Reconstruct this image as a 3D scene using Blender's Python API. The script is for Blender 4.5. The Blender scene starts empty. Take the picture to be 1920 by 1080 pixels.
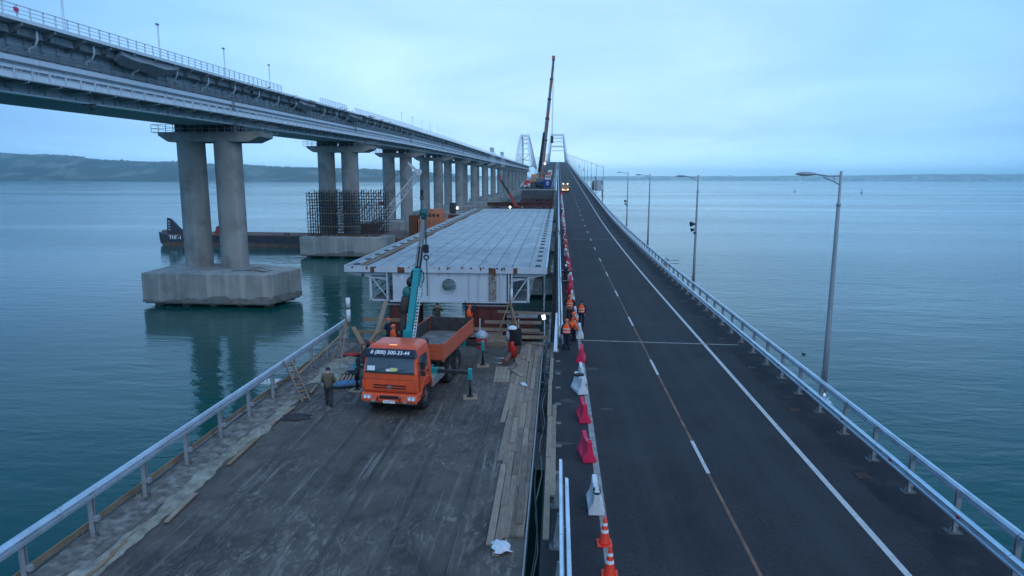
import bpy, bmesh, math, random
from mathutils import Vector, Matrix

sc = bpy.context.scene
col = sc.collection
RND = random.Random(11)
rad = math.radians

# ------------------------------------------------------------------ camera
cam_d = bpy.data.cameras.new('camera')
cam_d.sensor_width = 36.0
cam_d.lens = 36.0 * 1250.0 / 1920.0
cam_d.clip_start = 0.1
cam_d.clip_end = 40000.0
cam = bpy.data.objects.new('camera', cam_d)
col.objects.link(cam)
cam.matrix_world = (Matrix.Translation((0, 0, 10)) @ Matrix.Rotation(rad(3.8646), 4, 'Z')
                    @ Matrix.Rotation(rad(90 - 9.3216), 4, 'X') @ Matrix.Rotation(rad(0.12), 4, 'Z'))
sc.camera = cam

# ------------------------------------------------------------------ sky and sun
SUN_EL, SUN_AZ = rad(42), rad(150)
world = bpy.data.worlds.new('World')
sc.world = world
world.use_nodes = True
nt = world.node_tree
nt.nodes.clear()
def wn(t, **k):
    n = nt.nodes.new(t)
    for a, b in k.items(): setattr(n, a, b)
    return n
w_out = wn('ShaderNodeOutputWorld'); w_bg = wn('ShaderNodeBackground')
w_sky = wn('ShaderNodeTexSky', sky_type='NISHITA', sun_disc=False, sun_elevation=SUN_EL, sun_rotation=SUN_AZ, dust_density=3.0)
w_scale = wn('ShaderNodeMixRGB', blend_type='MULTIPLY'); w_scale.inputs[0].default_value = 1
w_scale.inputs[2].default_value = (0.09, 0.09, 0.09, 1)
nt.links.new(w_sky.outputs[0], w_scale.inputs[1])
tc = wn('ShaderNodeTexCoord'); sep = wn('ShaderNodeSeparateXYZ')
nt.links.new(tc.outputs['Generated'], sep.inputs[0])
ramp = wn('ShaderNodeValToRGB')
ramp.color_ramp.interpolation = 'EASE'
for i, (p, c) in enumerate([(0.0, (0.88, 1.42, 1.96)), (0.07, (0.48, 0.84, 1.32)), (0.25, (0.41, 0.76, 1.26)), (0.42, (0.26, 0.62, 1.12)), (0.9, (0.24, 0.58, 1.06))]):
    e = ramp.color_ramp.elements[i] if i < 2 else ramp.color_ramp.elements.new(p)
    e.position = p; e.color = (*c, 1)
nt.links.new(sep.outputs['Z'], ramp.inputs[0])
# soft stratus layer, projected on a flat ceiling so that it foreshortens towards the horizon
zc = wn('ShaderNodeMath', operation='MAXIMUM'); zc.inputs[1].default_value = 0.0
nt.links.new(sep.outputs['Z'], zc.inputs[0])
za = wn('ShaderNodeMath', operation='ADD'); za.inputs[1].default_value = 0.16
nt.links.new(zc.outputs[0], za.inputs[0])
dv = wn('ShaderNodeVectorMath', operation='DIVIDE'); cmb = wn('ShaderNodeCombineXYZ')
for k in range(3): nt.links.new(za.outputs[0], cmb.inputs[k])
nt.links.new(tc.outputs['Generated'], dv.inputs[0]); nt.links.new(cmb.outputs[0], dv.inputs[1])
nz = wn('ShaderNodeTexNoise'); nz.inputs['Scale'].default_value = 0.9; nz.inputs['Distortion'].default_value = 0.5; nz.inputs['Detail'].default_value = 8; nz.inputs['Roughness'].default_value = 0.55
nt.links.new(dv.outputs[0], nz.inputs['Vector'])
cr = wn('ShaderNodeValToRGB')
cr.color_ramp.elements[0].position = 0.28; cr.color_ramp.elements[0].color = (0.62, 0.72, 0.86, 1)
cr.color_ramp.elements[1].position = 0.74; cr.color_ramp.elements[1].color = (1.16, 1.10, 1.05, 1)
nt.links.new(nz.outputs['Fac'], cr.inputs[0])
mul = wn('ShaderNodeMixRGB', blend_type='MULTIPLY'); mul.inputs[0].default_value = 0.62
nt.links.new(ramp.outputs[0], mul.inputs[1]); nt.links.new(cr.outputs[0], mul.inputs[2])
# the cloud is thinner over the bridge and thicker over the hills
gl_dir = wn('ShaderNodeVectorMath', operation='DOT_PRODUCT'); gl_dir.inputs[1].default_value = (-0.03, 0.965, 0.26)
nt.links.new(tc.outputs['Generated'], gl_dir.inputs[0])
gr_ = wn('ShaderNodeValToRGB'); gr_.color_ramp.interpolation = 'EASE'
for i, (p, c) in enumerate([(0.3, (0.80, 0.90, 0.96)), (0.74, (0.60, 0.71, 0.78)), (0.89, (0.92, 0.97, 0.99)), (0.99, (1.36, 1.18, 1.04))]):
    e = gr_.color_ramp.elements[i] if i < 2 else gr_.color_ramp.elements.new(p)
    e.position = p; e.color = (*c, 1)
nt.links.new(gl_dir.outputs['Value'], gr_.inputs[0])
mul2 = wn('ShaderNodeMixRGB', blend_type='MULTIPLY'); mul2.inputs[0].default_value = 1.0
nt.links.new(mul.outputs[0], mul2.inputs[1]); nt.links.new(gr_.outputs[0], mul2.inputs[2]); mul = mul2
mixs = wn('ShaderNodeMixRGB'); mixs.inputs[0].default_value = 0.9
nt.links.new(w_scale.outputs[0], mixs.inputs[1]); nt.links.new(mul.outputs[0], mixs.inputs[2])
nt.links.new(mixs.outputs[0], w_bg.inputs[0]); w_bg.inputs[1].default_value = 1.0
nt.links.new(w_bg.outputs[0], w_out.inputs[0])

sun_d = bpy.data.lights.new('sun', 'SUN'); sun_d.energy = 0.75; sun_d.angle = rad(60); sun_d.color = (1.0, 0.95, 0.90)
sun = bpy.data.objects.new('sun', sun_d); col.objects.link(sun)
sd = Vector((math.sin(SUN_AZ) * math.cos(SUN_EL), math.cos(SUN_AZ) * math.cos(SUN_EL), math.sin(SUN_EL)))
sun.rotation_euler = sd.to_track_quat('Z', 'Y').to_euler()

sc.view_settings.view_transform = 'Standard'
sc.view_settings.look = 'None'
sc.view_settings.exposure = 0.13
sc.view_settings.gamma = 1.0
sc.view_settings.use_curve_mapping = False
sc.render.engine = 'CYCLES'
sc.cycles.use_denoising = True
sc.cycles.max_bounces = 7
sc.cycles.diffuse_bounces = 3
sc.cycles.glossy_bounces = 3
sc.cycles.transmission_bounces = 4
sc.cycles.volume_bounces = 2
sc.cycles.caustics_reflective = False
sc.cycles.caustics_refractive = False

# ------------------------------------------------------------------ materials
MATS = {}
def mat(name, c, rough=0.6, metal=0.0, var=0.15, scale=2.0, bump=0.0, bscale=30.0, dirt=None, dscale=0.8, dpos=(0.5, 0.65),
        streak=None, spos=(0.5, 0.62), stretch=(1, 1, 0.06), sscale=3.0, damt=0.8, samt=0.7, spec=0.5, emit=None, estr=0, coat=0.0, world_co=False, fine=0.0):
    if name in MATS: return MATS[name]
    m = bpy.data.materials.new(name); m.use_nodes = True; MATS[name] = m
    t = m.node_tree; b = t.nodes['Principled BSDF']; L = t.links.new
    b.inputs['Roughness'].default_value = rough; b.inputs['Metallic'].default_value = metal
    b.inputs['Specular IOR Level'].default_value = spec
    if coat: b.inputs['Coat Weight'].default_value = coat; b.inputs['Coat Roughness'].default_value = 0.12
    if emit:
        b.inputs['Emission Color'].default_value = (*emit, 1); b.inputs['Emission Strength'].default_value = estr
    if world_co:
        co = t.nodes.new('ShaderNodeNewGeometry').outputs['Position']
    else:
        co = t.nodes.new('ShaderNodeTexCoord').outputs['Object']
    def noise(s, vec=None, det=4, r=0.55):
        n = t.nodes.new('ShaderNodeTexNoise'); n.inputs['Scale'].default_value = s; n.inputs['Detail'].default_value = det
        n.inputs['Roughness'].default_value = r; L(vec or co, n.inputs['Vector']); return n.outputs['Fac']
    def ramp2(f, p0, c0, p1, c1):
        r = t.nodes.new('ShaderNodeValToRGB'); e = r.color_ramp.elements
        e[0].position = p0; e[0].color = c0; e[1].position = p1; e[1].color = c1; L(f, r.inputs[0]); return r.outputs[0]
    def mix(f, a, bb):
        n = t.nodes.new('ShaderNodeMixRGB')
        if isinstance(f, float): n.inputs[0].default_value = f
        else: L(f, n.inputs[0])
        for k, x in ((1, a), (2, bb)):
            if isinstance(x, tuple): n.inputs[k].default_value = (*x, 1) if len(x) == 3 else x
            else: L(x, n.inputs[k])
        return n.outputs[0]
    lo = tuple(max(0, x * (1 - var)) for x in c); hi = tuple(min(1, x * (1 + var)) for x in c)
    out = ramp2(noise(scale), 0.3, (*lo, 1), 0.7, (*hi, 1))
    if fine:
        f = ramp2(noise(scale * 24, det=2), 0.3, (1 - fine,) * 3 + (1,), 0.7, (1 + fine,) * 3 + (1,))
        n = t.nodes.new('ShaderNodeMixRGB'); n.blend_type = 'MULTIPLY'; n.inputs[0].default_value = 1; L(out, n.inputs[1]); L(f, n.inputs[2]); out = n.outputs[0]
    if streak:
        mp = t.nodes.new('ShaderNodeMapping'); mp.inputs['Scale'].default_value = stretch; L(co, mp.inputs['Vector'])
        f = ramp2(noise(sscale, mp.outputs[0], 5), spos[0], (0, 0, 0, 1), spos[1], (samt,) * 3 + (1,)); out = mix(f, out, streak)
    if dirt:
        f = ramp2(noise(dscale, det=6, r=0.62), dpos[0], (0, 0, 0, 1), dpos[1], (damt,) * 3 + (1,)); out = mix(f, out, dirt)
    L(out, b.inputs['Base Color'])
    if bump:
        bp = t.nodes.new('ShaderNodeBump'); bp.inputs['Strength'].default_value = bump; bp.inputs['Distance'].default_value = 0.02
        L(noise(bscale), bp.inputs['Height']); L(bp.outputs[0], b.inputs['Normal'])
    return m

asphalt = mat('asphalt', (0.031, 0.030, 0.033), 0.85, var=0.25, scale=0.35, bump=0.25, bscale=60, streak=(0.044, 0.043, 0.045), stretch=(0.9, 0.012, 1), sscale=1.2, spos=(0.45, 0.65), samt=0.7, dirt=(0.055, 0.054, 0.055), dscale=0.12, dpos=(0.5, 0.75), damt=0.5, fine=0.25, spec=0.25)
asphalt_edge = mat('asphalt_edge', (0.030, 0.030, 0.034), 0.9, var=0.25, scale=0.8, bump=0.3, bscale=40, dirt=(0.075, 0.072, 0.07), dscale=0.9, dpos=(0.52, 0.72), damt=0.6, fine=0.2, spec=0.2)
paint_white = mat('paint_white', (0.52, 0.50, 0.48), 0.7, var=0.1, scale=4, dirt=(0.16, 0.15, 0.15), dscale=3.0, dpos=(0.5, 0.8), damt=0.6)
paint_faded = mat('paint_faded', (0.24, 0.11, 0.065), 0.8, var=0.2, scale=1, dirt=(0.06, 0.045, 0.04), dscale=1.2, dpos=(0.42, 0.65), damt=0.85)
def deck_material():
    m = bpy.data.materials.new('deck_steel'); m.use_nodes = True; t = m.node_tree; L = t.links.new; b = t.nodes['Principled BSDF']
    b.inputs['Roughness'].default_value = .78; b.inputs['Specular IOR Level'].default_value = .3
    co = t.nodes.new('ShaderNodeNewGeometry').outputs['Position']
    def nz(scale, stretch=(1, 1, 1), det=8, r=.6, dist=0.0, rot=0.0):
        mp = t.nodes.new('ShaderNodeMapping'); mp.inputs['Scale'].default_value = stretch; mp.inputs['Rotation'].default_value = (0, 0, rot); L(co, mp.inputs['Vector'])
        n = t.nodes.new('ShaderNodeTexNoise'); n.inputs['Scale'].default_value = scale; n.inputs['Detail'].default_value = det; n.inputs['Roughness'].default_value = r; n.inputs['Distortion'].default_value = dist
        L(mp.outputs[0], n.inputs['Vector']); return n.outputs['Fac']
    def rp(f, p0, p1, hi=1.0):
        q = t.nodes.new('ShaderNodeMapRange'); q.inputs[1].default_value = p0; q.inputs[2].default_value = p1; q.inputs[4].default_value = hi; L(f, q.inputs[0]); return q.outputs[0]
    def mx(f, a, bb):
        n = t.nodes.new('ShaderNodeMixRGB'); L(f, n.inputs[0])
        for k, x in ((1, a), (2, bb)):
            if isinstance(x, tuple): n.inputs[k].default_value = (*x, 1)
            else: L(x, n.inputs[k])
        return n.outputs[0]
    def mul(a, bb):
        n = t.nodes.new('ShaderNodeMath'); n.operation = 'MULTIPLY'; L(a, n.inputs[0]); L(bb, n.inputs[1]); return n.outputs[0]
    c = mx(rp(nz(.8, det=10, r=.7), .3, .7), (.062, .051, .044), (.122, .101, .086))
    c = mx(rp(nz(.45, (1, .5, 1), 10, .72, .8), .48, .62, .75), c, (.026, .023, .022))                       # damp, oily patches
    c = mx(mul(rp(nz(2.6, (1.3, .45, 1), 12, .78, 1.5, .5), .50, .66), rp(nz(.22, det=3), .42, .62)), c, (.30, .258, .222))   # dry scuffs
    c = mx(mul(rp(nz(3.2, (1.6, .05, 1), 6, .7), .55, .63), rp(nz(.3, det=3), .40, .6)), c, (.20, .176, .155))  # tyre and drag tracks
    c = mx(rp(nz(38, det=2, r=.5), .60, .72, .45), c, (.14, .13, .12))                                       # grit
    L(c, b.inputs['Base Color'])
    bp = t.nodes.new('ShaderNodeBump'); bp.inputs['Strength'].default_value = .45; bp.inputs['Distance'].default_value = .02; L(nz(9, det=6), bp.inputs['Height']); L(bp.outputs[0], b.inputs['Normal'])
    MATS['deck_steel'] = m; return m
deck_steel = deck_material()
weld = mat('weld_strip', (0.052, 0.047, 0.045), 0.6, var=0.3, scale=3, world_co=True)
seg_plate = mat('primed_plate', (0.255, 0.285, 0.305), 0.42, var=0.22, scale=0.7, streak=(0.40, 0.425, 0.44), stretch=(1.0, 0.35, 1), sscale=1.4, spos=(0.50, 0.68), samt=0.6,
                dirt=(0.13, 0.14, 0.15), dscale=0.9, dpos=(0.50, 0.66), damt=0.75, fine=0.2, bump=0.15, bscale=12)
seg_plate_b = mat('primed_plate_grey', (0.235, 0.26, 0.28), 0.48, var=0.22, scale=0.6, streak=(0.15, 0.16, 0.17), stretch=(1.4, 0.3, 1), sscale=1.1, spos=(0.48, 0.66), samt=0.7, dirt=(0.36, 0.375, 0.385), dscale=0.8, dpos=(0.52, 0.66), damt=0.6, fine=0.2, bump=0.15, bscale=12)
white_steel = mat('white_steel', (0.46, 0.50, 0.535), 0.5, var=0.07, scale=0.7, streak=(0.40, 0.37, 0.34), spos=(0.6, 0.72), samt=0.4)
rust = mat('rust', (0.16, 0.055, 0.025), 0.9, var=0.4, scale=5, dirt=(0.05, 0.025, 0.015), dscale=4, dpos=(0.45, 0.6))
red_brown = mat('red_brown_steel', (0.10, 0.022, 0.016), 0.7, var=0.3, scale=1.5, dirt=(0.04, 0.015, 0.012), dscale=2, dpos=(0.5, 0.65), damt=0.7)
galv = mat('galvanised', (0.66, 0.73, 0.80), 0.38, metal=0.75, var=0.1, scale=1.2, dirt=(0.40, 0.42, 0.44), dscale=1.5, dpos=(0.5, 0.7), damt=0.5, world_co=True)
galv_dull = mat('galvanised_dull', (0.28, 0.295, 0.31), 0.55, metal=0.2, var=0.18, scale=2.5, dirt=(0.24, 0.24, 0.25), dscale=2.0, dpos=(0.5, 0.7), damt=0.6, world_co=True)
lamp_grey = mat('lamp_grey', (0.30, 0.31, 0.33), 0.5, metal=0.2, var=0.08, scale=1.5)
plate_dark = mat('base_plate_steel', (0.13, 0.135, 0.14), 0.6, var=0.3, scale=6)
dark_metal = mat('dark_metal', (0.022, 0.022, 0.024), 0.55, var=0.3, scale=3)
concrete = mat('pier_concrete', (0.27, 0.265, 0.255), 0.9, var=0.16, scale=0.35, bump=0.2, bscale=6, streak=(0.36, 0.345, 0.31), spos=(0.52, 0.66), sscale=1.3, samt=0.65,
               dirt=(0.15, 0.14, 0.13), dscale=0.22, dpos=(0.5, 0.66), damt=0.7, world_co=True, fine=0.08)
cap_concrete = mat('pile_cap_concrete', (0.28, 0.275, 0.262), 0.92, var=0.22, scale=0.3, bump=0.3, bscale=5, streak=(0.42, 0.41, 0.36), spos=(0.48, 0.68), sscale=1.3, stretch=(1, 1, 0.05), samt=0.75,
                   dirt=(0.13, 0.125, 0.115), dscale=0.16, dpos=(0.50, 0.64), damt=0.5, world_co=True, fine=0.1)
tide = mat('tide_stained_concrete', (0.16, 0.157, 0.145), 0.85, var=0.3, scale=0.6, streak=(0.2, 0.2, 0.17), spos=(0.55, 0.65), sscale=1.3, samt=0.6, world_co=True)
rail_steel = mat('rail_girder_steel', (0.43, 0.47, 0.51), 0.55, var=0.1, scale=0.25, streak=(0.25, 0.25, 0.25), spos=(0.52, 0.7), sscale=1.2, samt=0.5, world_co=True)
rail_pale = mat('rail_flange_pale', (0.70, 0.75, 0.80), 0.5, var=0.06, scale=0.5, streak=(0.45, 0.44, 0.42), spos=(0.56, 0.7), samt=0.4, world_co=True)
rail_dark = mat('rail_bracket_steel', (0.25, 0.27, 0.29), 0.6, var=0.15, scale=0.5, streak=(0.11, 0.11, 0.11), spos=(0.5, 0.68), samt=0.6, world_co=True)
burnt = mat('burnt_steel', (0.10, 0.095, 0.09), 0.85, var=0.4, scale=1.0, dirt=(0.2, 0.14, 0.10), dscale=1.0, dpos=(0.5, 0.65), damt=0.7, world_co=True)
timber = mat('timber', (0.27, 0.175, 0.105), 0.85, var=0.22, scale=1.4, streak=(0.13, 0.09, 0.06), stretch=(9, 0.8, 9), sscale=2, spos=(0.45, 0.7), samt=0.6, fine=0.15)
timber_grey = mat('timber_weathered', (0.25, 0.182, 0.135), 0.9, var=0.25, scale=1.0, streak=(0.12, 0.095, 0.075), stretch=(9, 0.7, 9), sscale=2, spos=(0.45, 0.7), samt=0.6, fine=0.18)
timber_pale = mat('timber_pale', (0.30, 0.225, 0.165), 0.9, var=0.2, scale=1.0, streak=(0.18, 0.13, 0.09), stretch=(9, 0.7, 9), sscale=2, spos=(0.45, 0.7), samt=0.6, fine=0.18)
rubber = mat('rubber', (0.012, 0.012, 0.013), 0.85, var=0.3, scale=6, dirt=(0.05, 0.047, 0.043), dscale=3, dpos=(0.45, 0.7), damt=0.6)
orange = mat('truck_orange', (0.78, 0.090, 0.020), 0.42, var=0.08, scale=1.5, dirt=(0.34, 0.085, 0.045), dscale=2.4, dpos=(0.5, 0.78), damt=0.6, coat=0.2, streak=(0.5, 0.08, 0.035), sscale=4.0, spos=(0.5, 0.7), samt=0.5)
orange_faded = mat('bed_orange', (0.56, 0.105, 0.045), 0.6, var=0.14, scale=2.0, dirt=(0.26, 0.06, 0.035), dscale=2.0, dpos=(0.5, 0.72), damt=0.6)
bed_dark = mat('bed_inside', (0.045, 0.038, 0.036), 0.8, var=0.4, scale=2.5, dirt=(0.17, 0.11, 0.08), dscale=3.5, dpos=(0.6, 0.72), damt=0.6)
bed_floor = mat('bed_floor', (0.16, 0.145, 0.135), 0.9, var=0.35, scale=1.8, dirt=(0.30, 0.28, 0.26), dscale=1.4, dpos=(0.5, 0.7), damt=0.6, bump=0.4, bscale=9)
teal = mat('crane_teal', (0.008, 0.29, 0.31), 0.4, var=0.08, scale=2, dirt=(0.01, 0.13, 0.14), dscale=2.2, dpos=(0.55, 0.8), damt=0.5, coat=0.2)
teal_dark = mat('crane_teal_dark', (0.02, 0.13, 0.13), 0.55, var=0.15, scale=2, dirt=(0.03, 0.05, 0.05), dscale=2.2, dpos=(0.5, 0.7), damt=0.6)
boom_grey = mat('boom_grey', (0.28, 0.31, 0.33), 0.4, metal=0.4, var=0.1, scale=2)
black = mat('black_plastic', (0.012, 0.012, 0.014), 0.5, var=0.2, scale=4)
glass = mat('windscreen', (0.05, 0.065, 0.08), 0.08, var=0.25, scale=1.2, spec=0.8)
white_p = mat('white_plastic', (0.62, 0.64, 0.66), 0.45, var=0.08, scale=3, dirt=(0.36, 0.36, 0.36), dscale=3, dpos=(0.5, 0.75), damt=0.55)
red_p = mat('red_plastic', (0.66, 0.020, 0.075), 0.4, var=0.1, scale=3, dirt=(0.36, 0.02, 0.03), dscale=3, dpos=(0.5, 0.75), damt=0.5)
red_old = mat('red_plastic_old', (0.33, 0.028, 0.030), 0.5, var=0.2, scale=3, dirt=(0.2, 0.03, 0.03), dscale=2.5, dpos=(0.45, 0.7), damt=0.6)
cone_red = mat('cone_red', (0.85, 0.045, 0.015), 0.45, var=0.06, scale=3, dirt=(0.5, 0.05, 0.03), dscale=5, dpos=(0.55, 0.75), damt=0.4)
cone_white = mat('cone_band', (0.75, 0.76, 0.78), 0.5, var=0.06, scale=5)
white_bright = mat('white_letter', (0.88, 0.88, 0.88), 0.5, var=0.02)
skin = mat('skin', (0.42, 0.22, 0.15), 0.6, var=0.08, scale=8)
navy = mat('navy_cloth', (0.010, 0.014, 0.036), 0.9, var=0.35, scale=5, bump=0.4, bscale=18)
black_cloth = mat('black_cloth', (0.010, 0.010, 0.012), 0.95, var=0.35, scale=5, bump=0.4, bscale=18)
olive = mat('olive_cloth', (0.105, 0.092, 0.062), 0.95, var=0.2, scale=4, bump=0.5, bscale=14)
grey_cloth = mat('grey_cloth', (0.035, 0.036, 0.040), 0.95, var=0.3, scale=5, bump=0.4, bscale=18)
camo = mat('camo_cloth', (0.03, 0.032, 0.022), 0.95, var=0.3, scale=6, dirt=(0.10, 0.085, 0.055), dscale=7, dpos=(0.5, 0.56), damt=0.9)
hivis = mat('hivis_orange', (0.95, 0.105, 0.012), 0.8, var=0.1, scale=6, bump=0.4, bscale=16)
reflect = mat('reflective_tape', (0.62, 0.63, 0.62), 0.4, var=0.1)
helmet_o = mat('helmet_orange', (0.85, 0.11, 0.02), 0.35, var=0.05)
helmet_w = mat('helmet_white', (0.72, 0.73, 0.75), 0.35, var=0.05)
green_cloth = mat('green_cloth', (0.02, 0.075, 0.05), 0.9, var=0.2, scale=6)
hat_blue = mat('knit_hat_blue', (0.015, 0.02, 0.07), 0.95, var=0.3, scale=20)

# ------------------------------------------------------------------ mesh helpers
class MB:
    def __init__(s): s.v = []; s.f = []; s.sm = []
    def add(s, vs, fs, smooth=False):
        o = len(s.v); s.v += [tuple(p) for p in vs]; s.f += [tuple(i + o for i in f) for f in fs]; s.sm += [smooth] * len(fs); return s
    def box(s, x0, x1, y0, y1, z0, z1, M=None):
        vs = [Vector((x, y, z)) for z in (z0, z1) for y in (y0, y1) for x in (x0, x1)]
        if M is not None: vs = [M @ p for p in vs]
        return s.add(vs, [(0, 2, 3, 1), (4, 5, 7, 6), (0, 1, 5, 4), (2, 6, 7, 3), (0, 4, 6, 2), (1, 3, 7, 5)])
    def bar(s, p0, p1, w, h, w1=None, h1=None, up=(0, 0, 1)):
        p0, p1 = Vector(p0), Vector(p1); d = (p1 - p0).normalized(); u = Vector(up)
        if abs(d.dot(u)) > 0.98: u = Vector((0, 1, 0))
        a = d.cross(u).normalized(); b = a.cross(d).normalized(); w1 = w if w1 is None else w1; h1 = h if h1 is None else h1
        vs = [p0 + a * (i * w / 2) + b * (j * h / 2) for i, j in ((-1, -1), (1, -1), (1, 1), (-1, 1))] + \
             [p1 + a * (i * w1 / 2) + b * (j * h1 / 2) for i, j in ((-1, -1), (1, -1), (1, 1), (-1, 1))]
        return s.add(vs, [(3, 2, 1, 0), (4, 5, 6, 7), (0, 1, 5, 4), (1, 2, 6, 5), (2, 3, 7, 6), (3, 0, 4, 7)])
    def cyl(s, p0, p1, r0, r1=None, n=12, caps=True, smooth=True):
        r1 = r0 if r1 is None else r1
        return s.tube([p0, p1], [r0, r1], n, caps, smooth)
    def tube(s, pts, r, n=8, caps=True, smooth=True):
        pts = [Vector(p) for p in pts]; rs = r if isinstance(r, (list, tuple)) else [r] * len(pts)
        d0 = (pts[1] - pts[0]).normalized(); u = Vector((0, 0, 1)) if abs(d0.z) < 0.9 else Vector((0, 1, 0))
        a = d0.cross(u).normalized(); vs = []
        for i, p in enumerate(pts):
            d = (pts[min(i + 1, len(pts) - 1)] - pts[max(i - 1, 0)]).normalized()
            a = (a - d * a.dot(d)); a = a.normalized() if a.length > 1e-6 else d.orthogonal().normalized()
            b = d.cross(a)
            for k in range(n):
                t = 2 * math.pi * k / n; vs.append(p + (a * math.cos(t) + b * math.sin(t)) * rs[i])
        fs = [(i * n + k, i * n + (k + 1) % n, (i + 1) * n + (k + 1) % n, (i + 1) * n + k) for i in range(len(pts) - 1) for k in range(n)]
        s.add(vs, fs, smooth)
        if caps:
            o = len(s.v) - len(vs)
            s.f += [tuple(o + k for k in range(n))[::-1], tuple(o + (len(pts) - 1) * n + k for k in range(n))]; s.sm += [False, False]
        return s
    def loft(s, rings, caps=True, closed=True, smooth=False):
        n = len(rings[0]); vs = [p for r in rings for p in r]; m = n if closed else n - 1
        fs = [(i * n + k, i * n + (k + 1) % n, (i + 1) * n + (k + 1) % n, (i + 1) * n + k) for i in range(len(rings) - 1) for k in range(m)]
        s.add(vs, fs, smooth)
        if caps and closed:
            o = len(s.v) - len(vs); s.f += [tuple(o + k for k in range(n))[::-1], tuple(o + (len(rings) - 1) * n + k for k in range(n))]; s.sm += [False, False]
        return s
    def sweep(s, prof, ys, zf=lambda y: 0.0, xf=lambda y: 0.0, smooth=False, closed=True):
        return s.loft([[(x + xf(y), y, z + zf(y)) for x, z in prof] for y in ys], closed, closed, smooth)
    def prism(s, poly, z0, z1):
        return s.loft([[(x, y, z) for x, y in poly] for z in (z0, z1)])
    def ell(s, c, rx, ry, rz, nu=12, nv=8, M=None, zmin=-1.0):
        vs = []; c = Vector(c)
        for j in range(nv + 1):
            ph = math.asin(zmin) + (math.pi / 2 - math.asin(zmin)) * j / nv
            for i in range(nu):
                t = 2 * math.pi * i / nu; p = Vector((rx * math.cos(ph) * math.cos(t), ry * math.cos(ph) * math.sin(t), rz * math.sin(ph)))
                vs.append(c + (M @ p if M is not None else p))
        fs = [(j * nu + i, j * nu + (i + 1) % nu, (j + 1) * nu + (i + 1) % nu, (j + 1) * nu + i) for j in range(nv) for i in range(nu)]
        s.add(vs, fs, True); o = len(s.v) - len(vs); s.f.append(tuple(o + i for i in range(nu))[::-1]); s.sm.append(False); return s
    def torus(s, c, R, r, n=20, m=8, M=None):
        rings = []
        for i in range(n):
            t = 2 * math.pi * i / n
            rings.append([Vector(((R + r * math.cos(q)) * math.cos(t), (R + r * math.cos(q)) * math.sin(t), r * math.sin(q))) for q in [2 * math.pi * k / m for k in range(m)]])
        vs = [Vector(c) + (M @ p if M is not None else p) for ri in rings for p in ri]
        fs = [(i * m + k, i * m + (k + 1) % m, ((i + 1) % n) * m + (k + 1) % m, ((i + 1) % n) * m + k) for i in range(n) for k in range(m)]
        return s.add(vs, fs, True)
    def mesh(s, name, m):
        me = bpy.data.meshes.new(name); me.from_pydata(s.v, [], s.f)
        me.polygons.foreach_set('use_smooth', s.sm)
        bm = bmesh.new(); bm.from_mesh(me); bmesh.ops.recalc_face_normals(bm, faces=bm.faces); bm.to_mesh(me); bm.free()
        me.materials.append(m); me.update(); return me
    def build(s, name, m, parent=None, bevel=0.0, label=None):
        return put(name, s.mesh(name, m), parent, bevel=bevel, label=label)

def put(name, me, parent=None, loc=(0, 0, 0), rot=(0, 0, 0), bevel=0.0, label=None):
    o = bpy.data.objects.new(name, me); col.objects.link(o); o.parent = parent; o.location = loc; o.rotation_euler = rot
    if bevel:
        b = o.modifiers.new('bevel', 'BEVEL'); b.width = bevel; b.segments = 2; b.limit_method = 'ANGLE'
    if label: o['label'] = label
    return o
def thing(name, label, cat, loc=(0, 0, 0), rz=0.0, group=None):
    o = bpy.data.objects.new(name, None); col.objects.link(o); o.location = loc; o.rotation_euler = (0, 0, rz); o.empty_display_size = 0.2
    o['label'] = label; o['category'] = cat
    if group: o['group'] = group
    return o
def tag(o, label, cat, group=None):
    o['label'] = label; o['category'] = cat
    if group: o['group'] = group
    return o
def structure(o): o['kind'] = 'structure'; return o
def stuff(o): o['kind'] = 'stuff'; return o
def dup(o, parent=None):
    c = o.copy(); col.objects.link(c); c.parent = parent
    for ch in [x for x in o.children]: dup(ch, c)
    return c
def frange(a, b, st):
    n = max(1, int(round((b - a) / st))); return [a + (b - a) * i / n for i in range(n + 1)]
ONES = 'zeroth first second third fourth fifth sixth seventh eighth ninth tenth eleventh twelfth thirteenth fourteenth fifteenth sixteenth seventeenth eighteenth nineteenth'.split()
TENS = {2: 'twent', 3: 'thirt', 4: 'fort', 5: 'fift', 6: 'sixt', 7: 'sevent', 8: 'eight', 9: 'ninet'}
def nth(n):
    if n < 20: return ONES[n]
    if n >= 100: return 'hundredth' if n == 100 else 'hundred-and-' + nth(n - 100)
    return TENS[n // 10] + ('ieth' if n % 10 == 0 else 'y-' + ONES[n % 10])
def text_mesh(name, body, size, m, parent, M, bold=0.0, shear=0.0, ext=0.004, label=None, width=None):
    cu = bpy.data.curves.new(name, 'FONT'); cu.body = body; cu.size = size; cu.align_x = 'CENTER'; cu.align_y = 'CENTER'; cu.offset = bold; cu.shear = shear; cu.extrude = ext
    tmp = bpy.data.objects.new(name, cu); col.objects.link(tmp)
    dg = bpy.context.evaluated_depsgraph_get(); me = bpy.data.meshes.new_from_object(tmp.evaluated_get(dg)); bpy.data.objects.remove(tmp)
    if width:
        xs = [v.co.x for v in me.vertices]; k = width / (max(xs) - min(xs)); c = (max(xs) + min(xs)) / 2
        for v in me.vertices: v.co.x = (v.co.x - c) * k
    me.transform(M); me.materials.clear(); me.materials.append(m)
    return put(name, me, parent, label=label)

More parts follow.
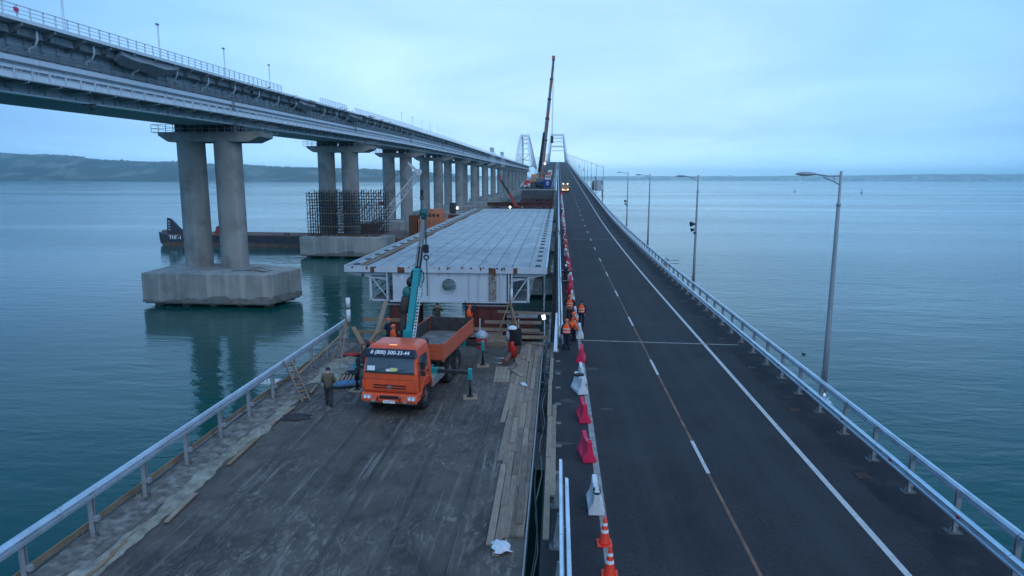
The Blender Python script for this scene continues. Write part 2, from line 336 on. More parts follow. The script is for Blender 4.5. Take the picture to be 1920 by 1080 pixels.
# ------------------------------------------------------------------ profiles of the two bridges
WATER = -8.6
def rz(y):
    if y < 50: return 0.0
    if y < 162: return 1.78e-4 * (y - 50) ** 2
    z = 1.78e-4 * 112 ** 2; s = 2 * 1.78e-4 * 112
    if y < 860: return z + s * (y - 162)
    z += s * (860 - 162); k = s / 260.0
    return z + s * (y - 860) - 0.5 * k * (y - 860) ** 2
RAILZ = [(-100, -1.0), (55, 0.0), (114, 0.7), (201, 1.9), (300, 2.6), (485, 3.2), (1050, 5.5), (1600, 5.0)]
def rail_dz(y):
    for (a, p), (b, q) in zip(RAILZ, RAILZ[1:]):
        if y <= b: return p + (q - p) * (y - a) / (b - a)
    return RAILZ[-1][1]
def interp(tab, y):
    if y <= tab[0][0]: return tab[0][1]
    for (a, p), (b, q) in zip(tab, tab[1:]):
        if y <= b: return p + (q - p) * (y - a) / (b - a)
    return tab[-1][1]
YS = frange(-40, 60, 10) + frange(66, 180, 6) + frange(200, 860, 60) + frange(890, 1400, 30)
# ================================================================== water
def water_material():
    m = bpy.data.materials.new('sea_water'); m.use_nodes = True; t = m.node_tree; L = t.links.new; b = t.nodes['Principled BSDF']
    b.inputs['Roughness'].default_value = 0.06; b.inputs['IOR'].default_value = 1.333; b.inputs['Specular IOR Level'].default_value = 0.30; b.inputs['Specular Tint'].default_value = (0.46, 0.92, 1.0, 1)
    co = t.nodes.new('ShaderNodeNewGeometry').outputs['Position']
    def nz(scale, stretch, det, rot=0.0, r=0.5):
        mp = t.nodes.new('ShaderNodeMapping'); mp.inputs['Scale'].default_value = stretch; mp.inputs['Rotation'].default_value = (0, 0, rot); L(co, mp.inputs['Vector'])
        n = t.nodes.new('ShaderNodeTexNoise'); n.inputs['Scale'].default_value = scale; n.inputs['Detail'].default_value = det; n.inputs['Roughness'].default_value = r
        n.inputs['Distortion'].default_value = 0.6; L(mp.outputs[0], n.inputs['Vector']); return n.outputs['Fac']
    # body colour: greener and browner shoals drifting through the teal
    r = t.nodes.new('ShaderNodeValToRGB'); e = r.color_ramp.elements
    e[0].position = 0.35; e[0].color = (0.002, 0.056, 0.052, 1); e[1].position = 0.7; e[1].color = (0.003, 0.094, 0.080, 1)
    L(nz(0.012, (0.5, 1.2, 1), 4), r.inputs[0]); L(r.outputs[0], b.inputs['Base Color'])
    rr = t.nodes.new('ShaderNodeValToRGB'); e = rr.color_ramp.elements
    e[0].position = 0.42; e[0].color = (0.05,) * 3 + (1,); e[1].position = 0.6; e[1].color = (0.16,) * 3 + (1,)
    L(nz(0.006, (0.35, 1.6, 1), 4, 0.05), rr.inputs[0]); L(rr.outputs[0], b.inputs['Roughness'])
    hs = [(nz(0.16, (0.45, 1.25, 1), 3, 0.25), 0.55), (nz(0.55, (0.5, 1.2, 1), 3, -0.15), 0.26), (nz(1.9, (0.6, 1.2, 1), 2, 0.4), 0.07)]
    acc = None
    for h, k in hs:
        q = t.nodes.new('ShaderNodeMath'); q.operation = 'MULTIPLY'; q.inputs[1].default_value = k; L(h, q.inputs[0])
        if acc is None: acc = q.outputs[0]
        else:
            a = t.nodes.new('ShaderNodeMath'); a.operation = 'ADD'; L(acc, a.inputs[0]); L(q.outputs[0], a.inputs[1]); acc = a.outputs[0]
    bp = t.nodes.new('ShaderNodeBump'); bp.inputs['Strength'].default_value = 0.26; bp.inputs['Distance'].default_value = 1.0
    ws = t.nodes.new('ShaderNodeMapRange'); ws.inputs[1].default_value = .38; ws.inputs[2].default_value = .64; ws.inputs[3].default_value = .13; ws.inputs[4].default_value = .40; L(nz(0.010, (0.45, 1.3, 1), 5, 0.15), ws.inputs[0]); L(ws.outputs[0], bp.inputs['Strength'])
    L(acc, bp.inputs['Height']); L(bp.outputs[0], b.inputs['Normal'])
    return m
sea = water_material()
mb = MB(); mb.add([(-14000, -1500, WATER), (14000, -1500, WATER), (14000, 16000, WATER), (-14000, 16000, WATER)], [(0, 1, 2, 3)])
structure(mb.build('water', sea))

# ================================================================== far shores
hill_m = mat('hill_scrub', (0.018, 0.022, 0.016), 1.0, var=0.45, scale=0.006, dirt=(0.15, 0.145, 0.12), dscale=0.007, dpos=(0.50, 0.60), damt=0.9, world_co=True, spec=0.1)
def hillside(name, prof, depth, seed, m, base=WATER - 2):
    """prof: (x, y, height) along the shoreline; the land climbs to a ridge behind it"""
    r = random.Random(seed); mb = MB(); rows = []
    pts = []
    for (a, b) in zip(prof, prof[1:]):
        n = max(2, int(abs(b[0] - a[0]) / 45))
        for i in range(n): pts.append(tuple(a[k] + (b[k] - a[k]) * i / n for k in range(3)))
    pts.append(prof[-1])
    ph = [r.uniform(0, 6.28) for _ in range(8)]
    prof_r = [(0, 0.0), (0.05, 0.10), (0.18, 0.26), (0.35, 0.55), (0.55, 0.86), (0.75, 1.0), (1.0, 0.98), (1.6, 0.9)]
    for fr, hh in prof_r:
        row = []
        for i, (x, y, h) in enumerate(pts):
            w = sum(math.sin(x * (0.0021 * (k + 1)) + ph[k] + fr * 2.2) / (k + 1.2) for k in range(8))
            g = 1 + 0.10 * w * (0.3 + hh * 0.4) + (0.10 * math.sin(x * 0.011 + ph[3] + 3 * fr) if 0.1 < fr < 0.7 else 0)
            row.append((x, y + depth * fr + 18 * w * (0.2 + fr), base + (h - base) * hh * g + r.uniform(0, 2.0) * (hh > 0.9)))
        rows.append(row)
    n = len(pts); mb.add([p for q in rows for p in q], [(j * n + i, j * n + i + 1, (j + 1) * n + i + 1, (j + 1) * n + i) for j in range(len(rows) - 1) for i in range(n - 1)], True)
    return structure(mb.build(name, m)), rows
h1, rows1 = hillside('hills', [(-6972, 4110, 175), (-4697, 4110, 175), (-3890, 4037, 168), (-3670, 4000, 155), (-3156, 3963, 137), (-2569, 3963, 115), (-1982, 3890, 94), (-1468, 3890, 74), (-1101, 3963, 58), (-807, 4110, 42), (-587, 4404, 24)], 660, 3, hill_m)
h2, rows2 = hillside('far_shore', [(-1875, 8700, 43), (-630, 8700, 45), (525, 8625, 41), (1875, 8400, 46), (2925, 8175, 51), (3750, 7950, 54), (4725, 7875, 73), (5850, 7875, 80), (7875, 7650, 76), (11625, 7575, 69)], 1100, 5, mat('far_land', (0.26, 0.255, 0.23), 1.0, var=0.4, scale=0.004, dirt=(0.12, 0.125, 0.10), dscale=0.006, dpos=(0.48, 0.58), damt=0.8, world_co=True, spec=0.1))
# scrub along the hill crest and the town on the far shore, a mass too far off to count
mb = MB(); r = random.Random(5)
for row in rows1[5:7]:
    for i in range(len(row) - 1):
        if row[i][0] < -4400: continue
        for _ in range(3):
            t = r.random(); x, y, z = (row[i][k] + (row[i + 1][k] - row[i][k]) * t for k in range(3))
            w = r.uniform(4, 10); h = r.uniform(2, 7) * (2.0 if r.random() < 0.06 else 1)
            mb.ell((x, y, z), w, w, h, 6, 3, zmin=-0.2)
stuff(mb.build('hilltop_scrub', mat('scrub', (0.03, 0.035, 0.02), 1.0, var=0.3, scale=0.05)))
mb = MB()
for i in range(420):
    k = r.choice([1, 1, 2, 2, 3]); row = rows2[k]; j = r.randrange(len(row) - 1); x, y, z = row[j]
    if x < 900 and r.random() < 0.6: continue
    w = r.uniform(16, 60); h = r.uniform(8, 22) * (1.8 if r.random() < 0.1 else 1); x += r.uniform(-25, 25)
    mb.box(x - w / 2, x + w / 2, y - 8, y + 8, z - 6, z + h)
stuff(mb.build('distant_town', mat('town_walls', (0.5, 0.48, 0.45), 0.9, var=0.35, scale=0.02)))

# ================================================================== the open carriageway
def strip(x0, x1, ys, dz): return MB().sweep([(x0, 0.0), (x1, 0.0)], ys, lambda y: rz(y) + dz, closed=False)
road = structure(strip(-0.35, 10.25, YS, 0.0).build('road', asphalt))
structure(strip(10.25, 12.0, YS, 0.003).build('kerb_strip', asphalt_edge))
MB().sweep([(8.98, 0.0), (9.17, 0.0)], YS, lambda y: rz(y) + 0.006, closed=False).build('edge_line', paint_white, road)
MB().sweep([(1.37, 0.0), (1.59, 0.0)], [y for y in YS], lambda y: rz(y) + 0.006, closed=False).build('edge_line', mat('paint_worn', (0.30, 0.29, 0.275), 0.8, var=0.2, scale=2.5, dirt=(0.12, 0.115, 0.11), dscale=2.2, dpos=(0.45, 0.7), damt=0.7), road)
MB().sweep([(5.25, 0.0), (5.35, 0.0)], [y for y in YS if y < 90], lambda y: rz(y) + 0.005, closed=False).build('faded_line', paint_faded, road, label='worn brownish remnant of a painted centre line')
for i in range(-2, 16):
    y = 22.0 + 11.7 * i
    MB().sweep([(5.235, 0.0), (5.365, 0.0)], frange(y, y + 2.9, 1.5), lambda q: rz(q) + 0.011, closed=False).build('lane_dash', paint_white, road)
mbd = MB()
for i in range(16, 60):
    y = 22.0 + 11.7 * i; mbd.sweep([(5.235, 0.0), (5.365, 0.0)], [y, y + 2.9], lambda q: rz(q) + 0.011, closed=False)
stuff(mbd.build('far_lane_dashes', paint_white, road))
joint_m = mat('joint_mortar', (0.30, 0.285, 0.26), 0.8, var=0.2, scale=2, dirt=(0.08, 0.08, 0.08), dscale=3, dpos=(0.5, 0.7))
for y in (40.9, 106.0, 171.0, 236.0):
    w = 0.09 if y < 50 else 0.11
    MB().add([(1.64, y - w, rz(y) + 0.014), (11.1, y - w - 0.5 * (y < 50), rz(y) + 0.014), (11.1, y + w - 0.5 * (y < 50), rz(y) + 0.014), (1.64, y + w, rz(y) + 0.014)], [(0, 1, 2, 3)]).build('expansion_joint', joint_m, road)
# drain grates by the kerb, anchor patches by the median
for y in (15.6, 22.2, 28.8, 35.4, 42.0, 48.6, 55.0, 62.0):
    g = MB().box(10.3, 10.72, y - 0.22, y + 0.22, 0.004 + rz(y), 0.018 + rz(y))
    d = g.build('drain_grate', rust, road)
    mb = MB()
    for k in range(5): mb.box(10.33 + k * 0.075, 10.37 + k * 0.075, y - 0.2, y + 0.2, 0.018 + rz(y), 0.03 + rz(y))
    mb.build('grate_bars', dark_metal, d)
patch_m = mat('mortar_patch', (0.16, 0.155, 0.145), 0.9, var=0.3, scale=6)
for i in range(9):
    y = 19.3 + 2.38 * i
    MB().box(0.02, 0.27, y - 0.14, y + 0.14, 0.0, 0.012).build('anchor_patch', patch_m, road)
stain_m = mat('dust_stain', (0.055, 0.052, 0.05), 0.95, var=0.35, scale=3)
rr = random.Random(9)
for (x, y, a, b) in ((1.9, 34.6, .5, .35), (2.3, 28.3, .35, .2), (0.6, 29.3, .4, .3), (0.35, 24.3, .5, .2), (0.15, 34.0, .35, .35)):
    poly = [(x + a * math.cos(t) * rr.uniform(.6, 1.1), y + b * math.sin(t) * rr.uniform(.6, 1.1)) for t in [k * 0.52 for k in range(12)]]
    MB().add([(p, q, 0.0045) for p, q in poly], [tuple(range(12))]).build('dust_patch', stain_m, road)

# ---- structure that carries the carriageway
via = thing('road_viaduct', 'long dark road bridge on concrete piers carrying the open carriageway to the arch', 'bridge')
MB().sweep([(-0.35, -0.02), (12.0, -0.02), (12.0, -0.35), (9.6, -0.75), (1.8, -0.75), (-0.35, -0.35)], YS, rz).build('deck_slab', galv_dull, via)
via_girder = mat('viaduct_girder', (0.16, 0.17, 0.18), 0.6, var=0.2, scale=0.4, streak=(0.09, 0.09, 0.09), samt=0.6, world_co=True)
MB().sweep([(1.4, -0.78), (10.0, -0.78), (9.4, -3.4), (2.0, -3.4)], YS, rz).build('box_girder', via_girder, via)
for y in [43.5 + 64.5 * i for i in range(0, 15)]:
    z = rz(y); p = thing
    MB().loft([[(0.2, y - 1.4, z - 5.4), (11.5, y - 1.4, z - 5.4), (11.5, y + 1.4, z - 5.4), (0.2, y + 1.4, z - 5.4)],
               [(-0.4, y - 1.4, z - 3.7), (12.1, y - 1.4, z - 3.7), (12.1, y + 1.4, z - 3.7), (-0.4, y + 1.4, z - 3.7)]]).build('crosshead', concrete, via)
    for x in (2.6, 9.0): MB().cyl((x, y, WATER + 1), (x, y, z - 5.4), 1.25, n=20).build('column', concrete, via)
    MB().box(-1.8, 13.5, y - 4, y + 4, WATER + 0.5, WATER + 3.0).build('pile_cap', cap_concrete, via, bevel=0.08)
# ---- far half of the closed carriageway, beyond the missing span (end span still jacked up)
far = thing('closed_carriageway', 'far part of the closed bridge deck where the tall crane stands', 'bridge')
def lz(y): return rz(y) + max(0.0, min(1.5, 1.5 * (330 - y) / 40.0 if y > 290 else 1.5))
YF = frange(232, 290, 10) + frange(294, 334, 8) + [y for y in YS if y > 340]
MB().sweep([(-13.35, -0.05), (-0.75, -0.05), (-0.75, -0.4), (-3.0, -0.8), (-11.0, -0.8), (-13.35, -0.4)], YF, lz).build('deck_slab', via_girder, far)
MB().sweep([(-12.9, 0.0), (-1.2, 0.0)], YF, lambda y: lz(y) - 0.02, closed=False).build('asphalt', asphalt, far)
for x in (-11.9, -2.2): MB().sweep([(x, 0.0), (x + 0.2, 0.0)], YF, lambda y: lz(y) - 0.005, closed=False).build('edge_line', paint_white, far)
MB().sweep([(-10.8, -0.8), (-3.2, -0.8), (-3.6, -3.2), (-10.4, -3.2)], YF, lz).build('box_girder', mat('dark_girder', (0.05, 0.055, 0.06), 0.7, var=0.3, scale=0.6), far)
for x in (-13.1, -11.6, -2.4, -1.0):
    MB().box(x - 0.06, x + 0.06, 231.7, 232.4, lz(232) - 3.0, lz(232) - 0.4).build('end_stiffener', galv_dull, far)
MB().box(-13.3, -0.8, 231.6, 231.98, lz(232) - 0.45, lz(232) - 0.08).build('end_plate', galv_dull, far)
MB().box(-12.3, -1.6, 230.9, 231.59, lz(232) - 3.6, lz(232) - 0.55).build('end_diaphragm', MATS['dark_girder'], far)
for x in (-11.2, -8.0, -4.8, -2.2): MB().box(x - .5, x + .5, 229.5, 230.85, lz(232) - 6.5, lz(232) - 3.0).build('jack_stack', red_brown, far)
for z_ in (-3.9, -5.0): MB().box(-12.8, -1.4, 229.0, 229.45, lz(232) + z_ - .35, lz(232) + z_).build('cross_beam', red_brown, far)
for y in [237 + 64.5 * i for i in range(0, 12)]:
    z = lz(y)
    MB().box(-13, -1.4, y - 1.4, y + 1.4, z - 5.2, z - 3.6).build('crosshead', concrete, far)
    for x in (-10.2, -4.0): MB().cyl((x, y, WATER + 1), (x, y, z - 5.2), 1.25, n=20).build('column', concrete, far)
    MB().box(-15, -2.2, y - 4, y + 4, WATER + 0.5, WATER + 3.0).build('pile_cap', cap_concrete, far, bevel=0.08)

# ================================================================== near work deck (left)
deck = thing('work_deck', 'dark steel bridge deck with long weld seams under the orange truck', 'bridge deck')
XE = [-13.35, -11.55, -9.75, -8.0, -6.2, -4.5, -2.75, -0.78]
for x0, x1 in zip(XE, XE[1:]):
    for y0, y1 in ((-30, 4), (4, 22.4), (22.4, 40.3)):
        MB().box(x0 + 0.008, x1 - 0.008, y0 + 0.008, y1 - 0.008, -0.03, 0.0).build('deck_panel', deck_steel, deck)
for x in XE[1:-1]:
    for dx in (-0.07, 0.07):
        MB().box(x + dx - 0.014, x + dx + 0.014, -30, 40.2, 0.0005, 0.008).build('weld_seam', weld, deck)
MB().box(-13.3, -0.82, -30, 40.25, -0.08, -0.034).build('sub_plate', dark_metal, deck)
MB().box(-11.0, -3.2, -30, 40.0, -2.8, -0.1).build('box_girder', via_girder, deck)
MB().box(-13.42, -13.36, -30, 40.3, -0.42, 0.06).build('fascia_plate', galv_dull, deck)
MB().box(-13.3, -0.8, 40.32, 40.4, -0.5, -0.02).build('end_plate', galv_dull, deck)
MB().box(-0.78, -0.74, -30, 40.3, -0.6, 0.05).build('edge_angle', galv_dull, deck)
for y in (10.0, 43.6, 108.0, 172.0):
    MB().box(-13.2, -1.0, y - 1.5, y + 1.5, -5.2, -2.9).build('crosshead', concrete, deck)
    for x in (-10.2, -4.0): MB().cyl((x, y, WATER + 1), (x, y, -5.2), 1.25, n=20).build('column', concrete, deck)
    MB().box(-15, -2.2, y - 4, y + 4, WATER + 0.4, WATER + 2.6).build('pile_cap', cap_concrete, deck, bevel=0.08)

# ================================================================== guardrails
def wbeam(h=0.31, d=0.08):
    """closed cross-section of a two-wave safety rail (x towards traffic, z up), centred"""
    o = [(0.0, -0.5), (0.5, -0.43), (1.0, -0.36), (1.0, -0.20), (0.15, -0.07), (0.15, 0.07), (1.0, 0.20), (1.0, 0.36), (0.5, 0.43), (0.0, 0.5)]
    p = [(x * d, z * h) for x, z in o]; return p + [(x - 0.012, z) for x, z in p[::-1]]
def boxbeam(h=0.2, d=0.1): return [(0, -h / 2), (d, -h / 2 + 0.03), (d, -0.03), (d * .45, -0.012), (d * .45, 0.012), (d, 0.03), (d, h / 2 - 0.03), (0, h / 2)]
foot_plate = MB().box(-0.2, 0.2, -0.16, 0.16, 0, 0.03)
for k in (-1, 1):
    foot_plate.bar((k * 0.115, -0.05, 0.03), (k * 0.075, -0.05, 0.2), 0.012, 0.05); foot_plate.bar((k * 0.115, 0.05, 0.03), (k * 0.075, 0.05, 0.2), 0.012, 0.05)
    for j in (-1, 1): foot_plate.cyl((k * 0.16, j * 0.12, 0.03), (k * 0.16, j * 0.12, 0.075), 0.018, n=6)
foot_me = foot_plate.mesh('base_plate', plate_dark)
def post_mesh(h):
    m = MB(); m.box(-0.07, 0.07, -0.055, -0.045, 0.03, h); m.box(-0.07, 0.07, 0.045, 0.055, 0.03, h); m.box(-0.006, 0.006, -0.045, 0.045, 0.03, h); return m.mesh('post', galv_dull)

# -- along the outer edge of the work deck
gl = thing('guardrail', 'pale galvanised single-beam guardrail along the seaward edge of the work deck', 'guardrail')
pm = post_mesh(1.42); bra = MB().box(-0.05, 0.2, -0.06, 0.06, 0.55, 0.68).mesh('bracket', galv_dull)
ys = [11.7 + 2.4 * i for i in range(-3, 12)]
for y in ys:
    put('post', pm, gl, (-12.85, y, 0)); put('base_plate', foot_me, gl, (-12.85, y, 0)); put('bracket', bra, gl, (-12.85, y, 0))
bl = MB().sweep([(-0.06, -0.13), (0.055, -0.15), (0.065, -0.05), (0.0, -0.02), (0.0, 0.03), (0.065, 0.06), (0.03, 0.15), (-0.06, 0.15)], [0.01, 4.79]).mesh('rail_beam', galv)
for i in range(8): put('rail_beam', bl, gl, (-12.80, 39.3 - 4.8 * (i + 1), 1.37))
bolt = MB()
for dy in (-0.12, 0.12): bolt.cyl((0, dy, 0), (0, dy, 0.03), 0.02, n=6)
bm_ = bolt.mesh('bolts', galv_dull)
for i in range(8): put('joint_bolts', bm_, gl, (-12.82, 39.3 - 4.8 * i - (0.15 if i == 0 else 0), 1.51))
MB().box(-12.9, -12.72, 39.31, 39.36, 1.2, 1.54).build('end_cap', galv, gl)

# -- outer side of the open carriageway
gr = thing('guardrail', 'long double-beam guardrail with red reflectors on the outer side of the open carriageway', 'guardrail')
pr = post_mesh(1.3); fpr = foot_me
near_end = 150.0; y = 6.1
while y < near_end:
    put('post', pr, gr, (11.5, y, rz(y))); put('base_plate', fpr, gr, (11.45, y, rz(y) + 0.004)); y += 2.5
mb = MB()
while y < 1150: mb.box(11.43, 11.57, y - .05, y + .05, rz(y), rz(y) + 1.3); y += 2.5
stuff(mb.build('far_posts', galv_dull, gr))
low = [(x * -1 + 11.40, z + 0.62) for x, z in wbeam(0.36, 0.10)]; up = [(-x + 11.56, z + 1.26) for x, z in [(-0.05, -.10), (.06, -.12), (.07, -.04), (.0, -.015), (.0, .02), (.07, .045), (.03, .12), (-.05, .12)]]
y = 1.1
while y < 101:
    MB().sweep(low, frange(y + 0.01, y + 4.99, 2.5), rz).build('lower_beam', galv, gr); MB().sweep(up, frange(y + 0.01, y + 4.99, 2.5), rz).build('upper_beam', galv, gr); y += 5.0
MB().sweep(low, frange(y, 1150, 12), rz).build('lower_beam', galv, gr); MB().sweep(up, frange(y, 1150, 12), rz).build('upper_beam', galv, gr)
refl = mat('reflector_red', (0.75, 0.02, 0.03), 0.3, var=0.05)
rf = MB().loft([[(0, -0.035, -.06), (0, 0.035, -.06), (0, 0.05, .05), (0, -0.05, .05)], [(-.05, -0.035, -.06), (-.05, 0.035, -.06), (-.05, 0.05, .05), (-.05, -0.05, .05)]]).mesh('reflector', refl)
for i in range(22): y = 14.4 + 3.9 * i; put('reflector', rf, gr, (11.385, y, rz(y) + 0.62))

# -- median guardrails by the gap
def median(name_label, y0, y1, near=True):
    g = thing('guardrail', name_label, 'guardrail')
    lb = 4.6
    y = y1 - 1.0
    mpost = MB().loft([[(-.14, -.05, .03), (.08, -.05, .03), (.08, .05, .03), (-.14, .05, .03)], [(-.09, -.05, .35), (.08, -.05, .35), (.08, .05, .35), (-.09, .05, .35)], [(-.01, -.05, 1.0), (.09, -.05, 1.0), (.09, .05, 1.0), (-.01, .05, 1.0)]]).mesh('post', galv_dull)
    far_mb = MB()
    while y > y0:
        if y < 130: put('post', mpost, g, (0.12, y, rz(y))); put('base_plate', foot_me, g, (0.1, y, rz(y)))
        else: far_mb.box(0.05, 0.2, y - .05, y + .05, rz(y), rz(y) + 1.0)
        y -= 2.33
    if far_mb.v: stuff(far_mb.build('far_posts', galv_dull, g))
    a = [(x + 0.21, z + 1.02) for x, z in [(-.05, -.09), (.05, -.1), (.06, -.03), (0, -.01), (0, .02), (.06, .04), (.03, .1), (-.05, .1)]]; b = [(x + 0.36, z + 0.62) for x, z in wbeam(0.34, 0.09)]
    y = y1
    while y > y0:
        e = max(y0, y - lb)
        if y > 150: e = y0 if y0 > 150 else 150
        MB().sweep(a, frange(e + .01, y - .01, 6), rz).build('upper_beam', galv, g); MB().sweep(b, frange(e + .01, y - 0.01 - (0.6 if y == y1 else 0), 6), rz).build('lower_beam', galv, g); y = e
    sp = MB()
    for y in frange(y0 + 1, min(y1, 120) - 1, 2.33): sp.box(0.18, 0.38, y - .04, y + .04, rz(y) + .55, rz(y) + .69)
    sp.build('spacer_blocks', galv_dull, g)
    return g
median('short end of median guardrail standing near the cones', 6.0, 20.3)
median('median guardrail behind the workers and their flood lamp', 37.9, 106.0)
median('median guardrail beside the far carriageway past the lifted span', 110.0, 1120.0)
# guardrails of the far closed carriageway
for x, lab in ((-12.9, 'guardrail on the seaward edge of the deck with the tall crane'), (-1.3, 'guardrail on the inner edge of the deck with the tall crane')):
    g = thing('guardrail', lab, 'guardrail'); p = [(q + x, z + 1.25) for q, z in boxbeam(0.24, 0.1)]; p2 = [(q + x, z + .65) for q, z in wbeam(0.34, 0.1)]
    MB().sweep(p, [y for y in YF if y < 1130], lz).build('upper_beam', galv, g); MB().sweep(p2, [y for y in YF if y < 1130], lz).build('lower_beam', galv, g); mb = MB(); y = 233
    while y < 1130: mb.box(x - .1, x, y - .05, y + .05, lz(y), lz(y) + 1.25); y += 2.5
    stuff(mb.build('posts', galv_dull, g))

# ================================================================== lamp posts
lens = mat('lamp_lens', (0.55, 0.58, 0.6), 0.25, var=0.05)
def lamp_parts():
    pole = MB(); rs = []
    for z, r in ((0, .13), (3.0, .115), (6.5, .09), (8.9, .078), (8.95, .06), (10.35, .055)):
        rs.append([(r * math.cos(t), r * math.sin(t), z) for t in [k * math.pi / 4 + .39 for k in range(8)]])
    pole.loft(rs, smooth=True); pole.cyl((0, 0, 8.82), (0, 0, 8.98), .095, n=10)
    base = MB().box(-.95, .3, -.35, .35, -.22, -.14); base.box(-.22, .22, -.22, .22, -.14, -.1)
    for a, b in ((-1, -1), (-1, 1), (1, -1), (1, 1)): base.cyl((a * .17, b * .17, -.1), (a * .17, b * .17, .05), .022, n=6)
    base.cyl((0, 0, -.1), (0, 0, .25), .16, .13, n=8)
    arm = MB(); arm.tube([(0, 0, 10.15), (-.5, 0, 10.14), (-1.15, 0, 10.22)], .035, 6); arm.tube([(0, 0, 9.75), (-.35, 0, 9.93), (-.75, 0, 10.10)], .028, 6); arm.bar((-.28, 0, 9.9), (-.28, 0, 10.15), .03, .03)
    head = MB(); rings = []
    for x, w, h in ((-1.05, .05, .05), (-1.15, .10, .075), (-1.35, .16, .10), (-1.6, .175, .11), (-1.82, .13, .085), (-1.95, .05, .03)):
        zc = 10.2 - .01 * x
        rings.append([(x, w * math.cos(t), zc + (h if math.sin(t) > 0 else h * .55) * math.sin(t)) for t in [k * math.pi / 6 for k in range(12)]])
    head.loft(rings, smooth=True)
    ln = MB(); ln.ell((-1.55, 0, 10.165), .24, .12, .03, 10, 4)
    door = MB().box(-.14, -.118, -.07, .07, .8, 1.3)
    return dict(pole=pole.mesh('pole', lamp_grey), base_bracket=base.mesh('base_bracket', galv), arm=arm.mesh('arm', lamp_grey), lamp_head=head.mesh('lamp_head', lamp_grey), lens=ln.mesh('lens', lens), service_door=door.mesh('service_door', lamp_grey))
LP = lamp_parts()
spk = MB().cyl((-.14, 0, 6.0), (-.5, -.1, 5.98), .10, .24, 12); spk.cyl((-.14, 0, 5.5), (-.42, -.08, 5.46), .08, .17, 12); spk.box(-.2, .0, -.1, .1, 5.1, 5.3); spk.bar((0, 0, 5.7), (-.2, 0, 5.7), .05, .05)
spk = spk.mesh('loudspeaker', dark_metal)
def lamp(x, y, z, label, group, flip=False, sp=0, full=True):
    t = thing('lamp_post', label, 'lamp post', (x, y, z), math.pi if flip else 0, group)
    for k, me in LP.items():
        if full or k in ('pole', 'arm', 'lamp_head'):
            if k == 'lens': put(k, me, hd)
            else:
                o = put(k, me, t); hd = o if k == 'lamp_head' else (hd if k != 'pole' else None)
    if sp: put('loudspeaker', spk, t, (0, 0, sp - 1))
    return t
lab_near = ['nearest and tallest grey lamp post behind the outer guardrail', 'second nearest grey lamp post, with horn loudspeakers halfway up', 'third nearest grey lamp post with slim bare pole', 'fourth nearest grey lamp post, with a small loudspeaker on its pole', 'fifth lamp post along the outer guardrail, just before the grey cabin']
for i, (y, s) in enumerate(((30.65, 0), (60.9, 1.0), (92.3, 0), (121, 0.2), (187, 1.0))):
    lamp(12.42, y, rz(y), lab_near[i], 'lamp posts along the outer guardrail', sp=s)
for i in range(27):
    y = 221 + 33.0 * i; lamp(12.42, y, rz(y), f'{nth(i + 6)} lamp post along the outer guardrail, slim in the distance', 'lamp posts along the outer guardrail', full=False, sp=(1.0 if i in (0, 3, 5) else 0))
for i in range(18):
    y = 410 + 33.0 * i; lamp(-13.7, y, rz(y), f'{nth(i + 1)} distant lamp post behind the tall crane boom, on the seaward edge', 'lamp posts on the seaward edge', flip=True, full=False)
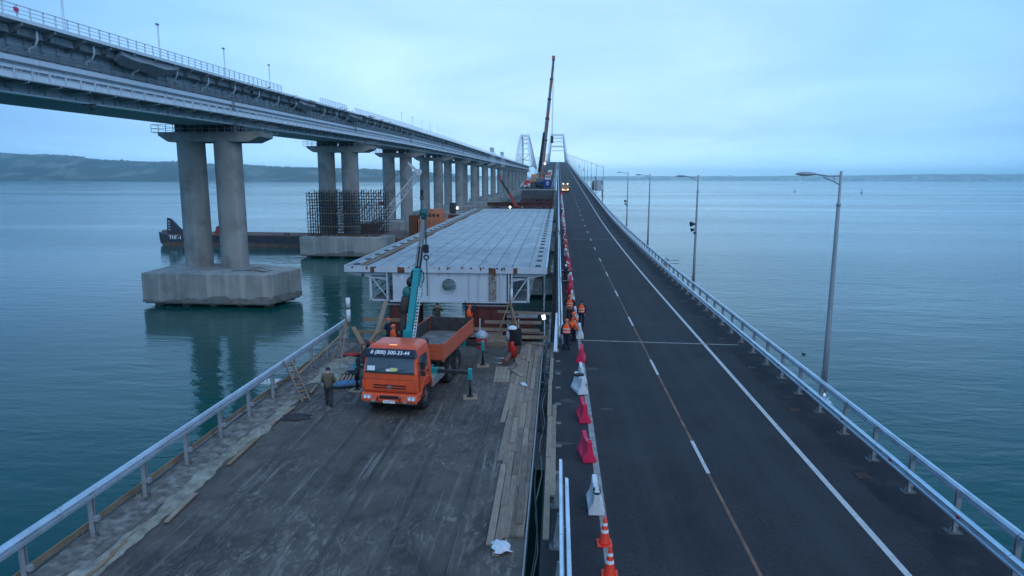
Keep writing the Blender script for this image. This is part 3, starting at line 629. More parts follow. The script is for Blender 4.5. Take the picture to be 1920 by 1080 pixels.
# ================================================================== railway bridge
rail = thing('railway_bridge', 'high grey steel railway bridge with walkways and railings on twin-column piers', 'bridge')
RY0, RY1 = 30.0, 1120.0
PIERS = [101.4 + 60.5 * i for i in range(-1, 17)]
ends = [RY0] + [p for p in PIERS if RY0 < p < RY1] + [RY1]
def bent(y):  # the fire-damaged length sags and twists
    return 0.0
for a, b in zip(ends, ends[1:]):
    ysp = frange(a + 0.12, b - 0.12, 15)
    z = rail_dz
    sp = MB().sweep([(-48.5, 17.4), (-48.5, 22.9), (-57.9, 22.9), (-57.9, 17.4), (-55.0, 17.3), (-51.4, 17.3)], ysp, z).build('girder', rail_steel, rail)
    fl = MB()
    fl.sweep([(-48.02, 20.15), (-48.02, 20.62), (-48.49, 20.75), (-48.49, 20.1)], ysp, z); fl.sweep([(-48.2, 19.55), (-48.2, 19.8), (-48.49, 19.85), (-48.49, 19.5)], ysp, z)
    fl.sweep([(-48.12, 17.3), (-48.12, 17.45), (-48.9, 17.45), (-48.9, 17.3)], ysp, z)
    fl.build('flange', rail_pale, sp)
    sl = MB().sweep([(-46.25, 23.25), (-46.25, 23.5), (-60.2, 23.5), (-60.2, 23.25), (-58.0, 22.92), (-48.4, 22.92)], ysp, z)
    sl.build('deck_slab', rail_steel, sp)
    MB().sweep([(-46.22, 23.2), (-46.22, 23.52), (-46.3, 23.52), (-46.3, 23.2)], ysp, z).build('fascia', rail_pale, sp)
    bl_ = MB().sweep([(-47.6, 23.5), (-48.3, 23.9), (-58.0, 23.9), (-58.8, 23.5)], ysp, z); bl_.build('ballast', mat('ballast', (0.16, 0.15, 0.14), 1.0, var=0.3, scale=3, bump=0.8, bscale=8), sp)
    # walkway along the web
    wk = MB().sweep([(-46.3, 18.28), (-46.3, 18.38), (-48.45, 18.38), (-48.45, 18.28)], ysp, z); wk.build('walkway', rail_dark, sp)
    near = b < 240
    mbp = MB(); mbk = MB(); mbu = MB(); mbc = MB()
    st = 2.0 if near else 4.0
    for y in frange(a + 1, b - 1, st):
        q = z(y)
        mbp.bar((-46.33, y, 18.38 + q), (-46.33, y, 19.42 + q), 0.10, 0.05)
        mbp.box(-46.36, -46.33, y + .12, y + st - .12, 18.4 + q, 18.9 + q)
    for y in frange(a + 1, b - 1, 2 * st):
        q = z(y)
        if near:
            MB().loft([[(-46.3, y - .05, 18.27 + q), (-48.45, y - .05, 18.27 + q), (-48.45, y - .05, 17.75 + q), (-46.3, y - .05, 18.15 + q)], [(-46.3, y + .05, 18.27 + q), (-48.45, y + .05, 18.27 + q), (-48.45, y + .05, 17.75 + q), (-46.3, y + .05, 18.15 + q)]]).build('walkway_bracket', rail_steel, sp)
            MB().loft([[(-46.35, y - .12, 23.22 + q), (-48.45, y - .12, 23.22 + q), (-48.45, y - .12, 21.9 + q), (-47.6, y - .12, 22.3 + q), (-46.35, y - .12, 22.95 + q)], [(-46.35, y + .12, 23.22 + q), (-48.45, y + .12, 23.22 + q), (-48.45, y + .12, 21.9 + q), (-47.6, y + .12, 22.3 + q), (-46.35, y + .12, 22.95 + q)]]).build('cantilever_rib', rail_dark, sp)
            MB().box(-48.45, -47.3, y + .5, y + 2 * st - .5, 22.35 + q, 23.0 + q).build('side_box', rail_dark, sp)
            continue
        mbk.loft([[(-46.3, y - .05, 18.27 + q), (-48.45, y - .05, 18.27 + q), (-48.45, y - .05, 17.75 + q), (-46.3, y - .05, 18.15 + q)], [(-46.3, y + .05, 18.27 + q), (-48.45, y + .05, 18.27 + q), (-48.45, y + .05, 17.75 + q), (-46.3, y + .05, 18.15 + q)]])
        # upper cantilever ribs, boxes between them
        mbu.loft([[(-46.35, y - .12, 23.22 + q), (-48.45, y - .12, 23.22 + q), (-48.45, y - .12, 21.9 + q), (-47.6, y - .12, 22.3 + q), (-46.35, y - .12, 22.95 + q)], [(-46.35, y + .12, 23.22 + q), (-48.45, y + .12, 23.22 + q), (-48.45, y + .12, 21.9 + q), (-47.6, y + .12, 22.3 + q), (-46.35, y + .12, 22.95 + q)]])
        mbu.box(-48.45, -47.3, y + .5, y + 2 * st - .5, 22.35 + q, 23.0 + q)
    for y in frange(a + 1, b - 1, st):
        q = z(y); mbc.bar((-48.2, y, 20.8 + q), (-48.2, y, 21.5 + q), .05, .05); mbc.bar((-48.45, y, 21.45 + q), (-48.15, y, 21.45 + q), .04, .04)
    for x_, z_, w_ in ((-46.33, 19.40, .05), (-46.33, 18.95, .035)): mbp.sweep([(x_ - w_, z_ - w_ / 2), (x_ + w_, z_ - w_ / 2), (x_ + w_, z_ + w_ / 2), (x_ - w_, z_ + w_ / 2)], ysp, z)
    mbc.sweep([(-48.2, 21.1), (-48.13, 21.1), (-48.13, 21.17), (-48.2, 21.17)], ysp, z); mbc.sweep([(-48.2, 21.45), (-48.14, 21.45), (-48.14, 21.52), (-48.2, 21.52)], ysp, z)
    if near:
        for y in frange(a + 1, b - 1, 2.0):
            q = z(y); MB().box(-48.49, -48.32, y - .05, y + .05, 20.76 + q, 22.30 + q).build('web_stiffener', rail_steel, sp); MB().box(-48.49, -48.36, y - .04, y + .04, 17.46 + q, 18.26 + q).build('web_stiffener', rail_steel, sp)
        for y in frange(a + 4, b - 4, 7.5):
            q = z(y); MB().tube([(-47.0, y, 22.95 + q), (-47.0, y, 22.2 + q), (-47.5, y + .3, 21.7 + q), (-48.1, y + .3, 21.5 + q), (-48.15, y + .3, 20.7 + q)], .11, 8).build('downpipe', rail_pale, sp)
        for k in range(3): MB().sweep([(-47.95, 20.80 + .14 * k), (-47.87, 20.80 + .14 * k), (-47.87, 20.87 + .14 * k), (-47.95, 20.87 + .14 * k)], ysp, z).build('cable', rail_dark, sp)
        for y in frange(a + 1.5, b - 1.5, 2.0):
            q = z(y)
            for dy in (.0, .5): mbp.bar((-46.33, y + dy, 18.38 + q), (-46.33, y + dy, 19.40 + q), .03, .03)
    mbp.build('walkway_railing', rail_pale, sp); 
    if mbk.v: stuff(mbk.build('walkway_brackets', rail_steel, sp)); stuff(mbu.build('cantilever_ribs', rail_dark, sp))
    mbc.build('cable_rack', rail_dark, sp)
# top railing: individual posts and rails near, panels missing where the bridge burnt
GAPS = [(112.5, 131.0), (147.5, 153.5)]
def in_gap(y): return any(a < y < b for a, b in GAPS)
rp = MB().box(-.05, .05, -.06, .06, 0, 1.05).mesh('railing_post', rail_pale)
runs = [(30.0, 112.5), (131.0, 147.5), (153.5, RY1)]
for a, b in runs:
    o = MB()
    for zz, w in ((24.52, .05), (24.18, .035), (23.85, .035)):
        o.sweep([(-46.3 - w, zz - w * .7), (-46.3 + w, zz - w * .7), (-46.3 + w, zz + w * .7), (-46.3 - w, zz + w * .7)], frange(a, b, 12), rail_dz)
    o.build('railing_rails', rail_pale, rail)
    y = a; far_mb = MB()
    while y <= b:
        if y < 230: put('railing_post', rp, rail, (-46.3, y, 23.5 + rail_dz(y)))
        else: far_mb.box(-46.35, -46.25, y - .06, y + .06, 23.5 + rail_dz(y), 24.55 + rail_dz(y)); y += 1.0
        y += 1.5
    if far_mb.v: stuff(far_mb.build('far_railing_posts', rail_pale, rail))
# burnt and twisted plates along the damaged length
rb = random.Random(21)
for i in range(70):
    y = rb.uniform(100, 192); q = rail_dz(y); L_ = rb.uniform(1.0, 3.6); a = rb.uniform(-.5, .5); e = rb.uniform(-.1, .55)
    p0 = Vector((-46.5 + rb.uniform(-1.2, .5), y, 23.35 + q + rb.uniform(-.6, .25))); p1 = p0 + Vector((rb.uniform(-.3, 1.0), L_ * math.cos(a), e + rb.uniform(-.3, .2)))
    MB().bar(p0, p1, rb.uniform(.06, .5), .05).build('twisted_plate', burnt, rail)
for y0, y1 in ((71, 82), (121, 129), (150, 160)):   # buckled skirt panels
    rings = []
    for y in frange(y0, y1, 1.5):
        t = (y - y0) / (y1 - y0); q = rail_dz(y); s = math.sin(t * 3.1) * .75 + .22 * math.sin(t * 11)
        rings.append([(-46.6 - .2 * s, y, 23.2 + q), (-46.4 + .5 * s * .4, y, 22.7 + q - .5 * s), (-47.3 - .3 * s, y, 22.1 + q - .7 * s), (-47.5, y, 22.3 + q - .5 * s)])
    MB().loft(rings).build('buckled_panel', rail_dark, rail)
MB().box(-46.25, -46.18, 56.6, 57.1, 23.95, 24.3).build('red_board', red_p, rail, label='small red board hung on the top railing')
ln_ = MB()
for x in (-50.1, -51.6, -54.8, -56.3): ln_.sweep([(x - .04, 23.95), (x + .04, 23.95), (x + .04, 24.1), (x - .04, 24.1)], frange(30, RY1, 15), rail_dz)
ln_.build('track_rails', dark_metal, rail)
# inspection gantry hanging under the girder
mbx = MB().cyl((-47, 66.3, 17.2), (-47, 66.3, 16.75), .18, n=8); mbx.bar((-48, 66.3, 17.3), (-46.5, 66.3, 17.3), .1, .1); mbx.build('drain_spout', dark_metal, rail)

# masts along the rail deck
mast = MB()
for sx in (-1, 1):
    mast.bar((0, sx * .14, 0), (0, sx * .10, 3.9), .05, .05)
for k in range(9): mast.bar((0, -.13, .2 + k * .42), (0, .13, .4 + k * .42), .03, .03)
mast_me = mast.mesh('mast', rail_pale); mh = MB().box(-.12, .12, -.30, .14, 3.85, 4.02).mesh('mast_head', rail_dark)
for i, y in enumerate([63.5, 79, 94.7, 109.6] + [203 + 15.3 * k for k in range(36)]):
    lab = ['lattice mast on the railway bridge cut by the top of the picture', 'lattice mast standing over the first pier approach of the railway bridge', 'lattice mast on the railway bridge straight above the first pier', 'lattice mast on the railway bridge just before the broken railing'][i] if i < 4 else f'{nth(i - 3)} thin mast on the railway bridge past the broken railing'
    t = thing('rail_mast', lab, 'mast', (-47.0, y, 23.5 + rail_dz(y)), 0, 'masts along the railway bridge'); put('mast', mast_me, t); put('mast_head', mh, t)

# piers
pc_poly = [(-60.4, 92.2 - 101.4), (-41.0, 91.7 - 101.4), (-39.3, 99.4 - 101.4), (-47.5, 103.4 - 101.4), (-60.9, 104.4 - 101.4)]
pc_me = MB().prism([(x + 53.2, y) for x, y in pc_poly], -7.95, -3.65).mesh('pile_cap', cap_concrete)
tide_me = MB().prism([(x + 53.2 + (0.25 if x < -50 else -.25), y + (.2 if y < -5 else -.2)) for x, y in pc_poly], -8.15, -7.951).mesh('cap_underside', tide)
pile = MB()
for x in (-5.9, -1.7, 2.5, 6.7, 10.8):
    for y in (-7.6, -3.5, .2): pile.cyl((x + .3, y, -12), (x + .3, y, -8.15), .7, n=12)
pile_me = pile.mesh('piles', tide)
col_me = MB().tube([(0, 0, -3.66), (0, 0, 15.5)], [2.04, 2.02], 40, False).mesh('column', concrete)
def ragged_band(poly, z0, seed):
    r_ = random.Random(seed); mb = MB()
    for (xa, ya), (xb, yb) in zip(poly, poly[1:] + poly[:1]):
        L_ = math.hypot(xb - xa, yb - ya); n = max(3, int(L_ / .35)); nx, ny = (yb - ya) / L_, -(xb - xa) / L_; lo_, hi_ = [], []
        for k in range(n + 1):
            t = k / n; x, y = xa + (xb - xa) * t + nx * .012, ya + (yb - ya) * t + ny * .012; lo_.append((x, y, z0)); h_ = max(.12, min(1.1, (h_ if k else .5) + r_.uniform(-.22, .22))); hi_.append((x, y, z0 + h_))
        mb.add(lo_ + hi_, [(k, k + 1, n + 2 + k, n + 1 + k) for k in range(n)])
    return mb
band_me = ragged_band([(x + 53.2, y) for x, y in pc_poly], -7.95, 3).mesh('tide_band', tide)
ch_me = MB().loft([[(x, y, z) for x, z in ((-5.5, 15.35), (6.9, 15.35), (8.7, 16.1), (8.7, 16.75), (-7.0, 16.75), (-7.0, 16.3))] for y in (-2.5, 2.5)]).mesh('crosshead', concrete)
ord_l = ['nearest', 'second nearest, wrapped in scaffolding,', 'third nearest']
for i, y in enumerate(PIERS[1:]):
    dz = rail_dz(y) - rail_dz(101.4)
    lab = f'{ord_l[i]} twin-column concrete pier of the railway bridge' if i < 3 else f'{nth(i + 1)} twin-column concrete pier of the railway bridge, counted from the nearest'
    t = thing('bridge_pier', lab, 'bridge pier', (-53.2, y, 0), 0, 'twin-column piers of the railway bridge')
    pc = put('pile_cap', pc_me, t, bevel=0.12); put('cap_underside', tide_me, pc); put('piles', pile_me, pc); put('tide_band', band_me, pc)
    for x in (-2.95, 2.85):
        c = put('column', col_me, t, (x, -.6, 0)); c.scale = (1, 1, 1 + dz / 19.2); c.location.z = 3.66 * dz / 19.2
    put('crosshead', ch_me, t, (0, 0, dz), bevel=0.06)
    for x in (-3.9, -1.5, 1.4, 3.9):
        for yy in (-1.3, 1.3): MB().box(x - .7, x + .7, yy - .7, yy + .7, 16.75 + dz, 17.35 + rail_dz(y)).build('bearing', dark_metal, t)
    if i < 7:
        rl = MB()
        x0, x1 = -7.7, 9.3
        for zz in (16.75, 17.3, 17.85):
            for yy in (-2.9, 2.9): rl.bar((x0, yy, zz + dz), (x1, yy, zz + dz), .06, .06)
            for xx in (x0, x1): rl.bar((xx, -2.9, zz + dz), (xx, 2.9, zz + dz), .06, .06)
        for xx in frange(x0, x1, 1.1):
            for yy in (-2.9, 2.9): rl.bar((xx, yy, 16.72 + dz), (xx, yy, 17.85 + dz), .07, .05)
        rl.build('railing', rail_dark, t)
        lad = MB()
        for yy in (-3.0, -2.4): lad.bar((5.3, yy - .2, 16.8 + dz), (5.3, yy - .2, 23.4 + rail_dz(y)), .07, .07)
        for k in range(14): lad.bar((5.3, -3.2, 17 + dz + k * .45), (5.3, -2.6, 17 + dz + k * .45), .04, .04)
        lad.box(4.9, 5.7, -3.5, -2.3, 20.3 + dz, 20.36 + dz); lad.build('ladder', rail_dark, t)
# bent reinforcing bars left on the nearest cap
tag(MB().tube([(-46, 95.4, -3.58), (-44, 94.6, -3.4), (-42.3, 94.2, -3.55), (-42.2, 95.2, -3.5), (-44.5, 96.0, -3.2), (-46, 97.0, -3.5)], .045, 6).build('reinforcing_bar', dark_metal), 'bent dark reinforcing bars lying on the nearest pile cap', 'rebar')
tag(MB().tube([(-48, 94.9, -3.6), (-45, 94.5, -3.35), (-42.6, 93.9, -3.58)], .05, 6).build('reinforcing_bar', rust), 'straight rusty bar lying along the front of the nearest pile cap', 'rebar')

# scaffolding round the second pier
sc_t = thing('scaffolding', 'dense dark tube scaffolding standing round the second railway pier', 'scaffolding', (-53.2, PIERS[2], 0))
SX0, SX1, SY0, SY1, SZ0, SZ1 = -6.5, 11.0, -5.2, 3.2, -3.65, 6.9
r = random.Random(4)
skip = lambda x, y: math.hypot(x + 2.95, y + .6) < 2.3 or math.hypot(x - 2.85, y + .6) < 2.3
for y in (SY0, SY0 + 2.0, SY1 - 2.0, SY1):
    for x in frange(SX0, SX1, .6):
        if not skip(x, y):
            h = SZ1 + r.uniform(-.5, .5)
            MB().bar((x, y, SZ0), (x + r.uniform(-.06, .06), y, h), .11, .11).build('standard', dark_metal, sc_t)
lg = MB(); br = MB()
for k, zz in enumerate(frange(SZ0 + .5, SZ1 - .5, .72)):
    for y in (SY0, SY0 + 2.0, SY1 - 2.0, SY1): MB().bar((SX0 - .3, y, zz), (SX1 + .3, y, zz + r.uniform(-.05, .05)), .09, .09).build('ledger', dark_metal, sc_t)
    for x in frange(SX0, SX1, 1.64):
        for y in (SY0, SY1 - 2): br.bar((x, y, zz), (x + 1.6 * (1 if k % 2 else -1) * (0 if k % 3 == 0 else .5), y + 2.0, zz + .9), .06, .06)
stuff(br.build('braces', dark_metal, sc_t))
for zz in (-1.5, 1.6, 4.7):
    for x0 in (SX0, SX0 + 6.6):
        MB().box(x0, x0 + 6.3, SY0 - .5, SY0 + .15, zz, zz + .12).build('plank', timber, sc_t)
rbr = MB()
for i in range(46):
    x = r.uniform(-7, 11.5); y = r.uniform(-8, -5.6); a = r.uniform(0, 3.1); rbr.bar((x, y, -3.6 + r.uniform(0, .3)), (x + 1.6 * math.cos(a), y + .7 * math.sin(a), -3.6 + r.uniform(0, .5)), .12, .10)
stuff(rbr.build('loose_tubes', rust, sc_t))

# inspection cradles hung over the side far along
for i, (y, lab) in enumerate(((470, 'nearer steel inspection cradle hung over the side of the railway bridge'), (555, 'farther steel inspection cradle hung over the side of the railway bridge'))):
    t = thing('inspection_cradle', lab, 'cradle', (-46, y, rail_dz(y)))
    for yy in (-5, 5):
        for x in (0, 1.6): MB().bar((x, yy, 16.5), (x, yy, 25.0), .28, .28).build('hanger_post', rail_pale, t)
        MB().bar((-4, yy, 16.5), (1.6, yy, 16.5), .28, .28).build('cradle_beam', rail_pale, t)
    for zz in (16.5, 19, 22.5, 25.0): MB().bar((1.6, -5, zz), (1.6, 5, zz), .2, .2).build('cradle_rail', rail_pale, t)
    MB().box(-1.0, 1.2, -4, 4, 25.2, 28.0).build('cabin', rail_steel, t, bevel=.1)

# ================================================================== arches
arch_m = mat('arch_white', (0.82, 0.83, 0.84), 0.5, var=0.05, scale=0.05)
def arch(label, xb0, xb1, xt0, xt1, zf, y0, y1, rise, dark=False):
    t = thing('bridge_arch', label, 'arch'); N = 28
    def pt(xb, xt, s): h = 4 * s * (1 - s); y = y0 + (y1 - y0) * s; return Vector((xb + (xt - xb) * h, y, zf + rise * h))
    for xb, xt in ((xb0, xt0), (xb1, xt1)):
        rings = []
        for k in range(N + 1):
            p = pt(xb, xt, k / N); q = (pt(xb, xt, min(1, k / N + .01)) - pt(xb, xt, max(0, k / N - .01))).normalized(); a = Vector((1, 0, 0)); b = a.cross(q).normalized()
            rings.append([p + a * 1.15 + b * 1.7, p - a * 1.15 + b * 1.7, p - a * 1.15 - b * 1.7, p + a * 1.15 - b * 1.7])
        MB().loft(rings).build('arch_rib', arch_m, t)
        for k in range(3, 26):
            p = pt(xb, xt, k / 28); MB().cyl((p.x, p.y, p.z), (xb, p.y, zf), .12, n=5).build('hanger', arch_m, t)
    for s in (.10, .155, .215, .28, .36, .45, .55, .64, .72, .80):
        a, b = pt(xb0, xt0, s), pt(xb1, xt1, s); MB().bar(a, b, 1.3, 1.3).build('cross_beam', arch_m, t)
    return t, pt
arch('white steel arch at the end of the road bridge', -16.5, 13.8, -11.6, 8.4, 35.0, 1005, 1232, 46)
t, pt = arch('white steel arch of the railway bridge behind the crane boom', -64, -39.5, -60, -49.5, 28.0, 1005, 1232, 52)
k1 = MB(); a, b = pt(-64, -60, .10), pt(-39.5, -49.5, .10)
k1.bar((a.x, a.y, a.z), ((a.x + b.x) / 2, a.y, a.z - 9), 1.4, 1.4); k1.bar((b.x, b.y, b.z), ((a.x + b.x) / 2, a.y, a.z - 9), 1.4, 1.4); k1.bar((a.x, a.y, a.z - 9), (b.x, b.y, a.z - 9), 1.4, 1.4); k1.build('portal_bracing', arch_m, t)

# ================================================================== the lifted deck span
seg = thing('bridge_span', 'pale lifted bridge span with striped steel top resting on brown supports', 'bridge span', (0, 42, 0))
G = (5.05 - 4.42) / 70.0
def sg(y): return 4.42 + G * y
SL = 70.0
XS = [-13.55, -12.55, -11.45, -10.35, -9.3, -8.2, -7.1, -6.05, -5.0, -3.9, -2.85, -1.75, -0.72]
for i, (a, b) in enumerate(zip(XS, XS[1:])):
    for j, (y0, y1) in enumerate(((0.02, 11.6), (11.62, 23.3), (23.32, 35.0), (35.02, 46.7), (46.72, 58.3), (58.32, 70.0))):
        dd = .0015 * ((i * 7 + j * 3) % 4)
        MB().sweep([(a + .008, -.03 + dd), (b - .008, -.03 + dd), (b - .008, -.10), (a + .008, -.10)], [y0, y1], sg).build('deck_panel', seg_plate if (i * 5 + j * 3) % 5 else seg_plate_b, seg)
MB().sweep([(-13.7, -.105), (-.66, -.105), (-.66, -.14), (-13.7, -.14)], [0, SL], sg).build('sub_plate', dark_metal, seg)
seam_m = mat('seam_grime', (0.13, 0.135, 0.14), 0.8, var=0.3, scale=2)
for x in XS[1:-1]: MB().sweep([(x - .024 - .01 * (int(x * 7) % 2), 0), (x + .024, 0)], [0.05, SL - .05], lambda y: sg(y) - .0215, closed=False).build('seam_strip', seam_m, seg)
MB().box(-13.7, -.66, -.06, -.001, 4.02, 4.40).build('end_fascia', white_steel, seg)
for sx, x in ((0, -13.7), (1, -.66)): MB().sweep([(x - .05, -.42), (x + .05, -.42), (x + .05, .02), (x - .05, .02)], [0, SL], sg).build('edge_beam', white_steel, seg)
blk = MB().box(-.17, .17, -.26, .26, 0, .035).mesh('rail_seat', dark_metal)
for i in range(27):
    y = .9 + 2.6 * i
    put('rail_seat', blk, seg, (-13.15, y, sg(y) - .005), (math.atan(G), 0, 0)); put('rail_seat', blk, seg, (-1.2, y, sg(y) - .005), (math.atan(G), 0, 0))
for i in range(9):
    y = .3 + i * 7.75; MB().sweep([(-12.5, .0), (-12.28, .0), (-12.28, .07), (-12.5, .07)], [y, y + 7.6], sg, xf=lambda q: .03 * math.sin(q * 1.3)).build('timber_batten', timber if i % 3 else timber_grey, seg)
for i in range(11):
    y = .4 + i * 6.3; MB().sweep([(-12.86, .0), (-12.70, .0), (-12.70, .03), (-12.86, .03)], [y, y + 6.2], sg, xf=lambda q: .02 * math.sin(q * .9)).build('edge_batten', timber_grey if i % 2 else timber, seg)
for i in range(5):
    y = 4 + i * 13; MB().sweep([(-12.25, .0), (-12.12, .0), (-12.12, .012), (-12.25, .012)], [y, y + 6.5], sg).build('rust_strip', rust, seg)
# box girder under the span with an end diaphragm and manhole
def plate_hole(x0, x1, z0, z1, cx, cz, rr_, y0, y1, n=32):
    m = MB(); per = []
    for k in range(n):
        t = 2 * math.pi * k / n; dx, dz = math.cos(t), math.sin(t)
        s = min([q for q in (((x1 - cx) / dx if dx > 0 else (x0 - cx) / dx) if abs(dx) > 1e-6 else 1e9, ((z1 - cz) / dz if dz > 0 else (z0 - cz) / dz) if abs(dz) > 1e-6 else 1e9)])
        per.append((cx + dx * s, cz + dz * s, cx + dx * rr_, cz + dz * rr_))
    # snap the nearest samples to the plate's corners
    for c in ((x0, z0), (x1, z0), (x0, z1), (x1, z1)):
        k = min(range(n), key=lambda i: (per[i][0] - c[0]) ** 2 + (per[i][1] - c[1]) ** 2); per[k] = (c[0], c[1], per[k][2], per[k][3])
    rings = []
    for y in (y0, y1): rings += [[(p[0], y, p[1]) for p in per], [(p[2], y, p[3]) for p in per]]
    A, B, C, D = rings[0], rings[1], rings[3], rings[2]
    m.loft([A, B, C, D, A], caps=False); return m
plate_hole(-10.6, -3.2, 2.16, 4.0, -6.92, 3.17, .47, .10, .16).build('end_diaphragm', white_steel, seg)
MB().torus((-6.92, .07, 3.17), .49, .035, 28, 6, Matrix.Rotation(math.pi / 2, 3, 'X')).build('manhole_rim', white_steel, seg)
MB().box(-10.8, -3.0, .0, .3, 2.08, 2.15).build('end_flange', white_steel, seg)
inner = mat('girder_inside', (0.25, 0.26, 0.28), 0.7, var=0.1)
for x, y0 in ((-10.6, .18), (-3.2, .18)): MB().sweep([(x - .03, -2.26), (x + .03, -2.26), (x + .03, -.15), (x - .03, -.15)], [y0, SL], sg).build('girder_web', inner, seg)
MB().sweep([(-10.9, -2.35), (-9.8, -2.35), (-9.8, -2.28), (-10.9, -2.28)], [.3, SL], sg).build('bottom_flange', inner, seg); MB().sweep([(-4.0, -2.35), (-2.9, -2.35), (-2.9, -2.28), (-4.0, -2.28)], [.3, SL], sg).build('bottom_flange', inner, seg)
for y in (8, 16, 24, 32, 40, 48, 56, 64):
    plate_hole(-10.5, -3.3, 2.3 + G * y, 4.25 + G * y, -6.92, 3.25 + G * y, .6, y, y + .06, 16).build('diaphragm', inner, seg)
for x in (-10.0, -4.1):   # rusted splice columns on the end
    MB().box(x - .22, x + .22, -.09, -.062, 4.0, 4.36).build('rust_patch', rust, seg)
MB().box(-12.0, -11.75, -.09, -.062, 4.02, 4.38).build('rust_patch', rust, seg); MB().box(-2.75, -2.5, -.09, -.062, 4.02, 4.38).build('rust_patch', rust, seg)
sp_ = MB().box(-4.35, -3.85, .04, .095, 2.2, 3.98); spo = sp_.build('splice_plate', mat('grimy_splice', (0.30, 0.26, 0.24), .7, var=.3, scale=4, dirt=(0.15, .07, .04), dscale=5, dpos=(.5, .6)), seg)
hb = MB()
for k in range(13):
    for x in (-4.25, -4.1 + .0, -3.95): hb.cyl((x, .04, 2.35 + k * .125), (x, .0, 2.35 + k * .125), .025, n=6)
hb.build('bolts', dark_metal, spo)
for x in (-10.95, -3.55, -3.05, -2.85): MB().box(x - .04, x + .04, -.02, .5, 2.1, 4.0).build('stiffener', white_steel, seg)
# cantilever brackets with the service frames on either side
for sd, xi, xo, xe in ((-1, -10.95, -12.1, -13.6), (1, -2.85, -1.8, -.75)):
    for y in frange(.3, SL - .3, 4.35):
        z = sg(y) - 4.42
        m = MB(); m.loft([[(xi, y - .04, z + 3.95), (xe, y - .04, z + 3.98), (xe, y - .04, z + 3.86), (xi, y - .04, z + 3.45)], [(xi, y + .04, z + 3.95), (xe, y + .04, z + 3.98), (xe, y + .04, z + 3.86), (xi, y + .04, z + 3.45)]])
        m.build('cantilever_bracket', white_steel, seg)
        f = MB(); f.bar((xo, y, z + 2.1), (xo, y, z + 3.8), .14, .14); f.bar((xi, y, z + 2.14), (xo, y, z + 2.14), .14, .1); f.bar((xo, y, z + 3.72), (xi, y, z + 3.72), .08, .08)
        f.build('service_frame', white_steel, seg)
    m = MB()
    for zz in (2.14, 2.7, 3.25): m.sweep([(xo - .03, zz - 4.45), (xo + .03, zz - 4.45), (xo + .03, zz - 4.39), (xo - .03, zz - 4.39)], [.3, SL - .3], sg)
    m.build('service_rails', white_steel, seg)
    MB().sweep([(min(xi, xo), -2.36), (max(xi, xo), -2.36), (max(xi, xo), -2.31), (min(xi, xo), -2.31)], [.3, SL - .3], sg).build('service_walkway', rail_dark, seg)
MB().box(-12.62, -12.5, .02, .14, 3.72, 3.9).build('corner_lug', dark_metal, seg)
for x in (-9.2, -8.2, -5.6, -5.0): MB().box(x - .015, x + .015, .02, .098, 2.2, 3.98).build('end_rib', white_steel, seg)
for x in frange(-10.2, -3.6, .66): MB().loft([[(x - .012, .0, 3.99), (x - .012, .097, 3.99), (x - .012, .097, 3.72)], [(x + .012, .0, 3.99), (x + .012, .097, 3.99), (x + .012, .097, 3.72)]]).build('end_gusset', white_steel, seg)
rs_ = random.Random(6)
for k in range(22):
    x = rs_.uniform(-13.4, -.9); h_ = rs_.uniform(.05, .22); w = rs_.uniform(.02, .07); MB().box(x - w, x + w, -.066, -.061, 4.38 - h_, 4.395).build('rust_run', rust, seg)
for x0, x1, y, z0, z1 in ((-10.95, -12.05, .3, 2.2, 3.7), (-2.85, -1.85, .3, 2.2, 3.7)): MB().bar((x0, y, z0), (x1, y, z1), .07, .07).build('diagonal_strut', white_steel, seg); MB().bar((x0, y + 4.35, z1), (x1, y + 4.35, z0), .07, .07).build('diagonal_strut', white_steel, seg)

# ---- brown steel supports below both ends of the span
def support(label, x, y, zb, zt, w=1.5, d=1.7, top=True):
    t = thing('steel_support', label, 'support', (x, y, 0), 0, 'brown steel supports under the lifted span')
    n = 3; h = (zt - .2 - zb) / n
    for k in range(n):
        z0 = zb + h * k
        for yy in (-d / 2, d / 2 - .3):
            m = MB(); m.box(-w / 2, w / 2, yy, yy + .3, z0, z0 + .06); m.box(-w / 2, w / 2, yy, yy + .3, z0 + h - .07, z0 + h - .01); m.box(-w / 2, w / 2, yy + .12, yy + .18, z0 + .06, z0 + h - .07)
            for xx in frange(-w / 2 + .03, w / 2 - .03, w / 3): m.box(xx - .02, xx + .02, yy + .02, yy + .28, z0 + .06, z0 + h - .07)
            m.build('beam', red_brown, t)
        if k < n - 1:
            for xx in (-w / 2 + .05, w / 2 - .35): MB().box(xx, xx + .3, -d / 2 + .31, d / 2 - .31, z0 + .03, z0 + h - .03).build('cross_beam', red_brown, t)
    MB().box(-w / 2 - .2, w / 2 + .2, -d / 2 + .1, d / 2 - .1, zt - .2, zt - .12).build('bearing_plate', galv_dull, t)
    MB().box(-.3, .3, -.3, .3, zt - .12, zt).build('jack', galv_dull, t)
    return t
support('brown steel beam stack under the lifted span, behind the crane column', -9.9, 42.9, -2.9, 2.05, 1.9)
support('brown steel beam stack under the lifted span, behind the truck bed corner', -4.6, 42.9, -2.9, 2.05, 2.6)
support('small brown steel stack beneath the lifted span beside the tripod', -2.2, 42.9, -2.9, 1.3, 1.6, 1.5)
support('far brown steel stack under the far end of the lifted span, seaward', -10.4, 111.0, -6, 2.65, 2.6)
support('far brown steel stack under the far end of the lifted span, inner', -3.6, 111.0, -6, 2.65, 2.6)
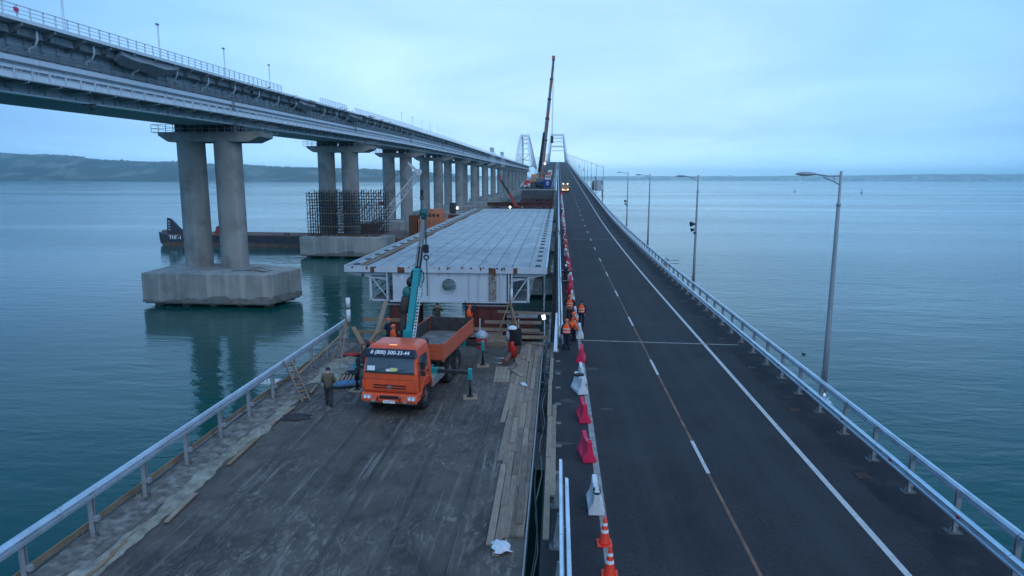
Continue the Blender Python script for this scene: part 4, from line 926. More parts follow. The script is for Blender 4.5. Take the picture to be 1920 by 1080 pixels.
for i, (x0, x1, z, lab) in enumerate(((-13, -.9, 4.9, 'upper rusty beam lying across behind the far end of the lifted span'), (-12.6, -1.2, 3.9, 'lower rusty beam lying across behind the far end of the lifted span'))):
    b = MB(); y = 124; b.box(x0, x1, y - .3, y + .3, z, z + .06); b.box(x0, x1, y - .3, y + .3, z + .7, z + .76); b.box(x0, x1, y - .04, y + .04, z + .06, z + .7); tag(b.build('steel_beam', red_brown), lab, 'beam')
for i, x in enumerate((-11.6, -6.5, -2.0)):
    b = MB()
    for dx in (-.6, .6):
        for dy in (-.6, .6): b.bar((x + dx, 124 + dy, WATER - 2), (x + dx, 124 + dy, 3.88), .25, .25)
    for z in frange(WATER + 1, 3.2, 2.4):
        b.bar((x - .6, 123.4, z), (x + .6, 123.4, z + 1.9), .12, .12); b.bar((x + .6, 123.4, z), (x + .6, 124.6, z + 1.9), .12, .12)
    tag(b.build('trestle_tower', red_brown), ['seaward', 'middle', 'inner'][i] + ' brown trestle tower in the water beyond the lifted span', 'trestle', 'trestle towers')
# ================================================================== people
def person(name_label, loc, heading, top=navy, legs=navy, hands=skin, vest=None, helmet=None, hat=None, pose='stand', height=1.78, group='workers', scale_w=1.0, boots=black_cloth, bands=True):
    """one continuous skinned body; helmet, vest and hat are its garments"""
    P = dict(pel=(0, 0, .96), spi=(0, 0, 1.14), che=(0, .01, 1.34), nec=(0, .01, 1.50), hd0=(0, .03, 1.585), hd1=(0, .035, 1.70), nos=(0, .135, 1.625),
             hpL=(-.10, 0, .90), knL=(-.115, .03, .50), anL=(-.12, -.02, .10), toL=(-.135, .15, .045), hpR=(.10, 0, .90), knR=(.115, .03, .50), anR=(.12, -.02, .10), toR=(.135, .15, .045),
             shL=(-.19, 0, 1.43), elL=(-.27, -.03, 1.15), wrL=(-.25, .08, .92), shR=(.19, 0, 1.43), elR=(.27, -.03, 1.15), wrR=(.25, .08, .92))
    if pose == 'walk': P.update(knL=(-.11, .14, .53), anL=(-.11, .10, .11), toL=(-.12, .27, .06), knR=(.11, -.02, .50), anR=(.11, -.22, .16), toR=(.12, -.06, .05), elL=(-.27, .02, 1.14), wrL=(-.15, .22, 1.05), elR=(.27, .02, 1.14), wrR=(.17, .22, 1.03), hd0=(0, .06, 1.57), hd1=(0, .085, 1.68), nos=(0, .17, 1.59))
    if pose == 'hips': P.update(elL=(-.40, -.06, 1.17), wrL=(-.22, .06, 1.02), elR=(.40, -.06, 1.17), wrR=(.22, .06, 1.02))
    if pose == 'bend': P.update(spi=(0, .10, 1.12), che=(0, .28, 1.24), nec=(0, .43, 1.32), hd0=(0, .52, 1.35), hd1=(0, .60, 1.43), nos=(0, .62, 1.31), shL=(-.19, .36, 1.28), shR=(.19, .36, 1.28), elL=(-.24, .44, 1.02), wrL=(-.15, .58, .86), elR=(.24, .44, 1.02), wrR=(.15, .58, .86), knL=(-.12, .10, .5), knR=(.12, .10, .5))
    if pose == 'reach': P.update(elL=(-.36, .10, 1.60), wrL=(-.40, .16, 1.86), elR=(.34, .14, 1.58), wrR=(.30, .22, 1.84))
    if pose == 'fold': P.update(elL=(-.27, .06, 1.15), wrL=(-.04, .24, 1.20), elR=(.27, .06, 1.15), wrR=(.05, .25, 1.16))
    if pose == 'phone': P.update(elL=(-.30, .14, 1.22), wrL=(-.12, .22, 1.46), elR=(.28, -.02, 1.14))
    names = list(P); V = [Vector(P[k]) for k in names]; idx = {k: i for i, k in enumerate(names)}; part = {}
    rad_ = dict(pel=.165, spi=.165, che=.185, nec=.070, hd0=.098, hd1=.085, nos=.022, hp=.105, kn=.078, an=.066, to=.05, sh=.085, el=.066, wr=.048)
    R_ = [rad_.get(k, rad_.get(k[:2], .05)) * (scale_w if k not in ('hd0', 'hd1', 'nos') else 1) for k in names]
    E_ = [('pel', 'spi', 't'), ('spi', 'che', 't'), ('che', 'nec', 't'), ('nec', 'hd0', 'h'), ('hd0', 'hd1', 'h'), ('hd0', 'nos', 'h')]
    for s in 'LR': E_ += [('pel', 'hp' + s, 'l'), ('hp' + s, 'kn' + s, 'l'), ('kn' + s, 'an' + s, 'l'), ('an' + s, 'to' + s, 'b'), ('che', 'sh' + s, 't'), ('sh' + s, 'el' + s, 't'), ('el' + s, 'wr' + s, 't')]
    edges = [(idx[a], idx[b]) for a, b, _ in E_]; lab = [c for _, _, c in E_]
    for s in 'LR':   # palm, four fingers and a thumb leaving the side of the palm
        w = Vector(P['wr' + s]); d = (w - Vector(P['el' + s])).normalized(); sd = d.cross(Vector((0, 1, .2))).normalized(); fw = sd.cross(d).normalized()
        V.append(w + d * .07); R_.append(.034); ip = len(V) - 1; edges.append((idx['wr' + s], ip)); lab.append('g')
        for k, (o, L_) in enumerate(((-.030, .060), (-.010, .072), (.010, .068), (.030, .052))):
            V.append(w + d * .105 + fw * o); R_.append(.0105); edges.append((ip, len(V) - 1)); lab.append('g')
            V.append(w + d * (.105 + L_ * .75) + fw * o + sd * .028); R_.append(.0085); edges.append((len(V) - 2, len(V) - 1)); lab.append('g')
        V.append(w + d * .05 + fw * .05); R_.append(.011); edges.append((ip, len(V) - 1)); lab.append('g')
        V.append(w + d * .085 + fw * .068 + sd * .018); R_.append(.009); edges.append((len(V) - 2, len(V) - 1)); lab.append('g')
    me = bpy.data.meshes.new('body'); me.from_pydata([tuple(v) for v in V], edges, [])
    o = bpy.data.objects.new('body', me); col.objects.link(o)
    sk = o.modifiers.new('skin', 'SKIN'); sk.use_smooth_shade = True
    for i, d in enumerate(me.skin_vertices[0].data):
        r = R_[i]; d.radius = (r, r * (.72 if i < len(names) and names[i] in ('pel', 'spi', 'che') else 1)); d.use_root = (i == 0)
    o.modifiers.new('sub', 'SUBSURF').levels = 1
    dg = bpy.context.evaluated_depsgraph_get(); bm_me = bpy.data.meshes.new_from_object(o.evaluated_get(dg)); bpy.data.objects.remove(o)
    mats = dict(t=top, h=skin, l=legs, b=boots, g=hands); order = list('thlbg')
    bm_me.materials.clear()
    for k in order: bm_me.materials.append(mats[k])
    segs = [(V[a], V[b], l) for (a, b), l in zip(edges, lab)]
    for f in bm_me.polygons:
        c = f.center; best = None
        for a, b, l in segs:
            ab = b - a; t = max(0, min(1, (c - a).dot(ab) / ab.length_squared)); dd = (c - a - ab * t).length
            if best is None or dd < best[0]: best = (dd, l)
        f.material_index = order.index(best[1]); f.use_smooth = True
    k = height / 1.78
    t = thing('person', name_label, 'person', loc, heading, group); t.scale = (k, k, k)
    b = put('body', bm_me, t)
    H = Vector(P['hd1']); N = Vector(P['hd0']); ax = (H - N).normalized(); C = N + ax * .055
    fwd = (Vector(P['nos']) - N); fwd = (fwd - ax * fwd.dot(ax)).normalized(); rt = fwd.cross(ax); M = Matrix((rt, fwd, ax)).transposed()
    fc = MB()
    for s in (-1, 1): fc.ell(C + M @ Vector((s * .034, .088, .012)), .014, .010, .009, 6, 4); fc.ell(C + M @ Vector((s * .094, .0, -.01)), .014, .026, .034, 6, 4)
    fc.box(-.026, .026, .080, .094, -.072, -.062, M=Matrix.Translation(C) @ M.to_4x4()); fc.build('face', skin if True else skin, t)
    ey = MB()
    for s in (-1, 1): ey.ell(C + M @ Vector((s * .034, .096, .012)), .007, .006, .006, 6, 4)
    ey.build('eyes', dark_metal, t)
    if helmet:
        h = MB(); h.ell(C + M @ Vector((0, 0, .045)), .120, .138, .115, 14, 6, M=M, zmin=-.05); h.ell(C + M @ Vector((0, .05, .043)), .118, .155, .012, 14, 3, M=M); h.build('helmet', helmet, t)
    elif hat:
        h = MB(); h.ell(C + M @ Vector((0, 0, .03)), .108, .118, .105, 12, 5, M=M, zmin=-.1); h.build('hat', hat, t)
    if vest:
        Pe, Sp, Ch, Ne = (Vector(P[k]) for k in ('pel', 'spi', 'che', 'nec')); rings = []
        for p, rx, ry in ((Pe + (Sp - Pe) * .1, .205, .165), (Sp, .205, .165), (Ch, .222, .172), (Ch + (Ne - Ch) * .6, .165, .13), (Ne + (Ne - Ch) * .02, .09, .09)):
            ax2 = (Ne - Pe).normalized(); f2 = Vector((1, 0, 0)).cross(ax2) * -1
            rings.append([p + Vector((1, 0, 0)) * (rx * scale_w * math.cos(q)) + f2 * (ry * scale_w * math.sin(q)) for q in [kk * math.pi / 8 for kk in range(16)]])
        vo = MB(); vo.loft(rings, smooth=True); v_ = vo.build('vest', vest, t)
        if bands:
            for (a, c, tt) in ((0, 1, .55), (1, 2, .5)):
                ring = [rings[a][q].lerp(rings[c][q], tt) for q in range(16)]; ce = sum(ring, Vector()) / 16; up_ = (Ne - Pe).normalized() * .028
                MB().loft([[ce + (q - ce) * 1.02 - up_ for q in ring], [ce + (q - ce) * 1.02 + up_ for q in ring]], smooth=True).build('reflective_band', reflect, v_)
    elif bands:
        rb_ = MB()
        for s in 'LR':
            a, c = Vector(P['kn' + s]), Vector(P['an' + s]); rb_.tube([a.lerp(c, .45), a.lerp(c, .6)], .082 * scale_w, 10)
            a, c = Vector(P['sh' + s]), Vector(P['el' + s]); rb_.tube([a.lerp(c, .5), a.lerp(c, .68)], .083 * scale_w, 10)
        rb_.build('reflective_bands', reflect, t)
    return t
AW, TW = 0.0, math.pi     # heading 0 faces away from the camera, pi faces it
person('man in olive jacket and dark knit hat walking away beside the orange truck', (-10.0, 27.75, 0), rad(8), olive, grey_cloth, hat=hat_blue, pose='walk', scale_w=1.22, bands=False, height=1.80)
person('worker in orange helmet and vest standing behind the cab by the timber frame', (-9.15, 36.3, 0), rad(150), navy, navy, vest=hivis, helmet=helmet_o, pose='stand', height=1.86, bands=False)
person('crouched worker of whom only an orange helmet shows beside the cab', (-9.35, 33.0, 0), rad(30), black_cloth, black_cloth, helmet=helmet_o, pose='bend', bands=False)
person('worker with orange hood half hidden behind the crane column', (-9.2, 40.0, 0), rad(170), navy, navy, vest=hivis, helmet=helmet_o, pose='fold', bands=False)
person('man in camouflage jacket standing under the lifted span behind the truck bed', (-7.62, 41.7, 0.35), rad(200), camo, camo, hat=black_cloth, pose='phone', scale_w=1.15, bands=False)
person('worker in orange vest reaching up to the lifted span', (-5.55, 41.7, 0.25), rad(-25), navy, green_cloth, vest=hivis, hat=hivis, pose='reach', bands=False)
person('worker in orange vest and navy suit, back turned, nearest by the flood lamp', (0.63, 38.4, 0), rad(-8), navy, navy, vest=hivis, helmet=helmet_o, pose='stand', height=1.88, scale_w=1.1)
person('worker in bright orange jacket bending over behind the nearest worker', (0.72, 39.7, 0), rad(-60), hivis, navy, helmet=helmet_o, pose='bend', height=1.85, scale_w=1.15, bands=False)
person('worker in orange helmet and vest standing at the heart of the group', (1.13, 40.6, 0), rad(120), navy, navy, vest=hivis, helmet=helmet_o, pose='fold', height=1.86)
person('worker in dark hood and orange vest at the outer side of the group', (1.72, 44.6, 0), rad(165), navy, navy, vest=hivis, hat=hat_blue, pose='stand', height=1.88)
person('worker in orange helmet and shoulder vest facing the camera behind the group', (0.95, 46.6, 0), rad(175), black_cloth, black_cloth, vest=hivis, helmet=helmet_o, pose='hips', height=1.88)
person('lone worker in white helmet and dark suit with reflective cuffs by the guardrail', (0.86, 63.6, rz(63.6)), rad(185), navy, navy, helmet=helmet_w, pose='stand', height=1.86, scale_w=1.12)
person('small dark figure by the guardrail far along, beside white barriers', (0.9, 150, rz(150)), rad(180), navy, navy, helmet=helmet_w, pose='stand')
person('small dark figure near the lit truck, next to the red barrier', (1.0, 224, rz(224)), rad(90), black_cloth, navy, vest=red_p, pose='stand', bands=False)
for i, (x, y, h_) in enumerate(((-10.7, 236, helmet_o), (-9.6, 238, helmet_w), (-8.6, 236.5, helmet_o))):
    person(['first', 'second', 'third'][i] + ' tiny worker at the end of the far deck by the tall crane', (x, y, lz(y)), rad(180 + 40 * i), navy, navy, vest=hivis, helmet=h_, pose='fold')
# planks the two men under the span stand on
pf = thing('work_platform', 'timber work platform under the near end of the lifted span', 'platform')
for k in range(5): MB().box(-9.0, -3.4, 40.75 + k * .3, 41.02 + k * .3, .10 + .02 * (k % 2), .16 + .02 * (k % 2)).build('plank', timber_grey, pf)
for x in (-8.6, -6.4, -4.2): MB().box(x - .1, x + .1, 40.42, 42.1, -.45, .09).build('joist', red_brown, pf)

# ================================================================== the orange crane truck (front towards -y)
TR = thing('crane_truck', 'orange flatbed truck with turquoise loader crane and a phone number over its windscreen', 'truck', (-7.0, 26.7, 0), rad(-6.3))
ch = MB()
for x in (-.42, .42): ch.box(x - .05, x + .05, .5, 9.6, .82, 1.08)
for y in (1.4, 3.2, 4.6, 6.0, 7.6, 9.4): ch.box(-.42, .42, y - .06, y + .06, .86, 1.04)
ch.build('chassis', dark_metal, TR)
def rrect(x0, x1, z0, z1, y, r=.08, n=3, ytop=None):
    pts = []
    for cx, cz, a0 in ((x1 - r, z0 + r, -90), (x1 - r, z1 - r, 0), (x0 + r, z1 - r, 90), (x0 + r, z0 + r, 180)):
        for k in range(n + 1):
            a = rad(a0 + 90 * k / n); z = cz + r * math.sin(a); yy = y if ytop is None else y + (ytop - y) * (z - z0) / (z1 - z0); pts.append(Vector((cx + r * math.cos(a), yy, z)))
    return pts
cab = MB()
# lower cab with sloped front, upper cab tapering to the roof
lo = [(-1.22, 1.05), (1.22, 1.05)]
def cab_ring(z, yf, yb, hw, rr=.13):
    pts = []
    for cx, cy, a0 in ((hw - rr, yf + rr, -90), (hw - rr, yb - .05, 0), (-hw + rr, yb - .05, 90), (-hw + rr, yf + rr, 180)):
        for k in range(4):
            a = rad(a0 + 30 * k); q = rr if a0 in (-90, 180) else .05; pts.append((cx + (rr if a0 in (-90, 180) else rr) * math.cos(a), cy + q * math.sin(a), z))
    return pts
cab.loft([cab_ring(.98, .14, 2.05, 1.20), cab_ring(1.12, .08, 2.08, 1.225), cab_ring(1.86, .10, 2.08, 1.225), cab_ring(2.60, .30, 2.06, 1.13), cab_ring(2.84, .40, 2.03, 1.08), cab_ring(2.96, .56, 1.96, .98), cab_ring(3.0, .75, 1.85, .82)], smooth=False)
cb = cab.build('cab', orange, TR, bevel=.03)
def on_front(z, d=0.0):   # y of the cab front at height z
    return (.08 + (z - 1.12) * .027 if z < 1.86 else .10 + (z - 1.86) * .27 if z < 2.6 else .30 + (z - 2.6) * .42) - d
def front_panel(x0, x1, z0, z1, off, th=.02, taper=0.0):
    m = MB(); rings = []
    for o_ in (off, off - th): rings.append([(x0, on_front(z0, o_), z0), (x1, on_front(z0, o_), z0), (x1 - taper, on_front(z1, o_), z1), (x0 + taper, on_front(z1, o_), z1)])
    return m.loft(rings)
front_panel(-1.09, 1.09, 1.90, 2.53, .015, .03, .05).build('windscreen', glass, TR)
front_panel(-1.10, 1.10, 1.86, 1.93, .03, .04).build('windscreen_seal', black, TR); front_panel(-.01, .01, 1.93, 2.52, .018, .02).build('windscreen_seal', black, TR)
vis = MB(); vis.loft([[(-1.16, .16, 2.52), (1.16, .16, 2.52), (1.16, .40, 2.55), (-1.16, .40, 2.55)], [(-1.12, .17, 2.62), (1.12, .17, 2.62), (1.12, .44, 2.64), (-1.12, .44, 2.64)], [(-1.06, .28, 2.86), (1.06, .28, 2.86), (1.06, .48, 2.86), (-1.06, .48, 2.86)]])
vs_ = vis.build('sun_visor', mat('visor_navy', (0.012, 0.014, 0.03), .35, var=.1), TR, bevel=.02)
tm = Matrix.Translation((0, .215, 2.735)) @ Matrix.Rotation(rad(90 - 23), 4, 'X')
text_mesh('phone_number', '8 (800) 500-33-44', .22, white_bright, vs_, tm, bold=.003, shear=.22, width=1.72, ext=.004)
# side windows, doors, handles
for s in (-1, 1):
    d = MB(); d.loft([[(s * 1.232, .45, 1.08), (s * 1.232, 1.65, 1.08), (s * 1.232, 1.65, 1.86), (s * 1.232, .38, 1.86)], [(s * 1.236, .45, 1.08), (s * 1.236, 1.65, 1.08), (s * 1.236, 1.65, 1.86), (s * 1.236, .38, 1.86)]])
    dr = d.build('door', orange, TR)
    w = MB(); w.loft([[(s * 1.222, .48, 1.92), (s * 1.222, 1.58, 1.92), (s * 1.15, 1.58, 2.5), (s * 1.15, .60, 2.5)], [(s * 1.228, .48, 1.92), (s * 1.228, 1.58, 1.92), (s * 1.158, 1.58, 2.5), (s * 1.158, .60, 2.5)]]); w.build('side_window', glass, dr)
    MB().box(s * 1.25 - .02, s * 1.25 + .02, 1.32, 1.52, 1.66, 1.71).build('door_handle', black, dr)
    mi = MB(); mi.bar((s * 1.16, .32, 2.3), (s * 1.42, .22, 2.32), .03, .03); mi.bar((s * 1.2, .3, 1.95), (s * 1.42, .22, 1.98), .03, .03); mi.bar((s * 1.42, .22, 1.98), (s * 1.42, .22, 2.34), .03, .03)
    mr = mi.build('mirror_bracket', black, TR)
    m2 = MB().box(s * 1.44 - .10, s * 1.44 + .10, .16, .24, 2.08, 2.44); m2.build('mirror', black, TR, bevel=.03); MB().box(s * 1.44 - .10, s * 1.44 + .10, .17, .24, 1.80, 2.02).build('mirror', black, TR, bevel=.03)
    # wheel arch and step
    ar = MB(); pts = []
    for k in range(9):
        a = rad(10 + 160 * k / 8); pts.append((1.32 - .80 * math.cos(a), .68 + .74 * math.sin(a)))
    ar.loft([[(s * 1.02, y, z) for y, z in pts] + [(s * 1.02, y, z + .05) for y, z in pts[::-1]], [(s * 1.27, y, z) for y, z in pts] + [(s * 1.27, y, z + .05) for y, z in pts[::-1]]]); ar.build('mudguard', orange, TR)
# bumper, lamps, grille
bu = MB(); bu.loft([[(-1.20, -.02, .60), (1.20, -.02, .60), (1.20, .35, .62), (-1.20, .35, .62)], [(-1.25, -.05, .71), (1.25, -.05, .71), (1.25, .50, .71), (-1.25, .50, .71)], [(-1.25, .0, 1.0), (1.25, .0, 1.0), (1.25, .5, 1.0), (-1.25, .5, 1.0)]])
bp = bu.build('bumper', orange, TR, bevel=.04)
lamp_glass = mat('headlamp_glass', (0.55, 0.6, 0.65), .12, metal=.5, var=.2, scale=12)
for s in (-1, 1):
    h = MB().box(s * .98 - .19, s * .98 + .19, -.058, -.02, .76, .93).build('headlight', lamp_glass, TR, bevel=.02)
    for dx in (-.08, .09): MB().cyl((s * .98 + dx, -.075, .83), (s * .98 + dx, -.06, .83), .065, n=12).build('reflector', white_bright, h)
    MB().box(s * 1.16 - .05, s * 1.16 + .05, .04, .085, 1.2, 1.56).build('corner_vane', orange, TR)
    hk = MB(); hk.torus((s * .5, -.10, .80), .065, .018, 12, 6, Matrix.Rotation(math.pi / 2, 3, 'Y')); hk.build('tow_hook', dark_metal, TR)
MB().box(-.42, .42, -.062, -.03, .79, .92).build('bumper_slot', black, TR)
pl = MB().box(-.26, .26, -.085, -.055, .61, .72).build('licence_plate', white_bright, TR)
text_mesh('plate_number', 'Х755ЕК 93', .10, black, pl, Matrix.Translation((0, -.0875, .665)) @ Matrix.Rotation(rad(90), 4, 'X'), ext=.001, width=.44)
for z in (1.20, 1.31):
    front_panel(-.72, .72, z, z + .055, .012, .02).build('grille_slot', black, TR)
front_panel(-.76, .76, 1.155, 1.185, .03, .04).build('grille_bar', orange, TR); front_panel(-.76, .76, 1.262, 1.30, .03, .04).build('grille_bar', orange, TR); front_panel(-.76, .76, 1.375, 1.41, .03, .04).build('grille_bar', orange, TR)
em = MB(); em.torus((0, on_front(1.28, .05), 1.28), .075, .014, 16, 6, Matrix.Rotation(math.pi / 2, 3, 'X')); em.bar((-.05, on_front(1.27, .05), 1.27), (.05, on_front(1.29, .05), 1.29), .02, .03); em.bar((-.02, on_front(1.25, .05), 1.25), (.04, on_front(1.32, .05), 1.32), .02, .02); em.build('grille_emblem', galv_dull, TR)
front_panel(-1.18, 1.18, 1.60, 1.612, .006, .008).build('panel_seam', black, TR)
for x0, x1, rz_ in ((-.75, -.25, .1), (.15, .75, .12)):
    a, b_ = Vector((x0, on_front(1.95, .03), 1.93)), Vector((x1, on_front(2.05, .045), 2.07)); MB().bar(b_ if x0 > 0 else a, a if x0 > 0 else b_, .018, .018).build('wiper', black, TR)
front_panel(-1.0, -.66, 1.96, 2.15, .022, .002, 0).build('windscreen_paper', mat('paper', (.7, .72, .74), .8, var=.05), TR); front_panel(.0, .34, 1.95, 2.10, .022, .002, 0).build('windscreen_paper', mat('paper_yellow', (.62, .6, .25), .8, var=.1), TR); front_panel(-.16, .0, 1.95, 2.05, .022, .002, 0).build('windscreen_paper', MATS['paper'], TR)
for x in (-.12, .0, .12): MB().box(x - .04, x + .04, .60, .68, 2.93, 2.985).build('roof_lamp', mat('amber_lamp', (.8, .35, .05), .3, emit=(1, .45, .1), estr=1.2), TR)
for s in (-1, 1):
    for y0, y1, z0, z1 in ((.36, .385, 1.0, 2.5), (1.66, 1.685, 1.0, 2.5)): MB().box(s * 1.238 - .004, s * 1.238 + .004, y0, y1, 1.06, 1.86).build('panel_gap', black, TR)
    MB().box(s * 1.10 - .14, s * 1.10 + .14, .30, .62, .52, .58).build('cab_step', black, TR); MB().box(s * 1.10 - .14, s * 1.10 + .14, .30, .62, .74, .79).build('cab_step', black, TR)
    MB().box(s * .70 - .07, s * .70 + .07, -.06, -.045, .64, .72).build('fog_lamp', lamp_glass, TR)
front_panel(-1.2, 1.2, 1.045, 1.06, .006, .01).build('panel_seam', black, TR)
MB().box(-1.22, 1.22, -.058, .02, .598, .64).build('bumper_lip', mat('road_mud', (.10, .075, .06), .95, var=.4, scale=8), TR)
# wheels
def wheel(x, y, s, r=.635, w=.42):
    t_ = MB(); prof = [(-.5, .55), (-.5, .86), (-.38, .97), (-.15, 1.0), (.15, 1.0), (.38, .97), (.5, .86), (.5, .55)]
    n = 28; rings = []
    for k in range(n):
        a = 2 * math.pi * k / n; rings.append([(px * w, pr * r * math.cos(a), pr * r * math.sin(a)) for px, pr in prof])
    t_.loft(rings + [rings[0]], caps=False, smooth=True)
    for k in range(n):
        a = 2 * math.pi * (k + .5) / n
        for j in (-1, 1):
            M = Matrix.Rotation(a, 4, 'X'); t_.box(min(j * .06, j * .23) * w / .42, max(j * .06, j * .23) * w / .42, -.035, .035, r - .03, r + .012, M=M)
    o = t_.build('wheel', rubber, TR); o.location = (x, y, r)
    h_ = MB(); h_.cyl((s * .02, 0, 0), (s * w * .36, 0, 0), r * .56, n=20); h_.cyl((s * w * .36, 0, 0), (s * w * .52, 0, 0), r * .2, n=12)
    for k in range(8): a = k * .785; h_.cyl((s * w * .36, .36 * r * math.cos(a), .36 * r * math.sin(a)), (s * w * .42, .36 * r * math.cos(a), .36 * r * math.sin(a)), .025, n=6)
    h_.build('rim', mat('rim_orange_grey', (.16, .09, .07), .6, var=.3, scale=5), o)
for y in (1.32, 5.25, 6.65):
    for s in (-1, 1): wheel(s * 1.01, y, s)
for y in (1.32, 5.25, 6.65): MB().cyl((-.9, y, .635), (.9, y, .635), .10, n=10).build('axle', dark_metal, TR)
for s in (-1, 1):
    MB().box(s * .98 - .24, s * .98 + .24, 2.35, 3.45, .62, 1.12).build('fuel_tank', mat('tank_grey', (.24, .24, .23), .55, var=.15, scale=3), TR, bevel=.06)
    MB().box(s * .98 - .24, s * .98 + .24, 3.55, 4.25, .62, 1.05).build('tool_box', MATS['tank_grey'], TR, bevel=.05)
MB().cyl((.55, 2.22, 1.1), (.55, 2.22, 2.95), .12, n=12).build('exhaust', dark_metal, TR); MB().box(.72, 1.05, 2.12, 2.34, 1.3, 2.9).build('air_intake', black, TR, bevel=.05)
# load bed
BY0, BY1, BZ = 3.95, 9.85, 1.48
bf = MB().box(-1.24, 1.24, BY0, BY1, BZ - .14, BZ); bf.build('bed_frame', dark_metal, TR)
MB().box(-1.2, 1.2, BY0 + .05, BY1 - .05, BZ + .003, BZ + .02).build('bed_floor', bed_floor, TR)
for s in (-1, 1):
    for y0, y1 in ((BY0, (BY0 + BY1) / 2 - .03), ((BY0 + BY1) / 2 + .03, BY1)):
        sdp = MB().box(s * 1.25 - .02, s * 1.25 + .02, y0, y1, BZ - .02, BZ + .76)
        for k in range(4): sdp.box(s * 1.25 + s * .02 - (.02 if s < 0 else 0), s * 1.25 + s * .02 + (.02 if s > 0 else 0), y0 + .03, y1 - .03, BZ + .04 + .185 * k, BZ + .15 + .185 * k)
        so = sdp.build('side_board', orange_faded, TR)
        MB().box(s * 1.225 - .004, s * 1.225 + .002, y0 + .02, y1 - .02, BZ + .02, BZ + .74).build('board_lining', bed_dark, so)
    for y in (BY0 - .03, (BY0 + BY1) / 2, BY1 + .03): MB().box(s * 1.25 - .045, s * 1.25 + .045, y - .03, y + .03, BZ - .1, BZ + .80).build('stake', orange_faded, TR)
fbm = MB().box(-1.2, 1.2, BY0 - .05, BY0 - .01, BZ - .02, BZ + .76)
for k in range(4): fbm.box(-1.18, 1.18, BY0 - .07, BY0 - .05, BZ + .04 + .185 * k, BZ + .15 + .185 * k)
fbm.build('front_board', orange_faded, TR)
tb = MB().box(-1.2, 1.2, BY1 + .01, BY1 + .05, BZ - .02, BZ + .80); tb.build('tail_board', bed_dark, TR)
sk_ = MB().tube([(-.9, 5.2, 1.53), (-.2, 5.9, 1.56), (.35, 6.6, 1.55), (.9, 6.0, 1.54)], .02, 6).build('lashing_strap', black, TR)
for s in (-1, 1): MB().box(s * .95 - .24, s * .95 + .24, 7.35, 7.38, .35, .95).build('mud_flap', rubber, TR)
# crane: column, telescopic boom, cylinders, winch, outriggers
CX, CY = -.13, 3.05
crn = MB().box(-.95, .95, CY - .36, CY + .36, 1.08, 1.42); crn.build('crane_base', teal_dark, TR, bevel=.03)
cl = MB(); cl.loft([[(CX - .30, CY - .30, 1.42), (CX + .30, CY - .30, 1.42), (CX + .30, CY + .30, 1.42), (CX - .30, CY + .30, 1.42)], [(CX - .24, CY - .24, 2.2), (CX + .24, CY - .24, 2.2), (CX + .24, CY + .24, 2.2), (CX - .24, CY + .24, 2.2)], [(CX - .20, CY - .24, 3.1), (CX + .20, CY - .24, 3.1), (CX + .20, CY + .24, 3.1), (CX - .20, CY + .24, 3.1)]]); cl.build('crane_column', teal, TR, bevel=.02)
mo = MB(); mo.cyl((CX + .2, CY - .1, 1.75), (CX + .62, CY - .1, 1.75), .17, n=14); mo.cyl((CX + .4, CY - .1, 1.45), (CX + .4, CY - .1, 1.95), .12, n=12); mo.build('slew_motor', teal, TR)
B0 = Vector((CX, CY + .05, 2.75)); BD = Vector((.105, .15, 1.0)).normalized()
def bsec(a, b, w, h, m, name): return MB().bar(B0 + BD * a, B0 + BD * b, w, h, up=(0, 1, 0)).build(name, m, TR, bevel=.015)
bsec(-.25, 3.05, .30, .40, teal, 'outer_boom'); bsec(3.05, 3.2, .335, .43, teal, 'boom_collar'); bsec(3.2, 4.25, .22, .30, dark_metal, 'boom_section'); bsec(4.2, 4.33, .24, .32, boom_grey, 'boom_collar'); bsec(4.33, 5.45, .18, .25, boom_grey, 'boom_section')
bsec(5.45, 5.75, .21, .3, teal_dark, 'boom_head'); hd_ = MB(); tip = B0 + BD * 5.7
hd_.box(tip.x - .12, tip.x + .15, tip.y - .3, tip.y + .1, tip.z - .1, tip.z + .28); hd_.cyl((tip.x - .14, tip.y - .2, tip.z + .1), (tip.x + .17, tip.y - .2, tip.z + .1), .16, n=14); hd_.build('boom_sheave', teal_dark, TR)
for dx in (-.05, .08): MB().bar(B0 + BD * 3.3 + Vector((dx, -.19, 0)), B0 + BD * 5.4 + Vector((dx, -.16, 0)), .04, .03).build('extension_rod', galv_dull, TR)
tk = MB()   # hose ladder alongside the boom
for k in range(16): tk.bar(B0 + BD * (.05 + .15 * k) + Vector((.22, -.24, 0)), B0 + BD * (.05 + .15 * k) + Vector((.37, -.24, 0)), .05, .06)
tk.bar(B0 + BD * 0 + Vector((.24, -.23, 0)), B0 + BD * 2.4 + Vector((.24, -.23, 0)), .03, .03); tk.bar(B0 + BD * 0 + Vector((.36, -.23, 0)), B0 + BD * 2.4 + Vector((.36, -.23, 0)), .03, .03); tk.build('hose_carrier', white_p, TR)
MB().tube([B0 + BD * 2.3 + Vector((.3, -.2, 0)), B0 + BD * 2.75 + Vector((.42, -.22, 0)), B0 + BD * 3.05 + Vector((.34, -.2, 0)), B0 + BD * 3.1 + Vector((.18, -.2, 0))], .025, 6).build('hydraulic_hose', black, TR)
MB().tube([B0 + BD * .4 + Vector((.2, -.24, 0)), B0 + BD * 1.6 + Vector((.25, -.25, 0)), B0 + BD * 2.0 + Vector((.42, -.22, 0)), B0 + BD * 2.9 + Vector((.30, -.22, 0))], .03, 6).build('hydraulic_hose', teal, TR)
lc = MB(); lc.cyl((CX - .34, CY + .1, 2.5), B0 + BD * 1.1 + Vector((-.42, 0, 0)), .15, n=12); lc.build('lift_cylinder', mat('cylinder_sleeve', (.045, .04, .035), .9, var=.4, scale=9, bump=.6, bscale=25), TR)
